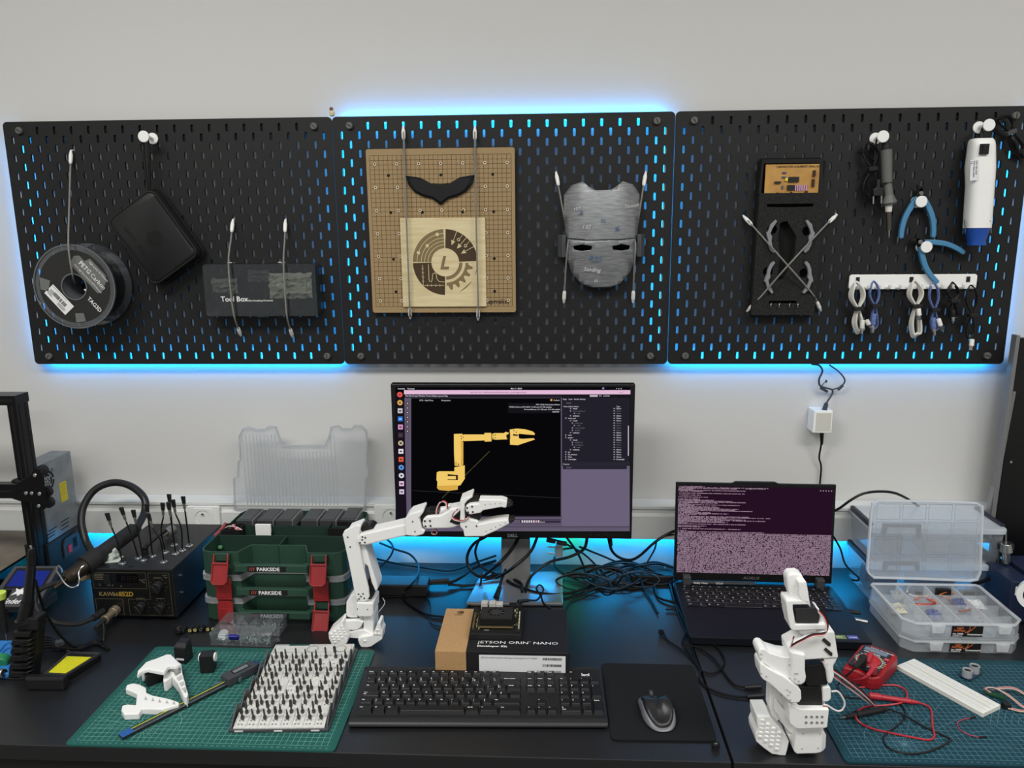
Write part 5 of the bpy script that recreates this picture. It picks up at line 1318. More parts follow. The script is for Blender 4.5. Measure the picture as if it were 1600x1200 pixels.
h5 = [z5([(650, 650), (680, 640), (700, 670), (670, 680)])]
slab('finger', f5, MH, MH+.012, m_pla, t, .0018)
b = MB()
for (x, y) in ((690, 655), (745, 665), (798, 675), (855, 683), (910, 690)): 
    P = DP(z5([(x-14, y+12), (x+14, y+14), (x-2, y-16)]), MH+.0122); b.flat(P, MH+.0123)
b.build('teeth', M('pla_shade', (176, 176, 174), .6), t, world=True)

# ================================================================ soldering iron stand with sponge
t = thing('iron_stand', 'black soldering iron stand with a wet yellow sponge in its tray', 'iron stand', (-.84, -.49, DESK))
def quadbox(nm, pxs, z0, z1, m, parent, bevel=.002, zref=None, off=(0, 0)):
    P = [D(x, y, zref or z1) for x, y in pxs]
    lo = [V((p.x, p.y, z0)) for p in P]; hi = [V((p.x, p.y, z1)) for p in P]
    ar = sum(P[i].x*P[(i+1) % 4].y-P[(i+1) % 4].x*P[i].y for i in range(4))
    if ar < 0: lo, hi = lo[::-1], hi[::-1]
    return MB().hexa(lo, hi).build(nm, m, parent, world=True, bevel=bevel)
quadbox('tray_base', [(66, 1054), (104, 1054), (158, 1020), (108, 1018)], DESK, DESK+.014, m_black, t)
quadbox('front_block', [(38, 1060), (98, 1060), (107, 1052), (42, 1052)], DESK, DESK+.026, m_black, t, .004)
fr = [(68, 1052), (102, 1054), (158, 1019), (108, 1017)]
P = DP(fr, DESK+.018); cxx = sum(p[0] for p in P)/4; cyy = sum(p[1] for p in P)/4
b = MB(); b.prism(P[::1], DESK+.012, DESK+.018, holes=[[(cxx+(x-cxx)*.86, cyy+(y-cyy)*.88) for x, y in P]]); b.build('tray_rim', M('rim_glossy', (52, 52, 54), .2), t, world=True, bevel=.0012)
b = MB(); b.prism([(cxx+(x-cxx)*.78-.002, cyy+(y-cyy)*.74-.004) for x, y in P], DESK+.010, DESK+.0165); b.build('sponge', mat('sponge_yellow', (206, 204, 26), .9, bump=(500, 1.0), vary=((190, 184, 16), 300)), t, world=True, bevel=.002)
# sleeve tower
Yt = -.50
tw = thing('ribbed_holder', 'black ribbed upright holder with coiled spring carrying the soldering iron', 'iron holder', tuple(W(30, 1070, Yt)-V((0, 0, 0))))
for k in range(7):
    ya, yb = 988+k*12.5, 988+k*12.5+8
    a_ = [(20-k*1.0, ya), (47-k*.6, ya), (45-k*.6, yb), (17-k*1.0, yb)]
    if k == 6: a_ = [(9, 1060), (43, 1060), (42, 1072), (9, 1072)]
    PL('fin', a_, Yt-.012, .026, m_black, tw, .0008)
PL('core', [(22, 985), (60, 985), (54, 1072), (16, 1072)], Yt, .022, m_black, tw, .001)
PL('collar', [(25, 966), (58, 966), (59, 986), (24, 986)], Yt-.008, .028, m_black, tw, .003)
b = MB(); 
for k in range(9):
    y = 1000+k*7; b.tube([W(32, y+3, Yt-.014), W(44, y+1, Yt-.016), W(55, y-4, Yt-.004), W(56, y-5, Yt+.01)], .0010, 6)
b.build('spring', M('tool_steel_black'), tw, world=True)
PL('rear_yellow_part', [(40, 1024), (56, 1020), (55, 1040), (50, 1052), (38, 1054)], Yt+.024, .01, M('yellow_dim', (130, 130, 30), .6), tw, .002)
t = thing('soldering_iron', 'slim black soldering iron standing upright in the ribbed holder', 'soldering iron', tuple(W(42, 965, Yt)))
b = MB()
pts = [(49, 855, .0015, .003), (49, 862, .0045, .0048), (50, 878, .0052, .0060)]
Yi = Yt+.0
seg = [((49, 857), (49.5, 882), .0045, .0062), ((49.5, 882), (49, 884), .0072, .0075), ((49, 884), (44, 940), .0078, .0095), ((44, 940), (38, 966), .0115, .0125), ((38, 966), (40, 972), .0165, .0165)]
for (p0, p1, r0, r1) in seg: b.cyl(W(*p0, Yi), W(*p1, Yi), r0, r1, 20)
for k in range(7): b.cyl(W(49, 861+k*3, Yi), W(49, 862.6+k*3, Yi), .0062+k*.0002, n=16)
b.build('handle', M('iron_black', (22, 22, 23), .25), t, world=True)
b = MB(); b.tube([W(49, 857, Yi), W(47, 853, Yi), W(50, 854, Yi)], .0014, 6); b.build('loop', m_steel, t, world=True)
b = MB(); b.tube([W(55, 905, Yi+.05), W(60, 925, Yi+.05), W(70, 955, Yi+.06), W(88, 985, Yi+.07), W(105, 1003, Yi+.08), W(122, 1012, Yi+.09), W(133, 1012, Yi+.11)], .0028, 7); b.build('lead', m_cable, t, world=True)
t = thing('coiled_lead', 'black coiled lead held by a strap behind the sponge tray', 'cable', tuple(D(90, 1020)))
b = MB()
for k in range(5): b.tube([D(40, 1040+k*3), D(62, 1010+k*4)+V((0, 0, .012)), D(78, 1005+k*4)+V((0, 0, .014)), D(96, 1012+k*2)+V((0, 0, .010)), D(125, 1016+k)+V((0, 0, .008)), D(150, 1006+k)+V((0, 0, .006)), D(170, 1018)+V((0, 0, .004))], .0026, 7)
b.build('lead', m_cable, t, world=True)
p = D(95, 1016); MB().box((p.x, p.y, DESK+.012), (.016, .012, .020), rotm(0, 0, 40)).build('strap', M('velcro_grey', (70, 70, 72), .8), t, world=True, bevel=.003)
# blue silicone mat piece, screwdriver, green and metal bits at the left edge
t = thing('silicone_tray', 'bright blue silicone work tray cut off by the left edge of the photo', 'tray', (-.97, -.44, DESK))
quadbox('slab', [(-60, 1000), (20, 1000), (14, 1052), (-60, 1052)], DESK, DESK+.012, M('silicone_blue', (44, 120, 190), .5), t, .002)
b = MB()
for k in range(2): b.tube([D(0, 1018+k*8, DESK+.0125), D(8, 1008+k*8, DESK+.0125), D(17, 1004+k*8, DESK+.0125)], .0018, 6)
b.build('ridge', M('silicone_blue_dark', (30, 92, 160), .5), t, world=True)
t = thing('screwdriver', 'thin black precision screwdriver with a lime green swivel cap', 'screwdriver', tuple(W(8, 1000, -.44)))
MB().cyl(W(0, 925, -.44), W(1, 936, -.44), .0105, .009, 18).build('cap', M('lime', (196, 220, 90), .4), t, world=True, bevel=.001)
MB().cyl(W(1, 936, -.44), W(9, 988, -.44), .0058, .0048, 14).cyl(W(9, 988, -.44), W(11, 1001, -.44), .0016, .0012, 10, mi=1).build('shaft', [m_black, m_steel], t, world=True)
t = thing('green_reel', 'small green reel with a metal clip at the left edge of the desk', 'reel', tuple(D(6, 1055)))
MB().cyl(D(2, 1050)+V((0, 0, .016)), D(9, 1042)+V((0, 0, .020)), .013, n=20).build('ring', M('reel_green', (40, 130, 84), .4), t, world=True, bevel=.002)
MB().cyl(D(-3, 1060)+V((0, 0, .012)), D(8, 1062)+V((0, 0, .014)), .008, n=14).build('clip', m_steel, t, world=True, bevel=.001)
p = D(130, 905); o = MB().cyl((0, 0, 0), (0, 0, .012), .022, n=24).build('foam_puck', M('tan_foam', (180, 160, 130), .8), loc=(-.905, -.20, DESK+.11), bevel=.003)
tag(o, 'tan round pad peeking out left of the soldering station', 'pad'); o.location = V(W(132, 902, -.25))
# ================================================================ monitor
YM = -.130
t = thing('monitor', 'black wide monitor showing a yellow robot arm on a dark background', 'monitor', (.027, -.11, DESK))
mc = [W(614, 600, YM), W(992, 600, YM), W(988, 842, YM), W(616, 838, YM)]
mx0, mx1 = -.2450, .2925; mz0, mz1 = mc[2].z-.0005, mc[0].z
MB().bx(mx0, mx1, YM, YM+.022, mz0, mz1).build('panel', M('monitor_black', (14, 14, 16), .3), t, world=True, bevel=.002)
MB().bx(mx0+.12, mx1-.12, YM+.022, YM+.050, mz0+.06, mz1-.06).build('rear_housing', m_black, t, world=True, bevel=.008)
YS = YM-.0004
SA = Matrix(((1, 0, 0, 0), (0, 0, -1, YS), (0, 1, 0, 0), (0, 0, 0, 1)))
def S(pts, Y=YS): return [(W(x, y, Y).x, W(x, y, Y).z) for x, y in pts]
zf = zc(600, 590, 4.0)
scols = {}
smats = []
def SC_(c, s=1.0):
    k = (c, s)
    if k not in scols: scols[k] = len(smats); smats.append(emit('screen_%d_%d_%d' % c, c, s))
    return scols[k]
b = MB(SA)
def R(x0, y0, x1, y1, c, lv=0): b.flat(S(zf([(x0, y0), (x1, y0), (x1, y1), (x0, y1)])), .0001*lv, SC_(c))
def Pg(pts, c, lv): b.flat(S(zf(pts)), .0001*lv, SC_(c))
def Tx(s_, x, y, h, c=(190, 186, 196), lv=5, sx=1.0, sp=0):
    p = S(zf([(x, y), (x, y-h)])); b.text(s_, p[0][0], p[0][1], .0001*lv, (p[1][1]-p[0][1])*1.35, SC_(c), sx=sx, bold=.02)
R(72, 60, 1538, 962, (10, 9, 13), 0)
R(125, 78, 1540, 104, (226, 186, 214), 1); R(128, 104, 1536, 960, (96, 86, 106), 1)
R(128, 106, 1110, 126, (36, 32, 42), 2); R(1110, 106, 1536, 126, (26, 24, 30), 2)
Pg([(75, 100), (125, 100), (142, 882), (75, 888)], (24, 18, 28), 2)
R(170, 128, 1105, 864, (7, 7, 9), 2)
R(1112, 126, 1536, 528, (34, 32, 42), 2); R(1112, 528, 1536, 552, (40, 38, 48), 3); R(1112, 552, 1534, 928, (106, 96, 120), 2); R(1118, 552, 1518, 572, (38, 36, 46), 3)
R(160, 864, 1108, 872, (50, 44, 60), 3); R(160, 884, 1108, 888, (50, 44, 60), 3); R(850, 892, 1105, 908, (50, 44, 60), 3); R(160, 930, 1534, 934, (60, 54, 70), 3); R(160, 908, 1108, 922, (88, 80, 100), 3)
R(1524, 300, 1530, 488, (190, 180, 200), 5); R(776, 160, 1096, 222, (20, 20, 24), 3)
Tx('Activities    Terminal', 86, 73, 9, (220, 220, 226)); Tx('Mar 31  20:54', 792, 72, 9, (220, 220, 226)); Tx('Isaac Sim 4.5.0 - file:/home/user/dev/lerobot/arm_tool/bridge/urdf.usd', 540, 96, 9, (120, 90, 120)); Tx('File Edit Create Window Tools Utilities Layout Help', 134, 118, 9, (210, 200, 214))
Tx('v  o  x', 1450, 72, 10, (220, 220, 226)); R(1364, 62, 1376, 72, (160, 140, 200), 5); Tx('- o x', 1465, 96, 10, (120, 90, 120)); R(1286, 108, 1336, 120, (190, 176, 196), 4); Tx('FPS   LICENSE', 1344, 118, 8); 
Tx('RTX - Real-Time', 222, 146, 9); Tx('Perspective', 358, 146, 9); Tx('Default', 1060, 145, 9); R(1040, 134, 1052, 146, (230, 160, 90), 5)
for i, tx in enumerate(('FPS: 119.86, Frame time: 8.34 ms', 'NVIDIA GeForce RTX 4070: 1.2 GB used, 5.7 GB available', 'Process Memory: 11.1 GB used, 19.2 GB available', '1280x720')): Tx(tx, (950, 782, 876, 1050)[i], 172+15*i, 8, (200, 200, 206))
Tx('Stage    Layer   Render Settings', 1118, 138, 8); Tx('Search', 1140, 162, 8, (120, 116, 126)); Tx('Name (Old to New)', 1122, 184, 8); Tx('Type', 1452, 184, 8); Tx('Property', 1118, 544, 8); Tx('Search', 1140, 564, 8, (120, 116, 126)); Tx('Search', 975, 905, 8)
rows_ = ['visuals', 'motor_plastic_v1', 'mesh', 'collisions', 'lower_arm', 'visuals', 'under_arm', 'mesh', 'motor_holder', 'sts3215', 'collisions', 'wrist', 'gripper', 'visuals', 'sts3215_v1', 'moving_jaw', 'mesh', 'collisions', 'jaw', 'RS_interface', 'Plane', 'DomeLight']
ind = [60, 60, 84, 60, 30, 60, 72, 84, 72, 72, 60, 30, 30, 60, 72, 72, 84, 60, 30, 30, 30, 30]
for i, tx in enumerate(rows_):
    y = 197+15.1*i; c_ = (104, 100, 112) if i in (1, 2, 6, 7, 8, 9, 14, 15, 16) else (200, 196, 204)
    Tx(tx, 1116+ind[i]+4, y, 8, c_); R(1116+ind[i]-14, y-8, 1116+ind[i]-6, y, (140, 136, 150), 4)
    R(1434, y-7, 1444, y-1, (150, 146, 158), 4); Tx('Xform' if i != 21 else 'DomeLight', 1452, y, 8, c_)
icons = [(240, 90, 60), (220, 170, 70), (196, 196, 200), (40, 120, 210), (214, 150, 196), (60, 50, 60), (190, 170, 140), (226, 220, 226), (226, 90, 60), (90, 150, 220), (210, 210, 216), (224, 190, 224), (214, 200, 222)]
for i, c_ in enumerate(icons):
    x = 99+i*1.0; y = 106+50.6*i; q = S(zf([(x, y), (x+17, y)])); rr = q[1][0]-q[0][0]
    if i in (0, 1, 9, 10, 6): b.flat([(q[0][0]+rr*cos(a*pi/7), q[0][1]+rr*sin(a*pi/7)) for a in range(14)], .0004, SC_(c_)); b.flat([(q[0][0]+rr*.4*cos(a*pi/5), q[0][1]+rr*.4*sin(a*pi/5)) for a in range(10)], .0005, SC_((70, 60, 150) if i < 2 else (40, 60, 90)))
    else: R(x-15, y-15, x+15, y+15, c_, 4); R(x-8, y-4, x+8, y+5, (90, 60, 80) if i != 3 else (160, 200, 240), 5)
for i in range(7): R(138, 152+29*i, 156, 168+29*i, (60, 52, 68), 4); R(143, 157+29*i, 152, 164+29*i, (210, 180, 170), 5)
YL = (240, 200, 104); YD = (214, 168, 74); K = (26, 22, 20)
def ln(x0, y0, x1, y1, c, w=1.2, lv=3):
    p = S(zf([(x0, y0), (x1, y1)])); b.line(p[0], p[1], w*.00035, .0001*lv, SC_(c))
ln(180, 706, 1104, 752, (70, 70, 70)); ln(364, 752, 660, 460, (150, 140, 90))
Pg([(330, 592), (345, 585), (440, 585), (440, 560), (505, 548), (505, 632), (478, 672), (462, 676), (460, 700), (400, 708), (345, 702), (332, 690), (334, 650), (328, 640)], YL, 4)
Pg([(332, 676), (460, 672), (458, 698), (400, 708), (340, 700)], YD, 5); Pg([(398, 603), (462, 608), (462, 640), (398, 640)], K, 5); Pg([(372, 615), (450, 615), (450, 636), (372, 636)], YL, 6)
Pg([(437, 352), (490, 350), (496, 520), (490, 552), (442, 550), (438, 470)], YL, 6); Pg([(478, 395), (496, 400), (496, 545), (478, 550), (484, 470)], YD, 7)
Pg([(476, 362), (500, 355), (628, 355), (628, 345), (670, 345), (672, 398), (630, 400), (628, 392), (500, 396), (478, 388)], YL, 7)
Pg([(674, 352), (690, 346), (750, 346), (760, 338), (780, 344), (770, 385), (700, 388), (676, 384)], YL, 8); Pg([(764, 358), (790, 346), (790, 384), (766, 378)], K, 9)
Pg([(786, 324), (830, 318), (880, 322), (930, 336), (944, 350), (940, 358), (880, 354), (846, 350), (840, 356), (844, 378), (870, 382), (935, 378), (944, 386), (835, 422), (788, 418)], YL, 9); Pg([(806, 352), (838, 356), (834, 364), (808, 362)], K, 10); Pg([(846, 356), (866, 356), (866, 382), (846, 380)], (8, 8, 10), 10)
for (x, y) in ((482, 366), (496, 372), (484, 382), (682, 360), (696, 358), (682, 378), (696, 376), (450, 540), (466, 538), (450, 530), (466, 546), (826, 340), (812, 330)): Pg([(x-3, y-3), (x+3, y-3), (x+3, y+3), (x-3, y+3)], K, 11)
for i in range(8): R(860+i*14.5, 892, 869+i*14.5, 906, (220, 214, 220) if i != 6 else (226, 150, 160), 5)
R(850, 884, 860, 884.5, (50, 44, 60), 4)
sc_o = b.build('screen', smats, t, world=True)
# screen lines sit in front of the glass, so keep them as one screen part
b = MB(SA); p = S([(793, 839.5)]); b.text('DELL', p[0][0], p[0][1]+.0008, .0002, .0105, bold=.02)
b.build('logo', M('logo_silver', (170, 172, 176), .3, .6), t, world=True)
for i, px in enumerate((923, 935, 948, 960)):
    p = S([(px, 835.5)])[0]; b = MB(SA); b.ring(0, .0009, .0003, 8, cx=p[0], cy=p[1]); b.build('button', M('button_grey', (90, 90, 94), .4), t, world=True)
m_alu = mat('brushed_aluminium', (124, 124, 124), .42, metal=.3)
PL('stand_neck', [(783, 842), (828, 842), (829, 932), (784, 932)], -.095, .018, m_alu, t, .003)
MB().bx(-.01, .06, -.10, -.07, mz0-.005, mz0+.16).build('hinge_block', m_black, t, world=True, bevel=.003)
b = MB(); q = [D(728, 948), D(880, 948), D(879, 898), D(752, 900)]
b.prism([(q[0].x, q[0].y), (q[1].x, q[1].y), (q[2].x, q[2].y), (q[3].x, q[3].y)], DESK+.001, DESK+.010); b.build('stand_base', mat('stand_silver', (150, 152, 156), .3, metal=.7), t, world=True, bevel=.003)

# ================================================================ boxed kit and computer board
JX0, JX1, JY0, JY1, JZ = -.1060, .1415, -.489, -.3265, .8035
t = thing('product_box', 'black and brown card box with white lettering behind the keyboard', 'box', ((JX0+JX1)/2, (JY0+JY1)/2, DESK))
m_jb = mat('box_black', (26, 26, 29), .5, bump=(500, .1)); m_kr = mat('box_kraft', (178, 142, 98), .75, bump=(500, .2), vary=((166, 130, 88), 90))
MB().bx(JX0+.058, JX1, JY0, JY1, DESK, JZ).build('sleeve', m_jb, t, world=True, bevel=.0008)
MB().bx(JX0, JX0+.058, JY0+.0006, JY1-.0006, DESK+.0005, JZ-.0006).build('carton', m_kr, t, world=True, bevel=.0008)
b = MB(); z = JZ+.0003; b.at(Matrix.Translation((0, 0, z)))
b.text('JETSON ORIN', JX0+.077, JY0+.0285, 0, .0122, 0, sx=1.28); b.text('NANO', JX0+.181, JY0+.0285, 0, .0122, 0, sx=1.28); b.text('TM', JX0+.172, JY0+.0355, 0, .003)
b.text('Developer Kit', JX0+.077, JY0+.0165, 0, .0082, 0, sx=1.18, bold=.03)
b.build('lettering', m_print, t, world=True)
b = MB(Matrix.Translation((JX0+.030, JY1-.018, JZ-.0003))); b.ring(.0022, .0034, 0, 14, 60, 330); b.ring(.0044, .0056, 0, 14, 90, 300); b.flat([(0, -.004), (.008, -.004), (.008, .006), (0, .006)], 0); b.text('NVIDIA', -.010, -.011, 0, .0050, bold=.03)
b.build('logo', m_burn, t, world=True)
b = MB(Matrix.Translation((0, JY0-.0004, 0)) @ UP); 
b.rect(JX0+.082, JX1-.006, DESK+.008, JZ-.006, 0, 0); b.text('JETSON ORIN NANO 8GB Super Developer Kit P-1730847', JX0+.086, JZ-.013, .0002, .0042, 1)
random.seed(3)
for j, (xa, y_) in enumerate(((JX1-.048, JZ-.013), (JX1-.048, JZ-.026), (JX1-.048, JZ-.039))):
    x = xa
    while x < JX1-.014: w_ = random.choice((.0006, .0010, .0016)); b.rect(x, x+w_, y_-.002, y_+.003, .0002, 1); x += w_+random.choice((.0006, .001))
b.build('label', [mat('label_white', (222, 224, 224), .5), m_hole], t, world=True)
t = thing('computer_board', 'black fan cooled computer board standing on the black product box', 'computer board', (.003, -.388, JZ))
bx0, bx1, by0, by1 = D(733, 992, .812).x, D(815, 993, .812).x, -.4485, -.345
q = MB(); q.bx(bx0, bx1, by0, by1, JZ, JZ+.0125); q.build('tray', M('tray_black', (22, 22, 24), .5), t, world=True, bevel=.001)
z = JZ+.0125; q = MB(); q.bx(bx0+.003, bx1-.003, by0+.010, by1-.002, z, z+.0016); q.build('carrier_board', M('pcb_dark', (32, 34, 30), .4), t, world=True)
z += .0016; q = MB(); q.bx(bx0+.014, bx1-.015, by0+.014, by0+.068, z+.004, z+.0055); q.bx(bx0+.016, bx1-.017, by0+.0135, by0+.015, z+.0035, z+.006, 1); q.build('module_board', [M('pcb_dark'), M('gold_edge', (150, 130, 84), .4, .6)], t, world=True)
q = MB(); hx0, hx1, hy0, hy1 = bx0+.020, bx1-.019, by0+.020, by0+.062; q.bx(hx0, hx1, hy0, hy1, z+.0055, z+.019)
hs = q.build('heatsink', M('heatsink_black', (12, 12, 12), .5), t, world=True, bevel=.0006)
q = MB(); zz = z+.0193; cx_, cy_ = (hx0+hx1)/2-.001, (hy0+hy1)/2+.002
q.prism([(hx0, hy0), (hx1, hy0), (hx1, hy1), (hx0, hy1)], z+.019, z+.0215, holes=[circ(.0165, 28, cx_, cy_)])
q.build('fan_cover', M('fan_grey', (40, 40, 41), .5), hs, world=True)
q = MB(Matrix.Translation((cx_, cy_, z+.0192))); q.cyl((0, 0, 0), (0, 0, .002), .0105, n=24)
for k in range(9):
    a = k*40; q.M = Matrix.Translation((cx_, cy_, z+.0192)) @ rotm(0, 0, a); q.box((.0135, 0, .0008), (.0065, .0022, .0012), rotm(25, 0, 0))
q.build('fan', M('fan_hub', (52, 52, 53), .5), hs, world=True)
random.seed(8)
for nm, x, y, w_, d_, h_, m_ in (('usb_port', bx0+.022, by1-.006, .013, .014, .014, 0), ('usb_port', bx0+.038, by1-.006, .013, .014, .014, 0), ('network_port', bx0+.052, by1-.006, .014, .014, .012, 0), ('video_port', bx1-.020, by1-.006, .016, .012, .010, 1), ('power_jack', bx1-.006, by1-.006, .009, .012, .010, 1)):
    MB().box((x, y, z+h_/2), (w_, d_, h_)).build(nm, [M('port_pale', (196, 196, 190), .35, .2) if not m_ else m_black], t, world=True, bevel=.0006)
q = MB()
for k in range(5): q.box((bx1-.006, by0+.022+.013*k, z+.002), (.0022, .0075, .004), mi=0)
for k in range(20): q.box((bx0+.0065, by0+.018+.0026*k, z+.003), (.0035, .0012, .006), mi=1)
for k in range(60): q.box((random.choice((bx0+.011+random.random()*.007, bx1-.017+random.random()*.008)), by0+.014+random.random()*.08, z+.0015), (.0022, .0018, .003), mi=random.choice((0, 1, 2)))
q.build('component', [M('comp_cream', (190, 186, 160), .5), M('comp_gold', (130, 116, 80), .4, .5), m_chip], t, world=True)
q = MB(Matrix.Translation((0, by0+.0095, 0)) @ UP); q.text('NVIDIA', bx0+.028, z+.0004, .0002, .003); q.build('board_text', m_print, t, world=True)

# ================================================================ keyboard
kx, ky = -.2354, -.632; krz = radians(1.75)
KT = thing('keyboard', 'long black wireless keyboard with white legends in front of the product box', 'keyboard', (kx, ky, DESK), krz)
m_kb = mat('keyboard_black', (26, 27, 29), .42, bump=(700, .12)); m_key = mat('key_black', (22, 22, 24), .38); m_leg = M('legend_white', (235, 235, 235), .6)
KZ = lambda y: .010+y*.095
prof = [(0.0, .004), (.003, .010), (.012, .0135), (.020, .0145), (.140, .0245), (.146, .0268), (.149, .0262), (.149, .006), (.02, .002)]
b = MB(Matrix(((0, 0, 1, 0), (1, 0, 0, 0), (0, 1, 0, 0), (0, 0, 0, 1)))); b.prism(prof, 0, .441)
b.build('case', m_kb, KT, bevel=.003, seg=3)
b = MB();
for x in (.04, .40): b.box((x, .02, .0015), (.03, .010, .003)); 
for x in (.04, .40): MB().box((x, .130, .004), (.03, .012, .008)).build('foot', m_rubber, KT)
for x in (.04, .40): MB().box((x, .02, .0015), (.03, .010, .003)).build('foot', m_rubber, KT)
deck = lambda y: .0145+(y-.020)*.075
def key(x0, x1, yc, h=.0175, leg=None, nm='key', hh=.0062, ls=.0042, lx=None):
    b = MB(); y0, y1 = yc-h/2, yc+h/2; z0 = deck(yc)-.001; z1 = deck(yc)+hh; g = .0005; i_ = .0022
    x0 += g; x1 -= g; y0 += g; y1 -= g
    b.hexa([(x0, y0, z0), (x1, y0, z0), (x1, y1, z0), (x0, y1, z0)], [(x0+i_, y0+.0036, z1), (x1-i_, y0+.0036, z1), (x1-i_, y1-.0008, z1+.0006), (x0+i_, y1-.0008, z1+.0006)], 0)
    if leg:
        k_ = b.M; b.M = Matrix.Translation((x0+i_+.0010, y1-.0062, z1+.0008)) @ rotm(4, 0, 0)
        ll = leg if isinstance(leg, tuple) else (leg,)
        for i, s_ in enumerate(ll): b.text(s_, 0, -.0042*i, 0, ls if len(s_) < 3 else ls*.8, 1, bold=.02)
        b.M = k_
    return b.build(nm, [m_key, m_leg], KT, bevel=.0009)
RY = [.0275, .0465, .0655, .0845, .1035]
def rowk(x, y, ws, legs):
    for w_, l_ in zip(ws, legs): key(x, x+w_, y, leg=l_); x += w_
u = .019; X0 = .0115
rowk(X0, RY[0], [.027, .022, .024, .1135, .024, .033, .0385], ['Ctrl', '#', 'Alt', None, 'Alt Gr', '=', 'Ctrl'])
rowk(X0, RY[1], [.024]+[u]*11+[.049], ['Maj', ('>', '<'), 'W', 'X', 'C', 'V', 'B', 'N', ('?', ','), ('.', ';'), ('/', ':'), ('§', '!'), 'Maj'])
rowk(X0, RY[2], [.033]+[u]*12, [('Verr', 'Maj'), 'Q', 'S', 'D', 'F', 'G', 'H', 'J', 'K', 'L', 'M', ('%', 'ù'), ('µ', '*')])
rowk(X0, RY[3], [.028]+[u]*12, ['Tab', 'A', 'Z', ('E', '€'), 'R', 'T', 'Y', 'U', 'I', 'O', 'P', ('¨', '^'), ('£', '$ ¤')])
b_ = key(X0+.028+12*u, X0+.2825, RY[3], leg='Entrée')
key(X0+.033+12*u-.0005, X0+.2825, RY[2], leg=None)
rowk(X0, RY[4], [u]*13+[.0355], ['²', ('1', '&'), ('2', 'é ~'), ('3', '" #'), ("4", "' {"), ('5', '( ['), ('6', '- |'), ('7', 'è `'), ('8', '_ \\'), ('9', 'ç ^'), ('0', 'à @'), ('°', ') ]'), ('+', '= }'), 'Retour Arrière'])
yF = .1245
key(X0-.002, X0+.016, yF, .013, 'Echap', 'function_key')
for g_, xs in enumerate((.0325, .1095, .1865)):
    for k in range(4): key(xs+k*.0172, xs+.0172+k*.0172, yF, .0125, 'F%d' % (g_*4+k+1), 'function_key', ls=.0036)
NX = .302
for k in range(3): key(NX+k*.018, NX+.018+k*.018, yF, .0125, ('Impr', 'Arr', 'Pause')[k], 'function_key')
for k in range(3): key(NX+k*.018, NX+.018+k*.018, RY[4], leg=('Inser', 'Début', 'Page')[k]); key(NX+k*.018, NX+.018+k*.018, RY[3], leg=('Suppr', 'Fin', 'Page')[k])
key(NX+.018, NX+.036, RY[1], leg='^')
for k in range(3): key(NX+k*.018, NX+.018+k*.018, RY[0], leg='<v>'[k])
NP = .3605; w4 = .0188
for k in range(4): key(NP+k*w4, NP+w4+k*w4, RY[4], leg=('Ver', '/', '*', '-')[k])
for r, ls_ in ((3, '789'), (2, '456'), (1, '123')):
    for k in range(3): key(NP+k*w4, NP+w4+k*w4, RY[r], leg=ls_[k])
key(NP+3*w4, NP+4*w4, (RY[3]+RY[2])/2, .0365, '+'); key(NP+3*w4, NP+4*w4, (RY[1]+RY[0])/2, .0365, 'Entrée')
key(NP, NP+2*w4, RY[0], leg=('0', 'Inser')); key(NP+2*w4, NP+3*w4, RY[0], leg='.')
for k in range(8):
    x = .042+k*.0195; key(x, x+.0187, .1435, .0062, '-', 'media_button', .0020, .003)
b = MB(Matrix.Translation((0, .124, deck(.124)+.0010)) @ rotm(4.3, 0, 0)); b.text('logi', .404, -.002, .0004, .0105, bold=.03); b.text('ON OFF', .376, .008, .0004, .0032)
b.build('logo', m_print, KT)
MB(Matrix.Translation((.381, .127, deck(.127)+.0005))).box((0, 0, 0), (.020, .006, .002)).build('power_slide', m_hole, KT, bevel=.0005)

# ================================================================ mouse and pad
t = thing('mouse_pad', 'thin black square mouse pad right of the keyboard', 'mouse pad', (.293, -.532, DESK))
P = [D(940, 1038), D(1083, 1041), D(1121, 1160), D(955, 1158)]
q0 = [(P[3].x, P[3].y), (P[2].x, P[2].y), (P[1].x, P[1].y), (P[0].x, P[0].y)]
def round_poly(poly, r, n=4):
    out = []; m = len(poly)
    for i in range(m):
        p0, p1, p2 = V(poly[i-1]), V(poly[i]), V(poly[(i+1) % m]); a = p1+(p0-p1).normalized()*r; c_ = p1+(p2-p1).normalized()*r
        for k in range(n+1):
            s_ = k/n; out.append(tuple(a*(1-s_)**2+p1*2*s_*(1-s_)+c_*s_**2))
    return out
MB().prism(round_poly(q0, .012), DESK, DESK+.003).build('pad', mat('pad_fabric', (30, 31, 33), .95, spec=.1, bump=(1200, .3)), t, world=True)
mz = DESK+.003
mc_ = D(1028, 1106, mz+.015); t = thing('computer_mouse', 'small black and grey wireless mouse on the black pad', 'mouse', (mc_.x-.002, mc_.y+.005, mz), radians(8))
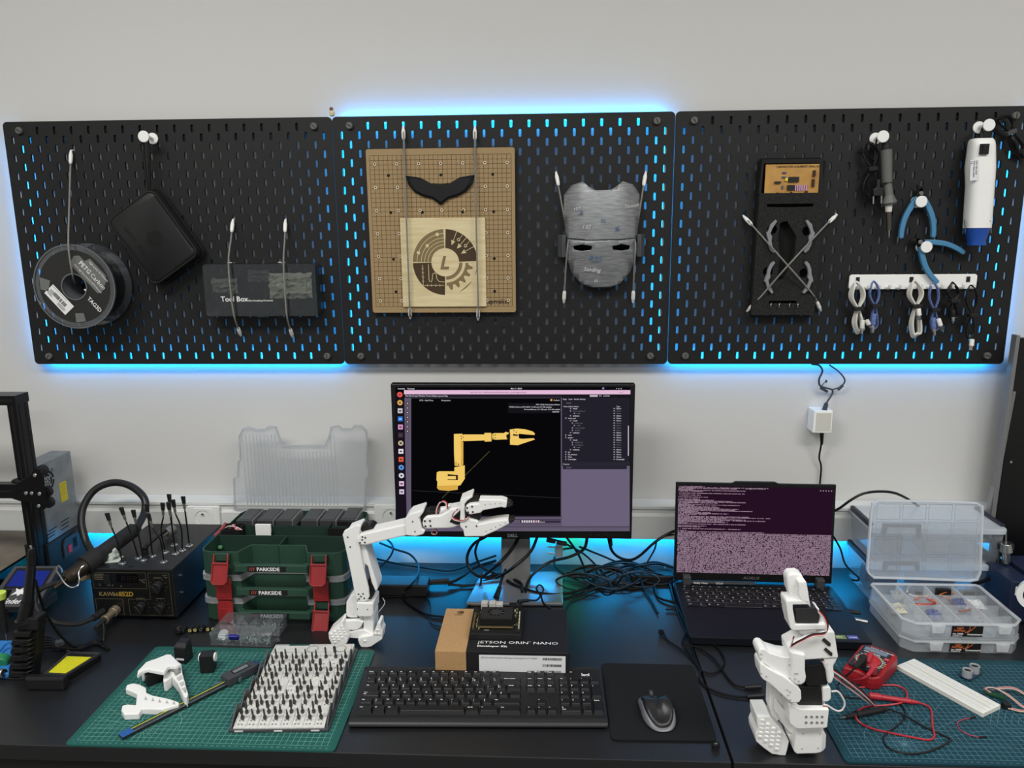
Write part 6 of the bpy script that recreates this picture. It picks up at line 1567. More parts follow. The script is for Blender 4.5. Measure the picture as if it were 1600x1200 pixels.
def mouse_surf(z0f, z1f, sc, m_, nm, cap=True, L=.0535, Wd=.0300):
    rings = []; n = 28
    lv = [0, .15, .4, .65, .85, 1.0]
    b = MB(); vs = []
    def outline(a):
        x = cos(a); y = sin(a); e = .8
        px = Wd*math.copysign(abs(x)**e, x); py = L*math.copysign(abs(y)**e, y)
        k = 1-.13*math.exp(-((py-.012)/.016)**2)-.05*(py > .03)
        return px*k, py
    for li, f in enumerate(lv):
        for j in range(n):
            a = 2*pi*j/n; x, y = outline(a)
            s_ = sc*(1-.10*f-.28*f**5)
            zt = z1f(y); zb = z0f(y); vs.append((x*s_, y*s_, zb+(zt-zb)*(sin(f*pi/2))))
    fs = [(i*n+j, i*n+(j+1) % n, (i+1)*n+(j+1) % n, (i+1)*n+j) for i in range(len(lv)-1) for j in range(n)]
    b.add(vs, fs, 0, True)
    top = len(lv)-1; c0 = len(b.v); ctr = (0, -.004, z1f(-.004)+.0012)
    b.add([vs[top*n+j] for j in range(n)]+[ctr], [(j, (j+1) % n, n) for j in range(n)], 0, True)
    b.add([vs[j] for j in range(n)], [tuple(range(n-1, -1, -1))])
    return b.build(nm, m_, t, angle=60, sub=1)
hz = lambda y: .031-.000*(y)-8.5*(y+.006)**2
mouse_surf(lambda y: .001, lambda y: hz(y)-.006, 1.0, M('mouse_grey', (112, 114, 118), .3), 'body')
mouse_surf(lambda y: max(.004, hz(y)-.016), lambda y: hz(y)+.0008, .885, M('mouse_top', (30, 30, 33), .35), 'top_shell')
b = MB(T(0, .035, .0150)); b.cyl((-.0028, 0, 0), (.0028, 0, 0), .0062, n=20); b.build('scroll_wheel', M('wheel_grey', (62, 62, 60), .5), t, bevel=.0008)
p = D(1118, 1169); t = thing('rubber_bumper', 'small shiny black round stopper at the desk edge near the mouse pad', 'stopper', (p.x, p.y, DESK))
MB().lathe([(.0001, 0), (.0055, 0), (.0068, .004), (.0062, .009), (.003, .0125), (.0001, .013)], 20).build('dome', M('glossy_black', (18, 18, 19), .12), t)

# ================================================================ power brick behind the arm
t = thing('power_brick', 'long black power brick on the desk behind the white robot arm', 'power adapter', (-.232, -.135, DESK))
MB().bx(-.289, -.174, -.162, -.112, DESK+.002, DESK+.030).build('body', mat('brick_black', (30, 30, 32), .4), t, world=True, bevel=.003)
p = D(671, 910, DESK+.016); MB().cyl(p, p+V((.045, .01, .002)), .0065, .0045, 12).build('strain_relief', m_rubber, t, world=True)

# ================================================================ robot arm reaching over the monitor
YA = -.365
t = thing('robot_arm', 'white printed robot arm reaching right with its gripper across the monitor', 'robot arm', (-.29, -.345, DESK))
G = zc(500, 780, 4.286); H = zc(500, 900, 10.0); I = zc(640, 770, 8.89)
def bumpblock(nm, pts, Y, dep, parent, bumps, conv, s=1.0):
    o = PL(nm, conv(pts), Y, dep, m_pla, parent, .0015)
    b = MB()
    for (x, y) in conv(bumps):
        p = W(x, y, Y); b.box((p.x, p.y-.0006, p.z), (.0052*s, .0034, .0034*s), rotm(0, 12, 0))
    b.build('tread', m_pla, o, world=True, bevel=.0006)
    return o
bumpblock('base_foot', [(130, 890), (300, 740), (325, 712), (358, 712), (368, 790), (400, 860), (440, 960), (425, 1040), (370, 1115), (290, 1140), (225, 1150), (190, 1095), (165, 1040), (135, 975)], YA-.02, .035, t, [(180+55*i+18*j, 905-40*i+42*j) for i in range(4) for j in range(4)], H, .9)
bumpblock('base_foot', [(590, 1000), (640, 960), (820, 930), (905, 720), (945, 730), (950, 820), (980, 870), (970, 990), (880, 1050), (800, 1105), (745, 1160), (650, 1160), (615, 1075)], YA-.012, .03, t, [(900, 840), (925, 900), (700, 1010), (870, 900)], H, .9)
PL('base_plate', H([(410, 890), (560, 855), (700, 845), (835, 925), (745, 1008), (700, 985), (430, 965), (410, 930)]), YA-.004, .05, m_pla, t)
PL('base_column', H([(680, 640), (825, 635), (832, 935), (760, 985), (735, 930), (680, 850)]), YA, .05, m_pla, t)
PL('base_servo', H([(400, 632), (610, 650), (620, 870), (420, 880), (398, 760)]), YA+.004, .035, m_black, t)
PL('servo_shell', H([(365, 700), (600, 690), (680, 720), (640, 800), (580, 850), (400, 852), (365, 825)]), YA-.004, .04, m_pla, t, .002)
PL('rear_shell', H([(410, 410), (480, 310), (530, 280), (575, 300), (590, 660), (480, 665), (420, 640), (405, 560)]), YA+.004, .04, m_pla, t, .002)
o = PL('shoulder_housing', H([(565, 425), (590, 415), (832, 425), (832, 600), (800, 645), (600, 645), (570, 605)]), YA-.008, .056, m_pla, t, .0025)
b = MB(); screws(b, H([(585, 515), (742, 522), (640, 560)])[:2], YA-.0085, .0011); b.build('screw', M('screw_dim', (90, 88, 84), .4, .6), o, world=True)
PL('shoulder_servo', G([(300, 560), (350, 556), (362, 640), (330, 690), (285, 695)]), YA+.008, .03, m_black, t)
o = PL('upper_arm', G([(150, 240), (162, 212), (243, 172), (276, 178), (262, 225), (264, 300), (285, 440), (325, 600), (330, 655), (315, 682), (285, 692), (252, 680), (236, 655), (214, 540), (190, 420)]), YA-.006, .007, m_pla, t, .002)
PL('upper_arm_rear', G([(175, 215), (265, 180), (300, 300), (345, 450), (384, 575), (386, 605), (372, 620), (345, 560), (320, 450), (300, 435), (296, 520), (318, 600), (230, 600), (195, 420)]), YA+.002, .044, m_pla, t, .002)
b = MB(); screws(b, G([(185, 255), (202, 320), (258, 636), (288, 634), (274, 652), (262, 668), (296, 664)]), YA-.0065, .0017); b.build('screw', M('screw_dim'), o, world=True)
PL('elbow_servo', G([(235, 215), (250, 192), (330, 180), (358, 195), (352, 225), (262, 262), (240, 262)]), YA+.004, .034, m_black, t)
p = W(570, 823, YA-.002); MB().cyl(p, p+V((0, .010, 0)), .0055, n=16).build('knob', m_matte, t, world=True, bevel=.0015)
o = PL('forearm', G([(248, 288), (248, 262), (268, 238), (300, 228), (450, 195), (575, 165), (582, 246), (450, 275), (310, 310), (272, 310)]), YA-.010, .040, m_pla, t, .003)
b = MB(); screws(b, G([(284, 253), (303, 258), (282, 272), (268, 292), (300, 290)]), YA-.0105, .0018); b.build('screw', M('screw_dim'), o, world=True)
o = PL('forearm_block', G([(566, 150), (572, 128), (600, 100), (690, 72), (694, 88), (662, 128), (682, 200), (704, 214), (692, 236), (640, 250), (575, 243)]), YA-.014, .046, m_pla, t, .002)
b = MB(); screws(b, G([(620, 150), (636, 217)]), YA-.0145, .0014); b.build('screw', M('screw_dim'), o, world=True)
PL('wrist_servo', G([(664, 128), (700, 90), (735, 80), (790, 78), (800, 110), (720, 140), (700, 195), (684, 205)]), YA-.004, .030, m_black, t)
o = PL('wrist', I([(175, 430), (188, 372), (228, 332), (430, 312), (520, 262), (560, 225), (660, 205), (722, 178), (734, 400), (695, 450), (640, 480), (560, 495), (400, 500), (225, 506), (185, 480)]), YA-.012, .034, m_pla, t, .003)
b = MB(); screws(b, I([(212, 393), (283, 390), (220, 465), (290, 460)]), YA-.0125, .0022); b.build('screw', M('screw_dim'), o, world=True)
PL('wrist_rear', I([(270, 250), (340, 232), (520, 205), (530, 172), (700, 170), (700, 230), (520, 260), (430, 310), (300, 300)]), YA+.018, .012, m_pla, t)
PL('gripper_servo', I([(552, 405), (610, 330), (690, 255), (760, 160), (796, 98), (950, 96), (962, 135), (900, 160), (985, 300), (985, 360), (955, 400), (820, 372), (700, 440), (650, 445)]), YA-.014, .028, m_black, t)
o = PL('gripper_bracket', I([(702, 100), (868, 30), (876, 62), (800, 112), (762, 160), (770, 350), (722, 415), (696, 400), (704, 300)]), YA-.020, .038, m_pla, t, .0015)
o = PL('lower_jaw', I([(694, 410), (720, 380), (830, 362), (952, 400), (962, 440), (1180, 392), (1366, 370), (1386, 430), (1200, 530), (1025, 608), (762, 612), (744, 520), (705, 480)]), YA-.022, .030, m_pla, t, .002)
b = MB(); screws(b, I([(784, 470), (930, 462)]), YA-.0225, .0017); screws(b, I([(1060, 535), (1130, 508), (1195, 478), (1260, 448), (1325, 418)]), YA-.0225, .0008); b.build('screw', M('screw_dim'), o, world=True)
PL('jaw_tip', I([(1366, 376), (1440, 362), (1466, 380), (1430, 415), (1388, 436)]), YA-.020, .024, m_rubber, t, .002)
o = PL('upper_jaw', I([(770, 225), (790, 185), (830, 165), (962, 150), (966, 90), (1030, 92), (1280, 96), (1356, 122), (1344, 210), (1302, 210), (1282, 200), (1020, 246), (985, 282), (840, 306), (795, 280)]), YA-.026, .024, m_pla, t, .002)
b = MB(); screws(b, I([(798, 210), (868, 192), (878, 266), (812, 270)]), YA-.0265, .0020); screws(b, I([(1050, 165), (1120, 158), (1190, 152), (1262, 150)]), YA-.0265, .0008); b.build('screw', M('screw_dim'), o, world=True)
PL('jaw_tip', I([(1356, 124), (1400, 130), (1438, 178), (1400, 200), (1346, 206)]), YA-.024, .020, m_rubber, t, .002)
wc = [M('wire_white'), M('wire_red'), m_cable]
def wire(b, pts, Y, r=.0013, off=((0, 0, 0), (1, .0018, .0012)), conv=I):
    P = [W(x, y, Y-(.0 if len(q_) < 3 else q_[2])) for q_ in pts for x, y in conv([(q_[0], q_[1])])]
    b = MB()
    for mi, dx, dz in off: b.tube([p+V((dx, 0, dz)) for p in P], r, 6, mi=mi)
    b.build('servo_wire', wc, t, world=True)
wire(b, [(370, 300), (375, 230), (410, 150), (460, 122), (505, 150), (520, 230)], YA-.010)
wire(b, [(655, 235), (610, 270), (585, 330), (620, 375), (700, 392), (770, 380), (820, 335)], YA-.024)
wire(b, [(300, 545), (350, 510), (378, 560), (340, 580), (300, 560)], YA+.0, .0009)
b = MB().tube([W(598, 934, -.33), W(601, 943, -.33), W(591, 957, -.33)], .0009, 6)
b.build('servo_wire', wc, t, world=True)

# ================================================================ loose cables in the middle of the desk
def desk_cable(label, pts, r=.0028, z=None, m=None, ends=(), nm='cable', grp='loose black cables behind the keyboard'):
    P = []
    for q in pts:
        zz = DESK+(q[2] if len(q) > 2 else r)+.0004; P.append(D(q[0], q[1], zz))
    t = thing(nm, label, 'cable', tuple(P[0]), 0, grp)
    MB().tube(P, r, 8, k=7).build('cord', m or m_cable, t, world=True)
    for (i0, i1, rr) in ends:
        a, c_ = P[i0], P[i1]; d = (c_-a).normalized(); MB().cyl(a-d*.004, a+d*.026, rr, rr*.75, 12).build('plug', m_black, t, world=True, bevel=.0006)
    return t
h = lambda L, z: [(x, y, z) for x, y in L]
desk_cable('thick black cable dropping from the monitor and bending left to the stand base', [(918, 838, .12), (912, 858, .09), (890, 870, .07), (860, 878, .05), (836, 894, .03), (824, 912, .015), (820, 934, .004)], .0036)
desk_cable('black cable looping low from the monitor and rising right to the laptop', [(952, 838, .12), (955, 858, .085), (966, 870, .06), (984, 875, .055), (1000, 868, .07), (1020, 850, .10), (1040, 836, .12), (1060, 827, .13)], .0034, ends=((0, 1, .0065),))
desk_cable('thin black cable coming down from the laptop corner onto the desk', [(1058, 834, .11), (1030, 841, .10), (1022, 860, .07), (1006, 888, .03), (1000, 903, .014), (1008, 922, .006), (1020, 942, .004), (1028, 958, .003)], .0022)
desk_cable('black cable making a wide oval coil under the right half of the monitor', [(896, 856, .05), (878, 859, .045), (866, 872, .03), (870, 888, .016), (888, 899, .010), (920, 902, .008), (950, 894, .014), (980, 884, .020), (1006, 886, .014), (1020, 900, .008), (1023, 917, .006), (1030, 934, .004), (1056, 942, .006)], .0028)
desk_cable('black cable running from the monitor stand to the far right of the coil', [(905, 854, .07), (940, 868, .045), (970, 880, .024), (1000, 884, .014), (1020, 894, .008)], .0026)
desk_cable('black cable crossing steeply down right of the monitor stand', [(884, 838, .10), (900, 860, .06), (910, 880, .03), (918, 903, .008), (928, 912, .006), (950, 920, .004), (980, 916, .004), (1010, 906, .005)], .0028)
desk_cable('black cable with an inline connector slanting down from the monitor', [(864, 843, .09), (880, 848, .08), (910, 864, .05), (930, 882, .024), (948, 902, .008), (962, 913, .004), (985, 920, .003), (1010, 916, .003)], .0024)
desk_cable('black cable sagging in front of the monitor base to the right', [(790, 905, .012), (806, 915, .012), (840, 926, .010), (870, 929, .007), (900, 924, .005), (920, 914, .006), (928, 904, .008), (945, 896, .010)], .0034)
desk_cable('thin black cable forming small curls right of the monitor base', [(928, 908, .005), (940, 922, .003), (950, 926, .003), (958, 921, .003), (950, 915, .005), (932, 920, .005), (910, 930, .004), (896, 935, .004), (884, 948, .004), (880, 960, .004)], .0020)
desk_cable('black cable arching from behind the arm down to the product box', [(593, 848, .06), (617, 858, .05), (640, 866, .045), (652, 880, .035), (654, 894, .034), (645, 911, .036), (631, 925, .012), (632, 937, .004), (645, 948, .003), (668, 960, .003), (694, 964, .003)], .0026)
desk_cable('black cable lying along the wall side behind the power brick', [(575, 870, .012), (600, 876, .010), (617, 880, .008), (663, 887, .006), (698, 892, .006), (722, 887, .008), (740, 880, .012), (775, 868, .02)], .0026)
desk_cable('black cable hooking down behind the white robot arm', [(604, 842, .07), (612, 850, .06), (614, 860, .05), (607, 873, .03), (593, 886, .014), (582, 893, .006)], .0024)
desk_cable('thick black cable from the power brick curving up to the stand', [(672, 911, .016), (703, 910, .014), (722, 901, .016), (736, 890, .02), (752, 883, .026), (775, 876, .03)], .0036)
desk_cable('black cable from the power brick running right past the stand', [(700, 913, .008), (733, 915, .005), (757, 908, .008), (780, 897, .016), (800, 892, .020)], .0030)
desk_cable('thick black cable looping left of the monitor stand', [(760, 838, .11), (740, 850, .085), (730, 869, .06), (733, 887, .035), (745, 899, .022), (761, 902, .018), (780, 897, .020), (812, 910, .012), (816, 925, .012)], .0036)
desk_cable('black cable hanging in a second loop left of the monitor stand', [(752, 838, .11), (745, 852, .09), (743, 866, .065), (752, 885, .035), (775, 897, .022), (792, 900, .016), (811, 910, .013)], .0030)
desk_cable('black cable passing in front of the metal stand neck from the upper right', [(812, 838, .12), (799, 859, .10), (782, 878, .085), (768, 890, .06), (756, 900, .03)], .0040)
desk_cable('thick black cable passing in front of the stand neck, the longer one', [(840, 838, .12), (829, 862, .10), (804, 885, .075), (787, 897, .05), (775, 903, .03)], .0036)
desk_cable('black cable dropping from the loops down behind the product box', [(753, 895, .03), (751, 911, .012), (746, 927, .004), (733, 947, .003)], .0024)
desk_cable('thin black cable curving from the arm around to the product box', [(593, 933, .003), (628, 932, .002), (655, 931, .002), (668, 936, .002), (673, 948, .002), (671, 967, .002), (677, 976, .002), (690, 979, .002)], .0013)
desk_cable('short looped black cable plugged into the computer board', [(812, 940, .066), (826, 938, .060), (838, 938, .055), (844, 930, .055), (838, 920, .06), (843, 914, .065), (849, 920, .06), (846, 932, .05), (850, 944, .03), (858, 950, .01)], .0020, ends=((0, 1, .0045), (9, 8, .004)))
desk_cable('thick black plug cable standing on the monitor base behind the board', [(776, 932, .016), (780, 920, .026), (784, 905, .04), (790, 890, .05)], .0034, ends=((0, 1, .0070),))
desk_cable('tangled thin black cable in the middle of the coil, left part', [(950, 900, .008), (965, 894, .012), (985, 891, .014), (1000, 896, .010), (990, 904, .006), (965, 908, .005), (948, 905, .005), (935, 898, .008)], .0018)
desk_cable('tangled thin black cable in the middle of the coil, right part', [(985, 900, .010), (1000, 892, .014), (1012, 896, .010), (1010, 908, .006), (990, 912, .005), (970, 906, .006), (975, 896, .010), (1000, 888, .014)], .0018)
desk_cable('black cable running over the laptop corner to the multimeter side bundle', [(1040, 952, .004), (1055, 953, .004), (1067, 962, .004), (1077, 983, .004), (1085, 996, .004), (1100, 1001, .003), (1119, 1010, .003), (1132, 1030, .003), (1127, 1044, .003), (1113, 1052, .003), (1095, 1047, .003), (1083, 1031, .003), (1066, 1016, .003), (1044, 1001, .003), (1038, 990, .003)], .0018, grp='thin cables between laptop and mouse pad')
desk_cable('thin cable winding from the laptop corner to the usb plug of the small arm', [(1046, 905, .006), (1052, 933, .005), (1062, 955, .004), (1072, 985, .004), (1066, 1004, .004), (1091, 1012, .004), (1113, 1027, .004), (1124, 1040, .004), (1135, 1056, .003), (1148, 1070, .003), (1168, 1074, .004), (1186, 1073, .006)], .0018, grp='thin cables between laptop and mouse pad', ends=((11, 10, .0050),))
desk_cable('thin cable running lowest to the barrel plug of the small arm', [(1070, 1010, .003), (1084, 1030, .003), (1094, 1048, .003), (1093, 1062, .003), (1108, 1076, .003), (1132, 1085, .003), (1157, 1089, .003), (1190, 1087, .006)], .0020, grp='thin cables between laptop and mouse pad', ends=((7, 6, .0050),))
desk_cable('straight pair of thin cables running down beside the laptop', [(1040, 895, .006), (1050, 925, .005), (1062, 965, .004), (1075, 994, .004), (1083, 1019, .003), (1094, 1046, .003)], .0016, grp='thin cables between laptop and mouse pad')
random.seed(12)
for k in range(6):
    x = 896+24*k; y = 893+random.randint(0, 16); a = random.uniform(.8, 1.7)
    pts = [(x-30*a, y+random.randint(-6, 8), .004), (x-12, y-8*a, .022+.003*k), (x+18, y-9*a, .030), (x+40*a, y+2, .018), (x+24, y+14*a, .006), (x-10, y+11*a, .006), (x-26*a, y-2, .018), (x+5, y-12*a, .034), (x+48, y-4, .016), (x+60*a, y+random.randint(2, 18), .004)]
    desk_cable('thin black cable in the tangle between monitor stand and laptop, one of many', pts, .0019+.0006*(k % 2), grp='thin tangled cables behind the keyboard')
p = D(1033, 992); tag(MB().lathe([(.0001, -.006), (.005, -.004), (.0062, 0), (.005, .004), (.0001, .006)], 16).build('round_bead', M('glossy_black'), loc=(p.x, p.y, DESK+.0062)), 'small shiny black ball on the cable left of the laptop', 'bead')
# translucent plug adapter and black power strip behind the desk
t = thing('plug_adapter', 'pale plug with two pins lying behind the cables under the monitor', 'plug', tuple(W(868, 862, -.03)))
p0 = W(873, 858, -.03); b = MB(); b.box(tuple(p0+V((0, .0, -.002))), (.020, .024, .030)); b.build('body', M('plug_pale', (190, 196, 200), .3), t, world=True, bevel=.003)
for zz in (-.006+.012, -.010): q = p0+V((-.010, 0, zz-.001)); MB().cyl(q, q+V((-.018, 0, .001)), .0022, n=10).build('pin', m_steel, t, world=True)
t = thing('power_strip', 'black power strip lying under the cable tangle behind the desk', 'power strip', (.30, -.05, DESK))
MB().bx(.300, .400, -.075, -.035, DESK, DESK+.020).build('body', M('strip_black', (20, 20, 21), .5), t, world=True, bevel=.004)
t = thing('inline_connector', 'black inline cable connector pair hanging under the monitor edge', 'connector', tuple(W(860, 845, -.11)))
for (x0, x1) in ((854, 868), (870, 885)): a, c_ = W(x0, 843+(x0-854)*.25, -.11), W(x1, 846+(x0-854)*.25, -.11); MB().cyl(a, c_, .0055, .0055, 12).build('half', m_rubber, t, world=True, bevel=.001)
# ================================================================ laptop
lc = V((.5705, -.226)); lrz = radians(-1.6); LW, LD = .357, .254
t = thing('laptop', 'open black laptop with a dark terminal full of text on its screen', 'laptop', (lc.x, lc.y, DESK), lrz)
m_lap = mat('laptop_black', (12, 15, 21), .42, spec=.35, bump=(900, .06)); m_lap2 = M('laptop_dark', (14, 14, 16), .4)
zt_ = .0195
b = MB(); b.prism([(-LW/2+.002, -LD/2), (LW/2-.002, -LD/2), (LW/2, -LD/2+.004), (LW/2, LD/2-.02), (LW/2-.012, LD/2), (-LW/2+.012, LD/2), (-LW/2, LD/2-.02), (-LW/2, -LD/2+.004)], .0035, zt_)
b.build('base', m_lap, t, bevel=.0012)
for x in (-.15, .15):
    for y in (-.11, .10): MB().box((x, y, .0018), (.03, .008, .0036)).build('rubber_foot', m_rubber, t)
b = MB(); b.rect(-.168, .168, .000, .098, zt_+.0003, 0); b.rect(-.165, .165, .104, .118, zt_+.0003, 0); b.build('key_well', m_lap2, t)
b = MB(); b.poly_line([(-.058, -.108), (.048, -.108), (.048, -.030), (-.058, -.030)], .0006, zt_+.0003, 0, True); b.build('touchpad', M('pad_line', (36, 38, 42), .4), t)
kp = .0188
def lkey(x0, x1, yc, h=.0165, leg=None):
    b = MB(); b.bx(x0+.0008, x1-.0008, yc-h/2+.0008, yc+h/2-.0008, zt_, zt_+.0016)
    if leg: b.text(leg, x0+.0035, yc-.001, zt_+.0018, .0052 if len(leg) < 2 else .0036, 1, bold=.03)
    return b.build('key', [M('laptop_key', (18, 19, 21), .45), M('legend_lit', (210, 210, 205), .5)], t, bevel=.0005, seg=1)
rws = [(.0085, [('Ctrl', 1.4), ('Fn', 1), ('#', 1), ('Alt', 1), ('-', 4.6), ('Alt', 1), ('Ctrl', 1), ('<', 1), ('v', 1), ('>', 1)]),
       (.0260, [('Maj', 1.2), ('<', 1)]+[(c_, 1) for c_ in 'WXCVBN,;:!']+[('Maj', 1.4)]),
       (.0435, [('Caps', 1.6)]+[(c_, 1) for c_ in 'QSDFGHJKLM%*']),
       (.0610, [('Tab', 1.4)]+[(c_, 1) for c_ in 'AZERTYUIOP^$']),
       (.0785, [(c_, 1) for c_ in '²&é"(-è_çà)=']+[('Del', 1.6)])]
for y, L in rws:
    x = -.164
    for s_, w_ in L: lkey(x, x+w_*kp*.955, y, leg=s_); x += w_*kp*.955
    for k in range(4):
        if y < .02 and k == 1: continue
        lkey(.092+k*.0178, .092+.0178+k*.0178, y, leg='0.+-123*456/789+NVIM'[(4*int((y-.008)/.0174)+k) % 20])
b = MB(); x = -.164
for k in range(17): b.bx(x+.001+k*.0192, x+.0182+k*.0192, .0885, .0975, zt_, zt_+.0014); b.rect(x+.005+k*.0192, x+.009+k*.0192, .0925, .0938, zt_+.0017, 1)
o = b.build('function_key_row', [M('laptop_key'), M('legend_lit')], t)
b = MB(T(-.005, .111, zt_+.0004)); b.ring(0, .0035, 0, 14); b.build('power_button', M('legend_lit'), t)
for i, (x, c_, s_) in enumerate(((.098, (84, 130, 190), 'intel'), (.122, (110, 130, 70), 'RTX'), (.146, (60, 70, 150), 'CORE'))):
    b = MB(); b.bx(x-.0105, x+.0105, -.1165, -.1015, zt_, zt_+.0003, 0); b.text(s_, x-.008, -.112, zt_+.0005, .0062, 1, bold=.03)
    b.build('sticker', [M('stick%d' % i, c_, .35), m_print], t)
# lid
hy = .118; tilt = 5
LM = T(0, hy, .024) @ rotm(-tilt, 0, 0) @ UP   # local xy in the lid plane, z towards the user
b = MB(LM); b.prism([(-LW/2+.0, 0), (LW/2-.0, 0), (LW/2, .232), (.052, .232), (.044, .236), (-.044, .236), (-.052, .232), (-LW/2, .232)], -.007, 0)
lid = b.build('lid', m_lap, t, bevel=.0012)
b = MB(LM); b.prism([(-LW/2+.002, .002), (LW/2-.002, .002), (LW/2-.002, .230), (-LW/2+.002, .230)], 0, .0006); b.build('bezel', M('bezel_black', (12, 12, 14), .3), t)
for s_ in (-1, 1): MB(T(s_*.150, hy-.004, .022)).box((0, 0, .004), (.018, .022, .026)).build('hinge', M('hinge_grey', (60, 60, 62), .5), t, bevel=.002)
b = MB(T(0, hy-.008, .0235)); b.box((-.075, 0, 0), (.16, .010, .004)); b.build('hinge_bar', M('hinge_grey'), t, bevel=.001)
b = MB(LM); b.text('AORUS', -.022, .006, .0009, .0095, sx=1.2, shear=.3, bold=.02); b.build('logo', M('logo_dim', (110, 110, 114), .35, .5), t)
b = MB(T(0, hy-.016, .0245)@UP); b.text('Dolby Vision', -.135, -.001, .0, .006, bold=.02); b.text('DTS:X', -.105+.02, -.001, 0, .006, bold=.02); b.build('small_lettering', m_print, t)
# terminal picture: a purple ground with dense rows of characters
def terminal():
    m = bpy.data.materials.new('terminal'); m.use_nodes = True; nt = m.node_tree; nt.nodes.clear(); N = nt.nodes.new; L = nt.links.new
    tc = N('ShaderNodeTexCoord'); sp = N('ShaderNodeSeparateXYZ'); L(tc.outputs['Object'], sp.inputs[0])
    def mth(op, a, b_=None, c_=None):
        n = N('ShaderNodeMath'); n.operation = op
        for i, v_ in enumerate((a, b_, c_)):
            if v_ is None: continue
            if isinstance(v_, (int, float)): n.inputs[i].default_value = v_
            else: L(v_, n.inputs[i])
        return n.outputs[0]
    x, z = sp.outputs['X'], sp.outputs['Z']
    col = mth('FLOOR', mth('MULTIPLY', x, 1/.00125)); row = mth('FLOOR', mth('MULTIPLY', z, 1/.00225))
    cb = N('ShaderNodeCombineXYZ'); L(col, cb.inputs[0]); L(row, cb.inputs[1]); wn = N('ShaderNodeTexWhiteNoise'); wn.noise_dimensions = '2D'; L(cb.outputs[0], wn.inputs['Vector'])
    rowr = N('ShaderNodeTexWhiteNoise'); rowr.noise_dimensions = '1D'; L(row, rowr.inputs['W'])
    fr_ = mth('FRACT', mth('MULTIPLY', z, 1/.00225)); gap = mth('LESS_THAN', fr_, .78)
    dense = mth('LESS_THAN', z, .1385)     # lower part is solid with characters
    ch = mth('GREATER_THAN', wn.outputs['Value'], .20)
    # upper part: rows of different length
    ln_ = mth('MULTIPLY_ADD', mth('POWER', rowr.outputs['Value'], 1.6), .20, -.158)
    short = mth('LESS_THAN', x, ln_); skip = mth('GREATER_THAN', rowr.outputs['Value'], .10)
    up = mth('MULTIPLY', mth('MULTIPLY', short, skip), mth('SUBTRACT', 1.0, dense))
    fill = mth('MAXIMUM', dense, up); a = mth('MULTIPLY', mth('MULTIPLY', fill, ch), gap)
    mx = N('ShaderNodeMix'); mx.data_type = 'RGBA'; L(a, mx.inputs['Factor']); mx.inputs['A'].default_value = lin((36, 16, 34)); mx.inputs['B'].default_value = lin((146, 122, 140))
    e = N('ShaderNodeEmission'); L(mx.outputs['Result'], e.inputs[0]); o = N('ShaderNodeOutputMaterial'); L(e.outputs[0], o.inputs[0]); return m
b = MB(LM); b.rect(-.1725, .1725, .019, .224, .0008, 0); sc2 = b.build('screen', terminal(), t)
b = MB(LM)
for i in range(5): b.rect(.143+i*.006, .1455+i*.006, .2165, .219, .0011, 0)
b.text('user@aorus: ~/dev/arm', -.022, .2185, .0011, .0045, 0, bold=.02)
b.build('screen_icons', E('scr_txt', (150, 140, 150), 1), t)
for (nm, px, py, px2, py2) in (('usb_plug', 1322, 955, 1345, 958), ('jack_plug', 1330, 967, 1356, 972)):
    a, c_ = D(px, py, DESK+.012), D(px2, py2, DESK+.012)
    t_ = thing(nm, {'usb_plug': 'black plug in the right side of the laptop', 'jack_plug': 'small silver tipped plug in the right side of the laptop'}[nm], 'plug', tuple(a)); MB().cyl(a, c_, .005, .004, 12).build('body', m_rubber if nm[0] == 'u' else m_steel, t_, world=True, bevel=.0008)

# ================================================================ folded robot arm at the desk edge
YB = -.676
t = thing('robot_arm', 'white printed robot arm folded upright at the front edge, left of the multimeter', 'robot arm', (.51, -.64, DESK))
CZ = zc(1180, 890, 8.0); DZ = zc(1170, 1020, 6.667)
bumpblock('base_foot', [(85, 662), (225, 662), (255, 710), (385, 850), (420, 930), (405, 1000), (382, 1118), (330, 1112), (240, 1056), (150, 990), (76, 925), (70, 850), (95, 790), (86, 740)], YB+.004, .045, t,
          [(140+58*i-6*j, 700+43*i+42*j) for i in range(4) for j in range(5) if True], DZ, 1.1)
PL('base_foot', DZ([(400, 850), (500, 858), (520, 1000), (700, 1045), (760, 800), (785, 820), (808, 862), (802, 990), (770, 1060), (750, 1122), (700, 1122), (640, 1062), (480, 1050), (440, 950)]), YB+.016, .030, m_pla, t, .0015)
PL('base_strut', DZ([(222, 340), (300, 330), (420, 700), (490, 850), (425, 835), (310, 700), (262, 745), (215, 570)]), YB+.026, .022, m_pla, t)
PL('base_servo', DZ([(300, 480), (420, 560), (430, 740), (370, 640)]), YB+.030, .02, m_black, t)
PL('base_brace', DZ([(280, 520), (310, 525), (440, 690), (490, 780), (492, 845), (430, 835), (385, 790), (280, 610)]), YB+.012, .012, m_pla, t)
o = PL('base_column', DZ([(492, 780), (782, 780), (762, 1040), (700, 1052), (500, 1058), (472, 1032), (486, 900)]), YB-.004, .045, m_pla, t, .002)
b = MB(); screws(b, DZ([(568, 842), (742, 842), (556, 998), (724, 990)]), YB-.0045, .0013); b.build('screw', M('pla_shade'), o, world=True)
o = PL('shoulder_housing', DZ([(415, 545), (430, 532), (540, 588), (838, 590), (820, 775), (800, 786), (505, 796), (470, 775), (428, 740)]), YB-.012, .055, m_pla, t, .0025)
b = MB(); screws(b, DZ([(x, y) for x in (598, 655, 711, 764) for y in (667, 727)]), YB-.0125, .0020); b.build('hole', M('pla_hole', (120, 118, 112), .8), o, world=True)
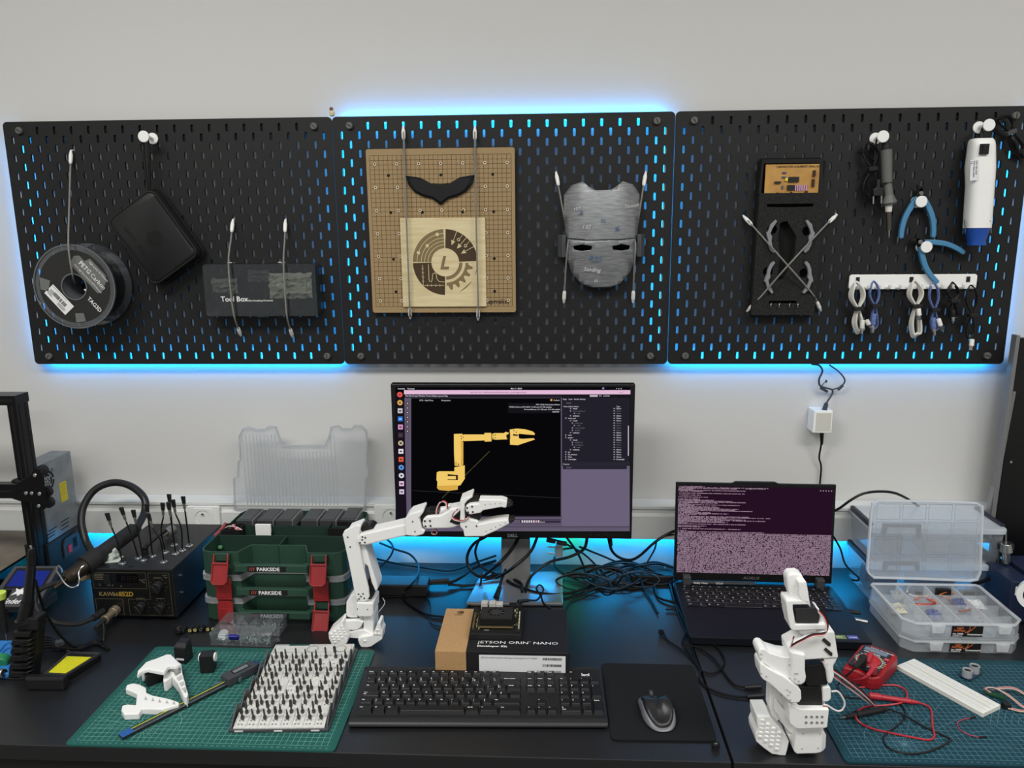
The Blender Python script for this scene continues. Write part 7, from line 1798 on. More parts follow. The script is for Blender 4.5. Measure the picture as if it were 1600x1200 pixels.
PL('shoulder_servo', DZ([(525, 352), (735, 350), (772, 420), (766, 590), (552, 592), (515, 540), (552, 440)]), YB-.002, .030, m_black, t, .0015)
PL('shoulder_disc', DZ([(768, 362), (830, 346), (856, 366), (862, 430), (860, 480), (835, 512), (776, 518)]), YB-.006, .028, m_pla, t, .0025)
o = PL('upper_arm', DZ([(115, 150), (122, 122), (140, 114), (200, 160), (270, 202), (350, 240), (430, 295), (510, 355), (545, 400), (550, 480), (525, 520), (440, 522), (330, 425), (220, 322), (150, 280), (126, 250)]), YB-.020, .034, m_pla, t, .003)
b = MB(); screws(b, DZ([(133, 215), (183, 245), (402, 385), (430, 408), (410, 440), (432, 488)]), YB-.0205, .0014); b.build('screw', M('pla_shade'), o, world=True)
lo_px = CZ([(38, 1060), (42, 1025), (60, 1000), (90, 990), (125, 995), (180, 1040), (330, 1088), (440, 1100)])
o = PL('forearm', lo_px+DZ([(500, 345), (478, 345), (420, 300), (270, 190), (200, 140), (125, 92), (108, 50)]), YB-.014, .034, m_pla, t, .003)
b = MB(); screws(b, DZ([(128, 12), (128, 60), (422, 125), (424, 268)]), YB-.0145, .0014); b.build('screw', M('pla_shade'), o, world=True)
PL('wrist_bracket', CZ([(418, 985), (520, 930), (640, 862), (895, 772), (992, 776), (1042, 1106), (620, 1132), (430, 1112)]), YB-.014, .040, m_pla, t, .002)
o = PL('wrist_side', DZ([(424, -20), (592, 20), (590, 190), (602, 260), (590, 312), (550, 338), (490, 342), (462, 312), (448, 100)]), YB-.020, .010, m_pla, t, .003)
b = MB(); screws(b, DZ([(480, 215), (505, 215), (482, 270), (520, 295)]), YB-.0205, .0014); b.build('screw', M('pla_shade'), o, world=True)
PL('wrist_side', DZ([(770, 55), (932, 52), (905, 110), (885, 140), (895, 250), (870, 318), (830, 332), (812, 200), (780, 120)]), YB-.012, .010, m_pla, t, .003)
PL('wrist_servo', DZ([(590, 128), (770, 115), (825, 190), (822, 336), (610, 345), (596, 250)]), YB-.006, .030, m_black, t, .0015)
b = MB(SA)
for pts in ([(833, 882), (860, 850), (942, 918), (942, 955), (915, 958)], [(855, 1000), (880, 970), (966, 1042), (962, 1080), (935, 1076)]):
    P = CZ(pts); YY = YB-.0150; A = Matrix(((1, 0, 0, 0), (0, 0, -1, YY), (0, 1, 0, 0), (0, 0, 0, 1))); b.M = A; b.flat([(W(x, y, YY).x, W(x, y, YY).z) for x, y in P], .0002)
    b.build('slot', M('slot_dark', (42, 40, 36), .8), t, world=True); b = MB(SA)
PL('gripper_frame', CZ([(385, 415), (400, 390), (670, 385), (690, 440), (694, 478), (664, 438), (472, 440), (472, 500), (492, 600), (500, 690), (860, 690), (904, 700), (902, 742), (865, 748), (480, 764), (440, 735), (412, 610)]), YB-.012, .030, m_pla, t, .002)
PL('gripper_servo', CZ([(488, 490), (762, 474), (802, 560), (805, 600), (792, 692), (520, 694), (512, 560)]), YB-.008, .026, M('servo_dark', (44, 44, 45), .45), t, .001)
PL('gripper_side', CZ([(755, 470), (790, 478), (818, 520), (870, 640), (870, 692), (795, 692), (806, 590)]), YB-.004, .020, m_pla, t, .002)
PL('gripper_base', CZ([(548, 762), (762, 752), (775, 795), (740, 812), (640, 822), (556, 800)]), YB-.004, .024, m_pla, t)
PL('fixed_finger', CZ([(396, 130), (402, 85), (440, 52), (540, 46), (590, 75), (615, 130), (620, 165), (560, 400), (460, 392), (412, 260)]), YB+.002, .022, m_pla, t, .004)
PL('moving_finger', CZ([(545, 170), (560, 158), (640, 155), (660, 270), (692, 478), (676, 440), (580, 380), (552, 330)]), YB-.012, .018, m_pla, t, .0015)
b = MB()
def wr(pts, Y, conv, r=.0013): 
    P = [W(x, y, Y) for x, y in conv(pts)]
    for mi, dz in ((0, 0), (1, .0022), (2, .0042)): b.tube([p+V((dz*.4, 0, dz)) for p in P], r, 6, mi=mi)
wr([(790, 530), (850, 600), (885, 680), (888, 760), (850, 820), (700, 840), (580, 900), (500, 940), (430, 985)], YB-.022, CZ)
wr([(430, 985), (465, 880), (470, 870)], YB-.022, CZ, .0010)
P = [W(x, y, Y) for (x, y, Y) in ((1285, 1033, YB-.01), (1297, 1045, YB-.01), (1320, 1062, YB-.0), (1345, 1082, YB+.06), (1362, 1100, YB+.09))]
P[-1] = D(1366, 1102, MH+.004)
for mi, dz in ((0, 0), (1, .0022), (2, .0042)): b.tube([p+V((0, 0, dz)) for p in P], .0014, 6, mi=mi)
P2 = [W(1303, 1058, YB), W(1330, 1078, YB+.03), D(1362, 1102, MH+.003)]
for mi, dz in ((0, 0), (1, .0022)): b.tube([p+V((0, 0, dz)) for p in P2], .0013, 6, mi=mi)
b.tube([W(x, y, YB-.006) for x, y in DZ([(862, 402), (930, 405), (985, 480), (998, 540), (970, 595), (920, 605), (860, 575), (820, 548), (775, 540)])], .0014, 7)
b.tube([W(x, y, YB-.004) for x, y in DZ([(860, 575), (820, 556), (775, 550)])], .0012, 7, mi=1)
b.build('servo_wire', [M('wire_white'), M('wire_red'), m_cable], t, world=True)

# ================================================================ multimeter
MZ = MH
t = thing('multimeter', 'red digital multimeter with a dial lying on the teal cutting mat', 'multimeter', (.70, -.47, MZ))
mp = [(1317, 1058), (1352, 1010), (1403, 1028), (1381, 1082)]   # upper face corners, from front-left going round
zt2, zb2 = MZ+.034, MZ+.030
Z5 = zc(1300, 1000, 13.333)
F0 = [D(*p_, z_) for p_, z_ in zip(Z5([(330, 500), (690, 105), (1260, 290), (930, 740)]), (zb2, zt2, zt2, zb2))]
FO = [D(*p_, z_) for p_, z_ in zip(Z5([(230, 560), (610, 95), (800, 95), (1290, 255), (1370, 350), (1010, 770), (820, 800), (540, 660)]), (zb2-.004, zt2, zt2, zt2, zt2-.003, zb2-.004, zb2-.006, zb2-.004))]
b = MB(); top = [p.copy() for p in FO]; cen = sum((p for p in FO), V())/len(FO)
bot = [V((cen.x+(p.x-cen.x)*1.00, cen.y+(p.y-cen.y)*1.00, MZ)) for p in FO]; mid = [V((cen.x+(p.x-cen.x)*1.03, cen.y+(p.y-cen.y)*1.03, MZ+.014)) for p in FO]
n = len(FO)
if sum(FO[i].x*FO[(i+1) % n].y-FO[(i+1) % n].x*FO[i].y for i in range(n)) < 0: top, bot, mid = top[::-1], bot[::-1], mid[::-1]
b.add(bot+mid, [(i, (i+1) % n, (i+1) % n+n, i+n) for i in range(n)]); b.add(mid+top, [(i, (i+1) % n, (i+1) % n+n, i+n) for i in range(n)])
b.add(bot, [tuple(range(n-1, -1, -1))]); b.add(top, [tuple(range(n))])
mm_body = b.build('body', mat('meter_red', (150, 26, 34), .42), t, world=True, bevel=.003, seg=3)
uu = (F0[3]-F0[0]); vv = (F0[1]-F0[0]); Lu, Lv = uu.length, vv.length; ux = uu.normalized(); nz = ux.cross(vv).normalized(); vy = nz.cross(ux)
if nz.z < 0: nz = -nz; vy = nz.cross(ux)
FM = Matrix(((ux.x, vy.x, nz.x, F0[0].x), (ux.y, vy.y, nz.y, F0[0].y), (ux.z, vy.z, nz.z, F0[0].z), (0, 0, 0, 1)))
sh = vv.dot(ux)
FM = FM @ T(0, 0, .0008)
b = MB(FM); b.prism([(0, 0), (Lu, 0), ((F0[2]-F0[0]).dot(ux), (F0[2]-F0[0]).dot(vy)), (sh, vv.dot(vy))], -.001, .0006)
face = b.build('face', M('meter_face', (30, 32, 36), .4), t, world=True)
Hh = vv.dot(vy); cx_, cy_ = Lu*.50+sh*.4, Hh*.42
b = MB(FM @ T(0, 0, .0009)); b.flat([(sh*.88+.004, Hh*.80), (Lu*.98+sh*.80-.006, Hh*.80), (Lu*.98+sh*.93-.006, Hh*.94), (sh*.95+.004, Hh*.94)], 0); b.build('display', M('meter_lcd', (112, 122, 136), .3), face, world=True)
b = MB(FM @ T(0, 0, .0009)); b.ring(.0215, .0222, 0, 40, cx=cx_, cy=cy_)
for a in range(0, 360, 18):
    b.text('20m', cx_+.0235*cos(radians(a))-.002, cy_+.0215*sin(radians(a))-.001, 0, .0042, 0 if a % 54 else 1, bold=.02)
b.text('HFE POWER', sh*.75+.006, Hh*.72, 0, .0055, 0, bold=.02); b.text('DIGITAL MULTIMETER', sh+.012, Hh*.955, 0, .0042, 0, bold=.02)
b.build('lettering', [m_print, M('ink_yellow', (200, 190, 70), .6)], face, world=True)
b = MB(FM @ T(cx_, cy_, .0008)); b.lathe([(.0195, 0), (.0190, .003), (.0165, .0035), (.0150, .0012), (.0001, .0012)], 32); b.at(FM @ T(cx_, cy_, .0008) @ rotm(0, 0, 12)); b.box((0, 0, .0045), (.0075, .036, .009))
b.build('dial', M('meter_red2', (176, 40, 46), .4), t, world=True, bevel=.0015)
b = MB(FM @ T(Lu*.94+sh*.6, Hh*.68, .001)); b.box((0, 0, .001), (.007, .006, .002)); b.build('button', M('meter_pink', (210, 80, 90), .4), face, world=True, bevel=.0006)
b = MB(FM @ T(Lu*.10+.008, Hh*.14, .001)); b.box((0, 0, .0005), (.011, .008, .001)); b.build('label', M('meter_red2'), face, world=True)
# leads
t = thing('black_test_lead', 'black test lead with its probe looping over the teal mat below the multimeter', 'test lead', tuple(D(1350, 1045, MZ)))
P0 = D(1348, 1040, zb2+.004)
b = MB(); b.cyl(P0, P0+V((0, 0, .020)), .0062, .0068, 14); b.cyl(P0+V((0, 0, .014)), D(1336, 1042, zb2+.026), .0055, .0035, 12); b.build('plug', m_rubber, t, world=True, bevel=.001)
r_ = .0016
b = MB(); b.tube([D(1338, 1041, zb2+.024), D(1325, 1054, zb2+.006), (D(1312, 1066, MZ+.012)), D(1309, 1076, MZ+r_), D(1318, 1087, MZ+r_), D(1340, 1091, MZ+r_), D(1370, 1088, MZ+r_), D(1395, 1093, MZ+r_), D(1412, 1106, MZ+r_), D(1413, 1122, MZ+r_), D(1398, 1137, MZ+r_), D(1383, 1148, MZ+r_), D(1382, 1162, MZ+r_), D(1398, 1173, MZ+r_), D(1425, 1178, MZ+r_), D(1455, 1173, MZ+r_), D(1484, 1158, MZ+.003), D(1478, 1151, MZ+r_), D(1445, 1136, MZ+r_), D(1412, 1117, MZ+r_+.004), D(1388, 1108, MZ+.006)], r_, 8, k=6)
b.build('cord', M('lead_black', (20, 21, 23), .35), t, world=True)
a, c_ = D(1386, 1107, MZ+.007), D(1322, 1120, MZ+.007); d_ = c_-a
b = MB(); b.cyl(a, a+d_*.12, .0035, .0055, 14); b.cyl(a+d_*.12, a+d_*.70, .0046, .0046, 14); b.cyl(a+d_*.70, a+d_*.76, .0066, .0066, 14); b.cyl(a+d_*.76, c_, .0048, .0034, 14); b.build('probe_handle', m_rubber, t, world=True)
MB().cyl(c_, D(1312, 1122, MZ+.006), .0013, .0004, 8).build('probe_tip', m_steel, t, world=True)
t = thing('red_test_lead', 'red test lead with its probe looping over the teal mat below the multimeter', 'test lead', tuple(D(1362, 1048, MZ)))
m_rl = M('lead_red', (172, 42, 54), .38)
P0 = D(1364, 1053, zb2+.002); b = MB(); b.cyl(P0, P0+V((0, 0, .016)), .0055, .0065, 14); b.cyl(P0+V((0, 0, .012)), D(1355, 1056, zb2+.012), .0045, .003, 12); b.build('plug', m_rl, t, world=True, bevel=.001)
r_ = .0017
b = MB(); b.tube([D(1358, 1055, zb2+.013), D(1345, 1061, zb2+.004), D(1331, 1064, MZ+.016), D(1330, 1072, MZ+.004), D(1345, 1074, MZ+r_), D(1375, 1071, MZ+r_), D(1400, 1071, MZ+r_), D(1415, 1079, MZ+r_), D(1417, 1090, MZ+.005), D(1408, 1098, MZ+.004), D(1385, 1102, MZ+r_), D(1356, 1104, MZ+r_), D(1339, 1112, MZ+r_), D(1337, 1120, MZ+r_+.006), D(1346, 1131, MZ+r_), D(1368, 1140, MZ+r_), D(1400, 1147, MZ+r_), D(1430, 1153, MZ+r_), D(1452, 1156, MZ+r_), D(1460, 1150, MZ+r_), D(1457, 1134, MZ+r_), D(1456, 1115, MZ+r_), D(1452, 1105, MZ+r_), D(1442, 1100, MZ+.003), D(1434, 1097, MZ+.005)], r_, 8, k=6)
b.build('cord', m_rl, t, world=True)
a, c_ = D(1436, 1098, MZ+.006), D(1354, 1086, MZ+.007); d_ = c_-a
b = MB(); b.cyl(a, a+d_*.15, .0022, .0042, 14); b.cyl(a+d_*.15, a+d_*.72, .0044, .0046, 14); b.cyl(a+d_*.72, a+d_*.95, .0062, .0058, 14); b.build('probe_handle', m_rl, t, world=True, bevel=.0008)
MB().cyl(a+d_*.95, D(1343, 1085, MZ+.006), .0013, .0004, 8).build('probe_tip', m_steel, t, world=True)

# ================================================================ breadboard, sensor, module, jumper
P = [D(1401, 1040, MZ+.008), D(1426, 1028, MZ+.008), D(1564, 1098, MZ+.008), D(1536, 1115, MZ+.008)]
ax = (P[3]-P[0]); L_ = ax.length; rz_ = atan2(ax.y, ax.x); wd_ = .046
t = thing('breadboard', 'white solderless breadboard lying diagonally on the teal mat', 'breadboard', (P[0].x, P[0].y, MZ), rz_)
wd_ = abs((P[1]-P[0]).cross(ax.normalized()).z)
b = MB(); b.bx(0, L_, 0, wd_, 0, .0085); b.build('body', mat('breadboard_white', (226, 226, 218), .5), t, bevel=.0008)
b = MB(); z = .0087
for yy in (.10, .24, .76, .90): b.rect(.004, L_-.004, wd_*yy-.0002, wd_*yy+.0002, z, 0)
b.rect(.002, L_-.002, wd_*.48, wd_*.52, z, 1); b.rect(.002, L_-.002, wd_*.265, wd_*.275, z, 1); b.rect(.002, L_-.002, wd_*.725, wd_*.735, z, 1)
nx_ = int((L_-.01)/.00254)
for i in range(nx_):
    x = .005+i*.00254
    for yy in ((.14, .20, .80, .86) if i % 6 else ())+(.31, .35, .39, .43, .47-.005, .54, .58, .62, .66, .70): b.rect(x-.0004, x+.0004, wd_*yy-.0004, wd_*yy+.0004, z, 1)
b.build('contacts', [M('line_bluegrey', (150, 160, 200), .6), M('bb_grey', (186, 186, 180), .6)], t)
p = D(1516, 1056, MZ); t = thing('ultrasonic_sensor', 'ultrasonic sensor with two round silver eyes behind the breadboard', 'sensor', (p.x, p.y, MZ), radians(35))
MB().bx(-.0215, .0215, -.010, .010, .002, .0036).build('board', M('pcb_blue', (30, 50, 80), .4), t)
for s_ in (-1, 1):
    b = MB(T(s_*.0125, 0, .0036)); b.lathe([(.0001, .0115), (.0064, .0115), (.0070, .0138), (.0086, .0138), (.0086, 0)], 26); e_ = b.build('eye', M('eye_silver', (178, 180, 182), .35, .3), t)
    MB(T(s_*.0125, 0, .0153)).ring(0, .0062, 0, 20).build('mesh_grille', M('grille_dark', (24, 24, 26), .6), e_)
t = thing('sensor_module', 'small green and black sensor module with red and white wire at the right edge', 'sensor', tuple(D(1560, 1095, MZ)))
b = MB(); q = D(1555, 1086, MZ+.004); b.box((q.x, q.y, MZ+.004), (.030, .010, .003), rotm(0, 0, -38)); b.build('board', M('pcb_green', (30, 74, 50), .4), t, world=True)
q = D(1572, 1103, MZ+.004); MB().box((q.x, q.y, MZ+.005), (.012, .012, .010)).build('plug', m_black, t, world=True, bevel=.001)
b = MB()
for k, mi in ((0, 0), (1, 1), (2, 0)):
    dz = .0016*k; b.tube([D(1546+k, 1082, MZ+.006), D(1538+k, 1076, MZ+.010+dz), D(1552+k, 1075, MZ+.012+dz), D(1575, 1085+k, MZ+.010), D(1598, 1103+k, MZ+.006), D(1612, 1108+k, MZ+.004), D(1596, 1110+k, MZ+.003), D(1575, 1105+k, MZ+.003)], .0011, 6, mi=mi)
    b.tube([D(1546+k, 1078, MZ+.008), D(1565, 1074+k, MZ+.012), D(1585, 1075+k, MZ+.010), D(1604, 1085+k, MZ+.006)], .0011, 6, mi=mi)
b.build('wire', [M('wire_tan', (196, 170, 160), .5), M('wire_red')], t, world=True)
t = thing('jumper_wire', 'short red jumper wire with black ends in front of the breadboard', 'jumper wire', tuple(D(1500, 1140, MZ)))
b = MB(); b.tube([D(1517, 1122, MZ+.002), D(1505, 1124, MZ+.0015), D(1496, 1130, MZ+.0015), D(1499, 1139, MZ+.0015), D(1511, 1147, MZ+.0015), D(1530, 1152, MZ+.0015)], .0010, 6); b.build('wire', M('jumper_red', (150, 60, 80), .5), t, world=True)
for a_, c_ in (((1515, 1122), (1524, 1120)), ((1530, 1152), (1541, 1151))): MB().cyl(D(*a_, MZ+.002), D(*c_, MZ+.002), .0016, n=8).build('pin_housing', m_black, t, world=True)

# ================================================================ clear compartment boxes
m_pp = clear('pp_clear', (248, 250, 251), .20, .06, .25, body=(250, 251, 252))
m_ppl = clear('pp_rim', (244, 246, 248), .55, .06, .3, body=(252, 253, 254))
UX0, UX1, UY0, UY1 = .803, 1.036, -.361, -.186
def foot2(o=0, c=.022): return [(UX0+c, UY0+o), (UX1-c, UY0+o), (UX1-o, UY0+c), (UX1-o, UY1-.008), (UX1-.008, UY1-o), (UX0+.008, UY1-o), (UX0+o, UY1-.008), (UX0+o, UY0+c)]
def ubox(label, z0, z1, opened):
    t = thing('compartment_box', label, 'compartment box', ((UX0+UX1)/2, (UY0+UY1)/2, z0), 0, 'stack of clear compartment boxes')
    zt = z1 if opened else z1-.006
    b = MB(); b.prism(foot2(.004), z0, z0+.0016); b.prism(foot2(.003), z0+.0016, zt, holes=[foot2(.0045)]); b.build('body', m_pp, t, world=True)
    b = MB(); b.prism(foot2(0), zt-.004, zt, holes=[foot2(.006)]); b.build('rim', m_ppl, t, world=True, bevel=.0008)
    for i in range(1, 4):
        x = UX0+(UX1-UX0)*i/4; MB().bx(x-.0007, x+.0007, UY0+.005, UY1-.004, z0+.0016, zt-.004).build('divider', m_ppl, t, world=True)
    for i in range(1, 4 if opened else 2):
        y = UY0+(UY1-UY0)*(i/4 if opened else .5); MB().bx(UX0+.005, UX1-.005, y-.0006, y+.0006, z0+.0016, zt-.006).build('divider', m_pp, t, world=True)
    if not opened: b = MB(); b.prism(foot2(0), zt, z1, holes=[foot2(.0035)]); b.prism(foot2(.003), z1-.0015, z1); b.build('lid', m_pp, t, world=True, bevel=.0008)
    for x in (UX0+.062, UX1-.044):
        b = MB(Matrix.Translation((x, UY0-.0005, 0)) @ UP); b.prism([(-.013, zt-.002), (.013, zt-.002), (.010, zt-.019), (-.010, zt-.019)][::-1], 0, .003); b.prism([(-.005, zt-.004), (.005, zt-.004), (.005, zt-.013), (-.005, zt-.013)][::-1], .003, .004)
        b.build('catch', m_ppl, t, world=True, bevel=.0006)
    b = MB(Matrix.Translation((0, UY0+.0022, 0)) @ UP); cx_ = (UX0+UX1)/2+.003; zc_ = z0+(zt-z0)*.48; hh = (zt-z0)*.36
    b.rect(cx_-.030, cx_+.030, zc_-hh, zc_+hh, .0012, 0)
    b.text('UGO', cx_-.020, zc_+hh*.45, .0014, .0055, 1, bold=.03); b.text('ArtPlast', cx_-.026, zc_-hh*.05, .0014, .0068, 1, bold=.02)
    b.text('Art. 3300E', cx_-.027, zc_-hh*.62, .0014, .0045, 2, bold=.04); b.text('Portaminuterie', cx_+.001, zc_-hh*.72, .0014, .0048, 2, bold=.04); b.text('organizer box', cx_-.027, zc_-hh*.95, .0014, .0032, 2, bold=.03)
    for k in range(2): b.poly_line([(cx_-.004+.004*k, zc_-hh*.3), (cx_+.004+.003*k, zc_+hh*.2), (cx_+.005+.010*k, zc_+hh*.95)], .0012, .0014, 1)
    b.build('label', [M('label_black', (24, 20, 18), .4), M('label_orange', (206, 110, 60), .5), m_print], t, world=True)
    return t
ubox('lower clear compartment box with its lid shut, on the desk', DESK+.0005, DESK+.0325, False)
uz0 = DESK+.0335; uz1 = uz0+.031
ub = ubox('upper clear compartment box with its lid raised, full of wires and parts', uz0, uz1, True)
LP_ = [(1357, 897), (1354, 890), (1360, 800), (1363, 786), (1372, 781), (1440, 782), (1500, 783), (1526, 785), (1536, 790), (1537, 800), (1533, 895), (1528, 907), (1515, 909), (1440, 906), (1365, 904)]
LYt = UY1-.004
def lidpt(px, py, off=0):     # plane leaning slightly back
    n_ = V((0, -cos(radians(4)), sin(radians(4)))); p0 = V((0, LYt, uz1)); d = ray(px, py); s_ = ((p0-CAM).dot(n_))/(d.dot(n_)); return CAM+d*s_+n_*off
b = MB(); P = [lidpt(x, y) for x, y in LP_]; o_ = lidpt(1445, 906); n_ = V((0, -cos(radians(4)), sin(radians(4)))); vy = V((1, 0, 0)).cross(n_)*-1
if vy.z < 0: vy = -vy
LMx = Matrix(((1, vy.x, n_.x, o_.x), (0, vy.y, n_.y, o_.y), (0, vy.z, n_.z, o_.z), (0, 0, 0, 1))); LI = LMx.inverted()
q = [tuple((LI @ p).xy) for p in P][::1]
ar = sum(q[i][0]*q[(i+1) % len(q)][1]-q[(i+1) % len(q)][0]*q[i][1] for i in range(len(q)))
if ar < 0: q = q[::-1]
b = MB(LMx); b.prism(q, -.006, -.0045, 0); b.prism(q, -.0045, .002, 1, holes=[inset(q, .004)]); ld = b.build('raised_lid', [clear('pp_lid', (248, 250, 252), .26, .06, .25, body=(240, 246, 252)), m_ppl], ub, world=True, bevel=.0008)
cxl = sum(p[0] for p in q)/len(q); cyl_ = sum(p[1] for p in q)/len(q); lw = max(p[0] for p in q)-min(p[0] for p in q); lh = max(p[1] for p in q)-min(p[1] for p in q)
b = MB(LMx)
for i in range(4):
    for j in range(4):
        x0_ = cxl-lw*.44+i*lw*.225; y0_ = cyl_-lh*.42+j*lh*.215; b.poly_line([(x0_, y0_), (x0_+lw*.20, y0_), (x0_+lw*.20, y0_+lh*.185), (x0_, y0_+lh*.185)], .0011, -.0040, 0, True)
b.build('lid_rib', clear('pp_rib', (206, 212, 218), .5, .1, .3, body=(200, 206, 214)), ld, world=True)
# what lies in the compartments
def loopwire(nm, label, pts, cols, r=.0011, z=None, kind='wire'):
    zz = z or uz0+.012; b = MB()
    for k, c_ in enumerate(cols): b.tube([D(x+k*1.2, y+k*.8, zz+.002*((i+k) % 3)) for i, (x, y) in enumerate(pts)], r, 6, mi=k)
    return tag(b.build(nm, [M('w_%d_%d_%d' % c_, c_, .45) for c_ in cols]), label, kind)
loopwire('wire_loop', 'pale coiled wire loop at the back of the open compartment box', [(1416, 925), (1420, 916), (1432, 913), (1446, 917), (1452, 926), (1446, 932), (1430, 931), (1420, 928)], [(200, 200, 150), (190, 190, 190)], .0012)
loopwire('wire_loop', 'red and orange wires in the second column of the open box', [(1428, 936), (1440, 932), (1452, 937), (1462, 938), (1456, 943), (1440, 944), (1430, 943)], [(190, 60, 50), (150, 40, 40), (200, 110, 60)], .0014)
loopwire('wire_loop', 'orange wires in the third column of the open box', [(1468, 930), (1476, 925), (1492, 927), (1504, 934), (1500, 940), (1486, 934), (1474, 932), (1484, 938)], [(206, 130, 70), (170, 80, 50)], .0012)
loopwire('wire_loop', 'red servo wire at the front of the third column of the open box', [(1498, 955), (1514, 952), (1518, 944), (1524, 950), (1530, 958), (1532, 966)], [(170, 50, 50), (150, 90, 70)], .0012)
for (nm, px, py, w_, d_, h_, c_, lab) in (('black_box', 1472, 918, .030, .022, .020, (14, 14, 15), 'small open black box at the back of the open compartment box'), ('black_case', 1515, 922, .036, .014, .012, (16, 16, 17), 'flat black part at the back right of the open compartment box'),
                                ('black_part', 1434, 923, .014, .010, .010, (22, 22, 24), 'small black part inside the pale wire loop')):
    p = D(px, py, uz0+.002+h_); o = MB().bx(-w_/2, w_/2, -d_/2, d_/2, 0, h_).build(nm, M('c_'+nm, c_, .4), loc=(p.x, p.y, uz0+.0025), bevel=.0012); tag(o, lab, 'small part')
for (px, py, w_, lab, sd, c_) in ((1402, 952, .030, 'small clear bag in the front left compartments of the open box', 31, (190, 186, 166)), (1520, 946, .044, 'milky plastic bag at the right of the open box', 33, (196, 198, 200)), (1402, 932, .024, 'crumpled clear bag at the back left of the open box', 35, (150, 152, 154)), (1460, 962, .026, 'bluish anti static bag at the front middle of the open box', 37, (96, 104, 140)), (1500, 945, .026, 'bluish anti static bag in the third column of the open box', 39, (90, 96, 128))):
    p = D(px, py, uz0+.010); o = crumple('plastic_bag', lab, 'bag', (p.x, p.y, uz0+.0125), w_, .030, .010, M('bag%d' % sd, c_, .3), seed=sd, amp=.008, group='small plastic bags in the open compartment box'); o.rotation_euler = (radians(-78), 0, 0)
p0, p1 = D(1416, 943, uz0+.016), D(1425, 956, uz0+.008); tag(MB().cyl(p0, p1, .0009, n=8).build('thin_rod', m_steel), 'thin dark metal rod leaning in the first column of the open box', 'rod')

# ================================================================ big clear storage boxes with dark handles
m_bc1 = clear('storage_clear', (246, 248, 250), .16, .08, .08, body=(244, 248, 252))
m_bc2 = clear('storage_rim', (246, 249, 251), .62, .08, .15, body=(246, 250, 254))
m_navy = M('handle_navy', (30, 32, 48), .4)
BX0, BX1, BY0, BY1 = .815, 1.105, -.155, -.012
for (z0, z1, lab) in ((DESK+.001, .832, 'lower clear storage box behind the compartment boxes'), (.834, .917, 'upper clear storage box with dark handles behind the compartment boxes')):
    t = thing('storage_box', lab, 'storage box', ((BX0+BX1)/2, (BY0+BY1)/2, z0), 0, 'stacked clear storage boxes')
    q_ = lambda o: [(BX0+o, BY0+o), (BX1-o, BY0+o), (BX1-o, BY1-o), (BX0+o, BY1-o)]
    b = MB(); b.prism(q_(.012), z0, z0+.002); 
    bo, to_ = q_(.012), q_(.006)
    for i in range(4): j = (i+1) % 4; b.add([(*bo[i], z0), (*bo[j], z0), (*to_[j], z1-.012), (*to_[i], z1-.012)], [(0, 1, 2, 3)])
    b.build('body', m_bc1, t, world=True)
    b = MB(); b.prism(round_poly(q_(0), .012), z1-.012, z1-.002, holes=[round_poly(q_(.004), .01)]); b.prism(round_poly(q_(.001), .012), z1-.002, z1)
    b.build('lid', m_bc2, t, world=True, bevel=.0015)
    for x in (BX0-.001, BX1-.008): MB().bx(x, x+.009, (BY0+BY1)/2-.055, (BY0+BY1)/2+.055, z1-.006, z1+.006).build('handle', m_navy, t, world=True, bevel=.002)
for k_, (z1, x0_) in enumerate(((.832, .0), (.917, 0))):
    ro = [o for o in COL.objects if o.name.startswith('storage_box')][k_]
    PL('front_handle', [(1380, 893), (1382, 879-0), (1437, 879), (1438, 893), (1432, 893), (1431, 884), (1388, 884), (1386, 893)] if k_ == 0 else [(1378, 840), (1381, 819), (1440, 820), (1440, 841), (1434, 841), (1433, 825), (1387, 824), (1384, 840)], BY0-.008, .008, m_navy, ro)
for (x, y, z0, w_, d_, h_, c_, lab) in ((.87, -.08, .745, .07, .05, .05, (52, 54, 60), 'dark grey object in the lower clear storage box'), (.98, -.09, .745, .09, .06, .04, (90, 94, 100), 'grey object in the lower clear storage box'), (.88, -.09, .838, .05, .05, .045, (70, 70, 76), 'dark rounded object in the upper clear storage box'), (1.0, -.08, .838, .10, .06, .03, (150, 152, 156), 'pale object in the upper clear storage box')):
    tag(MB().bx(-w_/2, w_/2, -d_/2, d_/2, 0, h_).build('stored_part', M('stored_%d' % c_[0], c_, .5), loc=(x, y, z0), bevel=.008), lab, 'stored part')
t = thing('cable', 'curved black cable arching from the laptop to the clear storage box', 'cable', tuple(W(1312, 795, -.10)))
MB().tube([W(1300, 800, -.075), W(1312, 794, -.08), W(1330, 781, -.09), (W(1350, 771, -.09)), W(1375, 768, -.08), W(1400, 771, -.06), W(1424, 783, -.03), W(1440, 795, -.01)], .0030, 8).build('cord', m_cable, t, world=True)
t = thing('thin_cable', 'thin black cable curling down right of the laptop screen', 'cable', tuple(W(1307, 850, -.05)))
MB().tube([W(1300, 835, -.05), W(1307, 846, -.05), W(1314, 860, -.06), W(1320, 880, -.08), W(1330, 892, -.09), W(1341, 902, -.10), W(1340, 907, -.10), W(1330, 906, -.10)], .0022, 8).build('cord', m_cable, t, world=True)
t = thing('thick_cable', 'thick black cable curving behind the open lid to the dark machine', 'cable', tuple(W(1535, 905, -.16)))
MB().tube([D(1520, 912, .80), W(1530, 910, -.17), W(1545, 903, -.16), W(1557, 890, -.15), W(1560, 870, -.14), W(1556, 850, -.12), W(1552, 835, -.10)], .0040, 8).build('cord', m_cable, t, world=True)

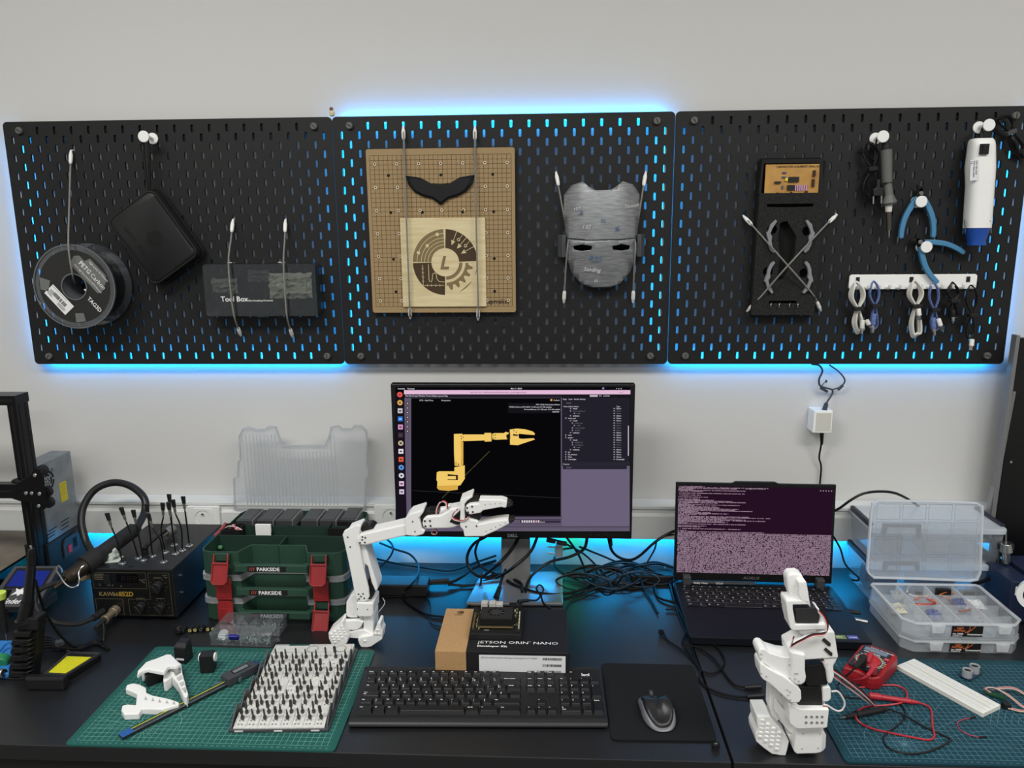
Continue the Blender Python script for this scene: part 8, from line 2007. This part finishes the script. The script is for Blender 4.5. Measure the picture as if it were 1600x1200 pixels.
# ================================================================ small dark blue milling machine
t = thing('milling_machine', 'dark blue desktop machine with warning label at the right edge of the desk', 'machine', (1.15, -.15, DESK))
m_cnc = mat('machine_blue', (28, 38, 62), .4)
qa = onx(1540, 900, 1.075)
MB().bx(1.072, 1.115, -.24, -.10, DESK+.004, .836).build('side_module', m_cnc, t, world=True, bevel=.002)
MB().bx(1.122, 1.30, -.30, -.12, DESK+.004, .842).build('main_module', m_cnc, t, world=True, bevel=.002)
for (x, y) in ((1.085, -.22), (1.085, -.12), (1.14, -.28), (1.28, -.28)): MB().cyl((x, y, DESK), (x, y, DESK+.005), .006, n=10).build('foot', m_rubber, t, world=True)
b = MB(Matrix.Translation((0, -.2405, 0)) @ UP); b.rect(1.080, 1.106, .806, .826, 0, 0); b.build('small_label', m_print, t, world=True)
b = MB(Matrix.Translation((0, -.3005, 0)) @ UP); b.rect(1.126, 1.24, .788, .834, 0, 0); b.rect(1.126, 1.24, .824, .834, .0002, 1); b.rect(1.126, 1.24, .788, .793, .0002, 2)
for k in range(5): b.ring(.0025, .0036, .0002, 12, cx=1.134+.010*k, cy=.810); b.text('Warning', 1.130, .8165, .0003, .005, 3)
b.build('warning_label', [M('label_pale', (206, 208, 200), .5), M('label_lime', (160, 176, 60), .5), M('label_maroon', (110, 50, 50), .5), m_hole], t, world=True)
p = W(1572, 880, -.16)
MB().cyl(p, W(1572, 862, -.16), .008, .008, 18).cyl(W(1572, 862, -.16), W(1572, 849, -.16), .013, .010, 18).build('spindle_chuck', m_steel, t, world=True, bevel=.001)
MB().cyl(W(1572, 849, -.16), W(1572, 834, -.16), .0016, n=10).build('bit', m_steel, t, world=True)
MB().cyl(W(1571, 858, -.15), W(1571, 848, -.15), .016, n=18).build('collar', m_black, t, world=True, bevel=.002)
p = W(1607, 930, -.33)
t = thing('tape_roll', 'white roll standing at the right edge beside the clear boxes', 'tape roll', (p.x+.012, p.y, p.z))
b = MB(Matrix.Translation((p.x+.012, p.y, p.z)) @ rotm(0, 0, -35) @ UP); b.prism(circ(.030, 32), -.010, .010, holes=[circ(.019, 24)]); b.build('roll', m_white, t, world=True, bevel=.001)
MB(Matrix.Translation((p.x+.012, p.y, p.z)) @ rotm(0, 0, -35) @ UP).cyl((0, 0, -.009), (0, 0, .009), .0185, n=24).build('core', m_black, t, world=True)

# ================================================================ framed dark panel leaning at the right
YP = -.045
t = thing('framed_panel', 'tall black panel with a thin aluminium frame at the right edge of the photo', 'panel', tuple(W(1560, 760, YP)))
PL('panel_sheet', [(1594, 528), (1760, 528), (1720, 870), (1548, 870)], YP, .012, M('panel_black2', (10, 10, 11), .35), t)
PL('frame_strip', [(1589, 524), (1595, 524), (1551, 842), (1544, 842)], YP-.006, .02, m_alu, t)
PL('frame_strip', [(1583, 612), (1588, 612), (1545, 842), (1538, 842)], YP-.002, .016, M('alu_light', (150, 152, 154), .35, .8), t)
b = MB(); p = W(1580, 722, YP-.001); b.cyl(p, p+V((0, .002, 0)), .003, n=12); b.build('screw', m_steel, t, world=True)
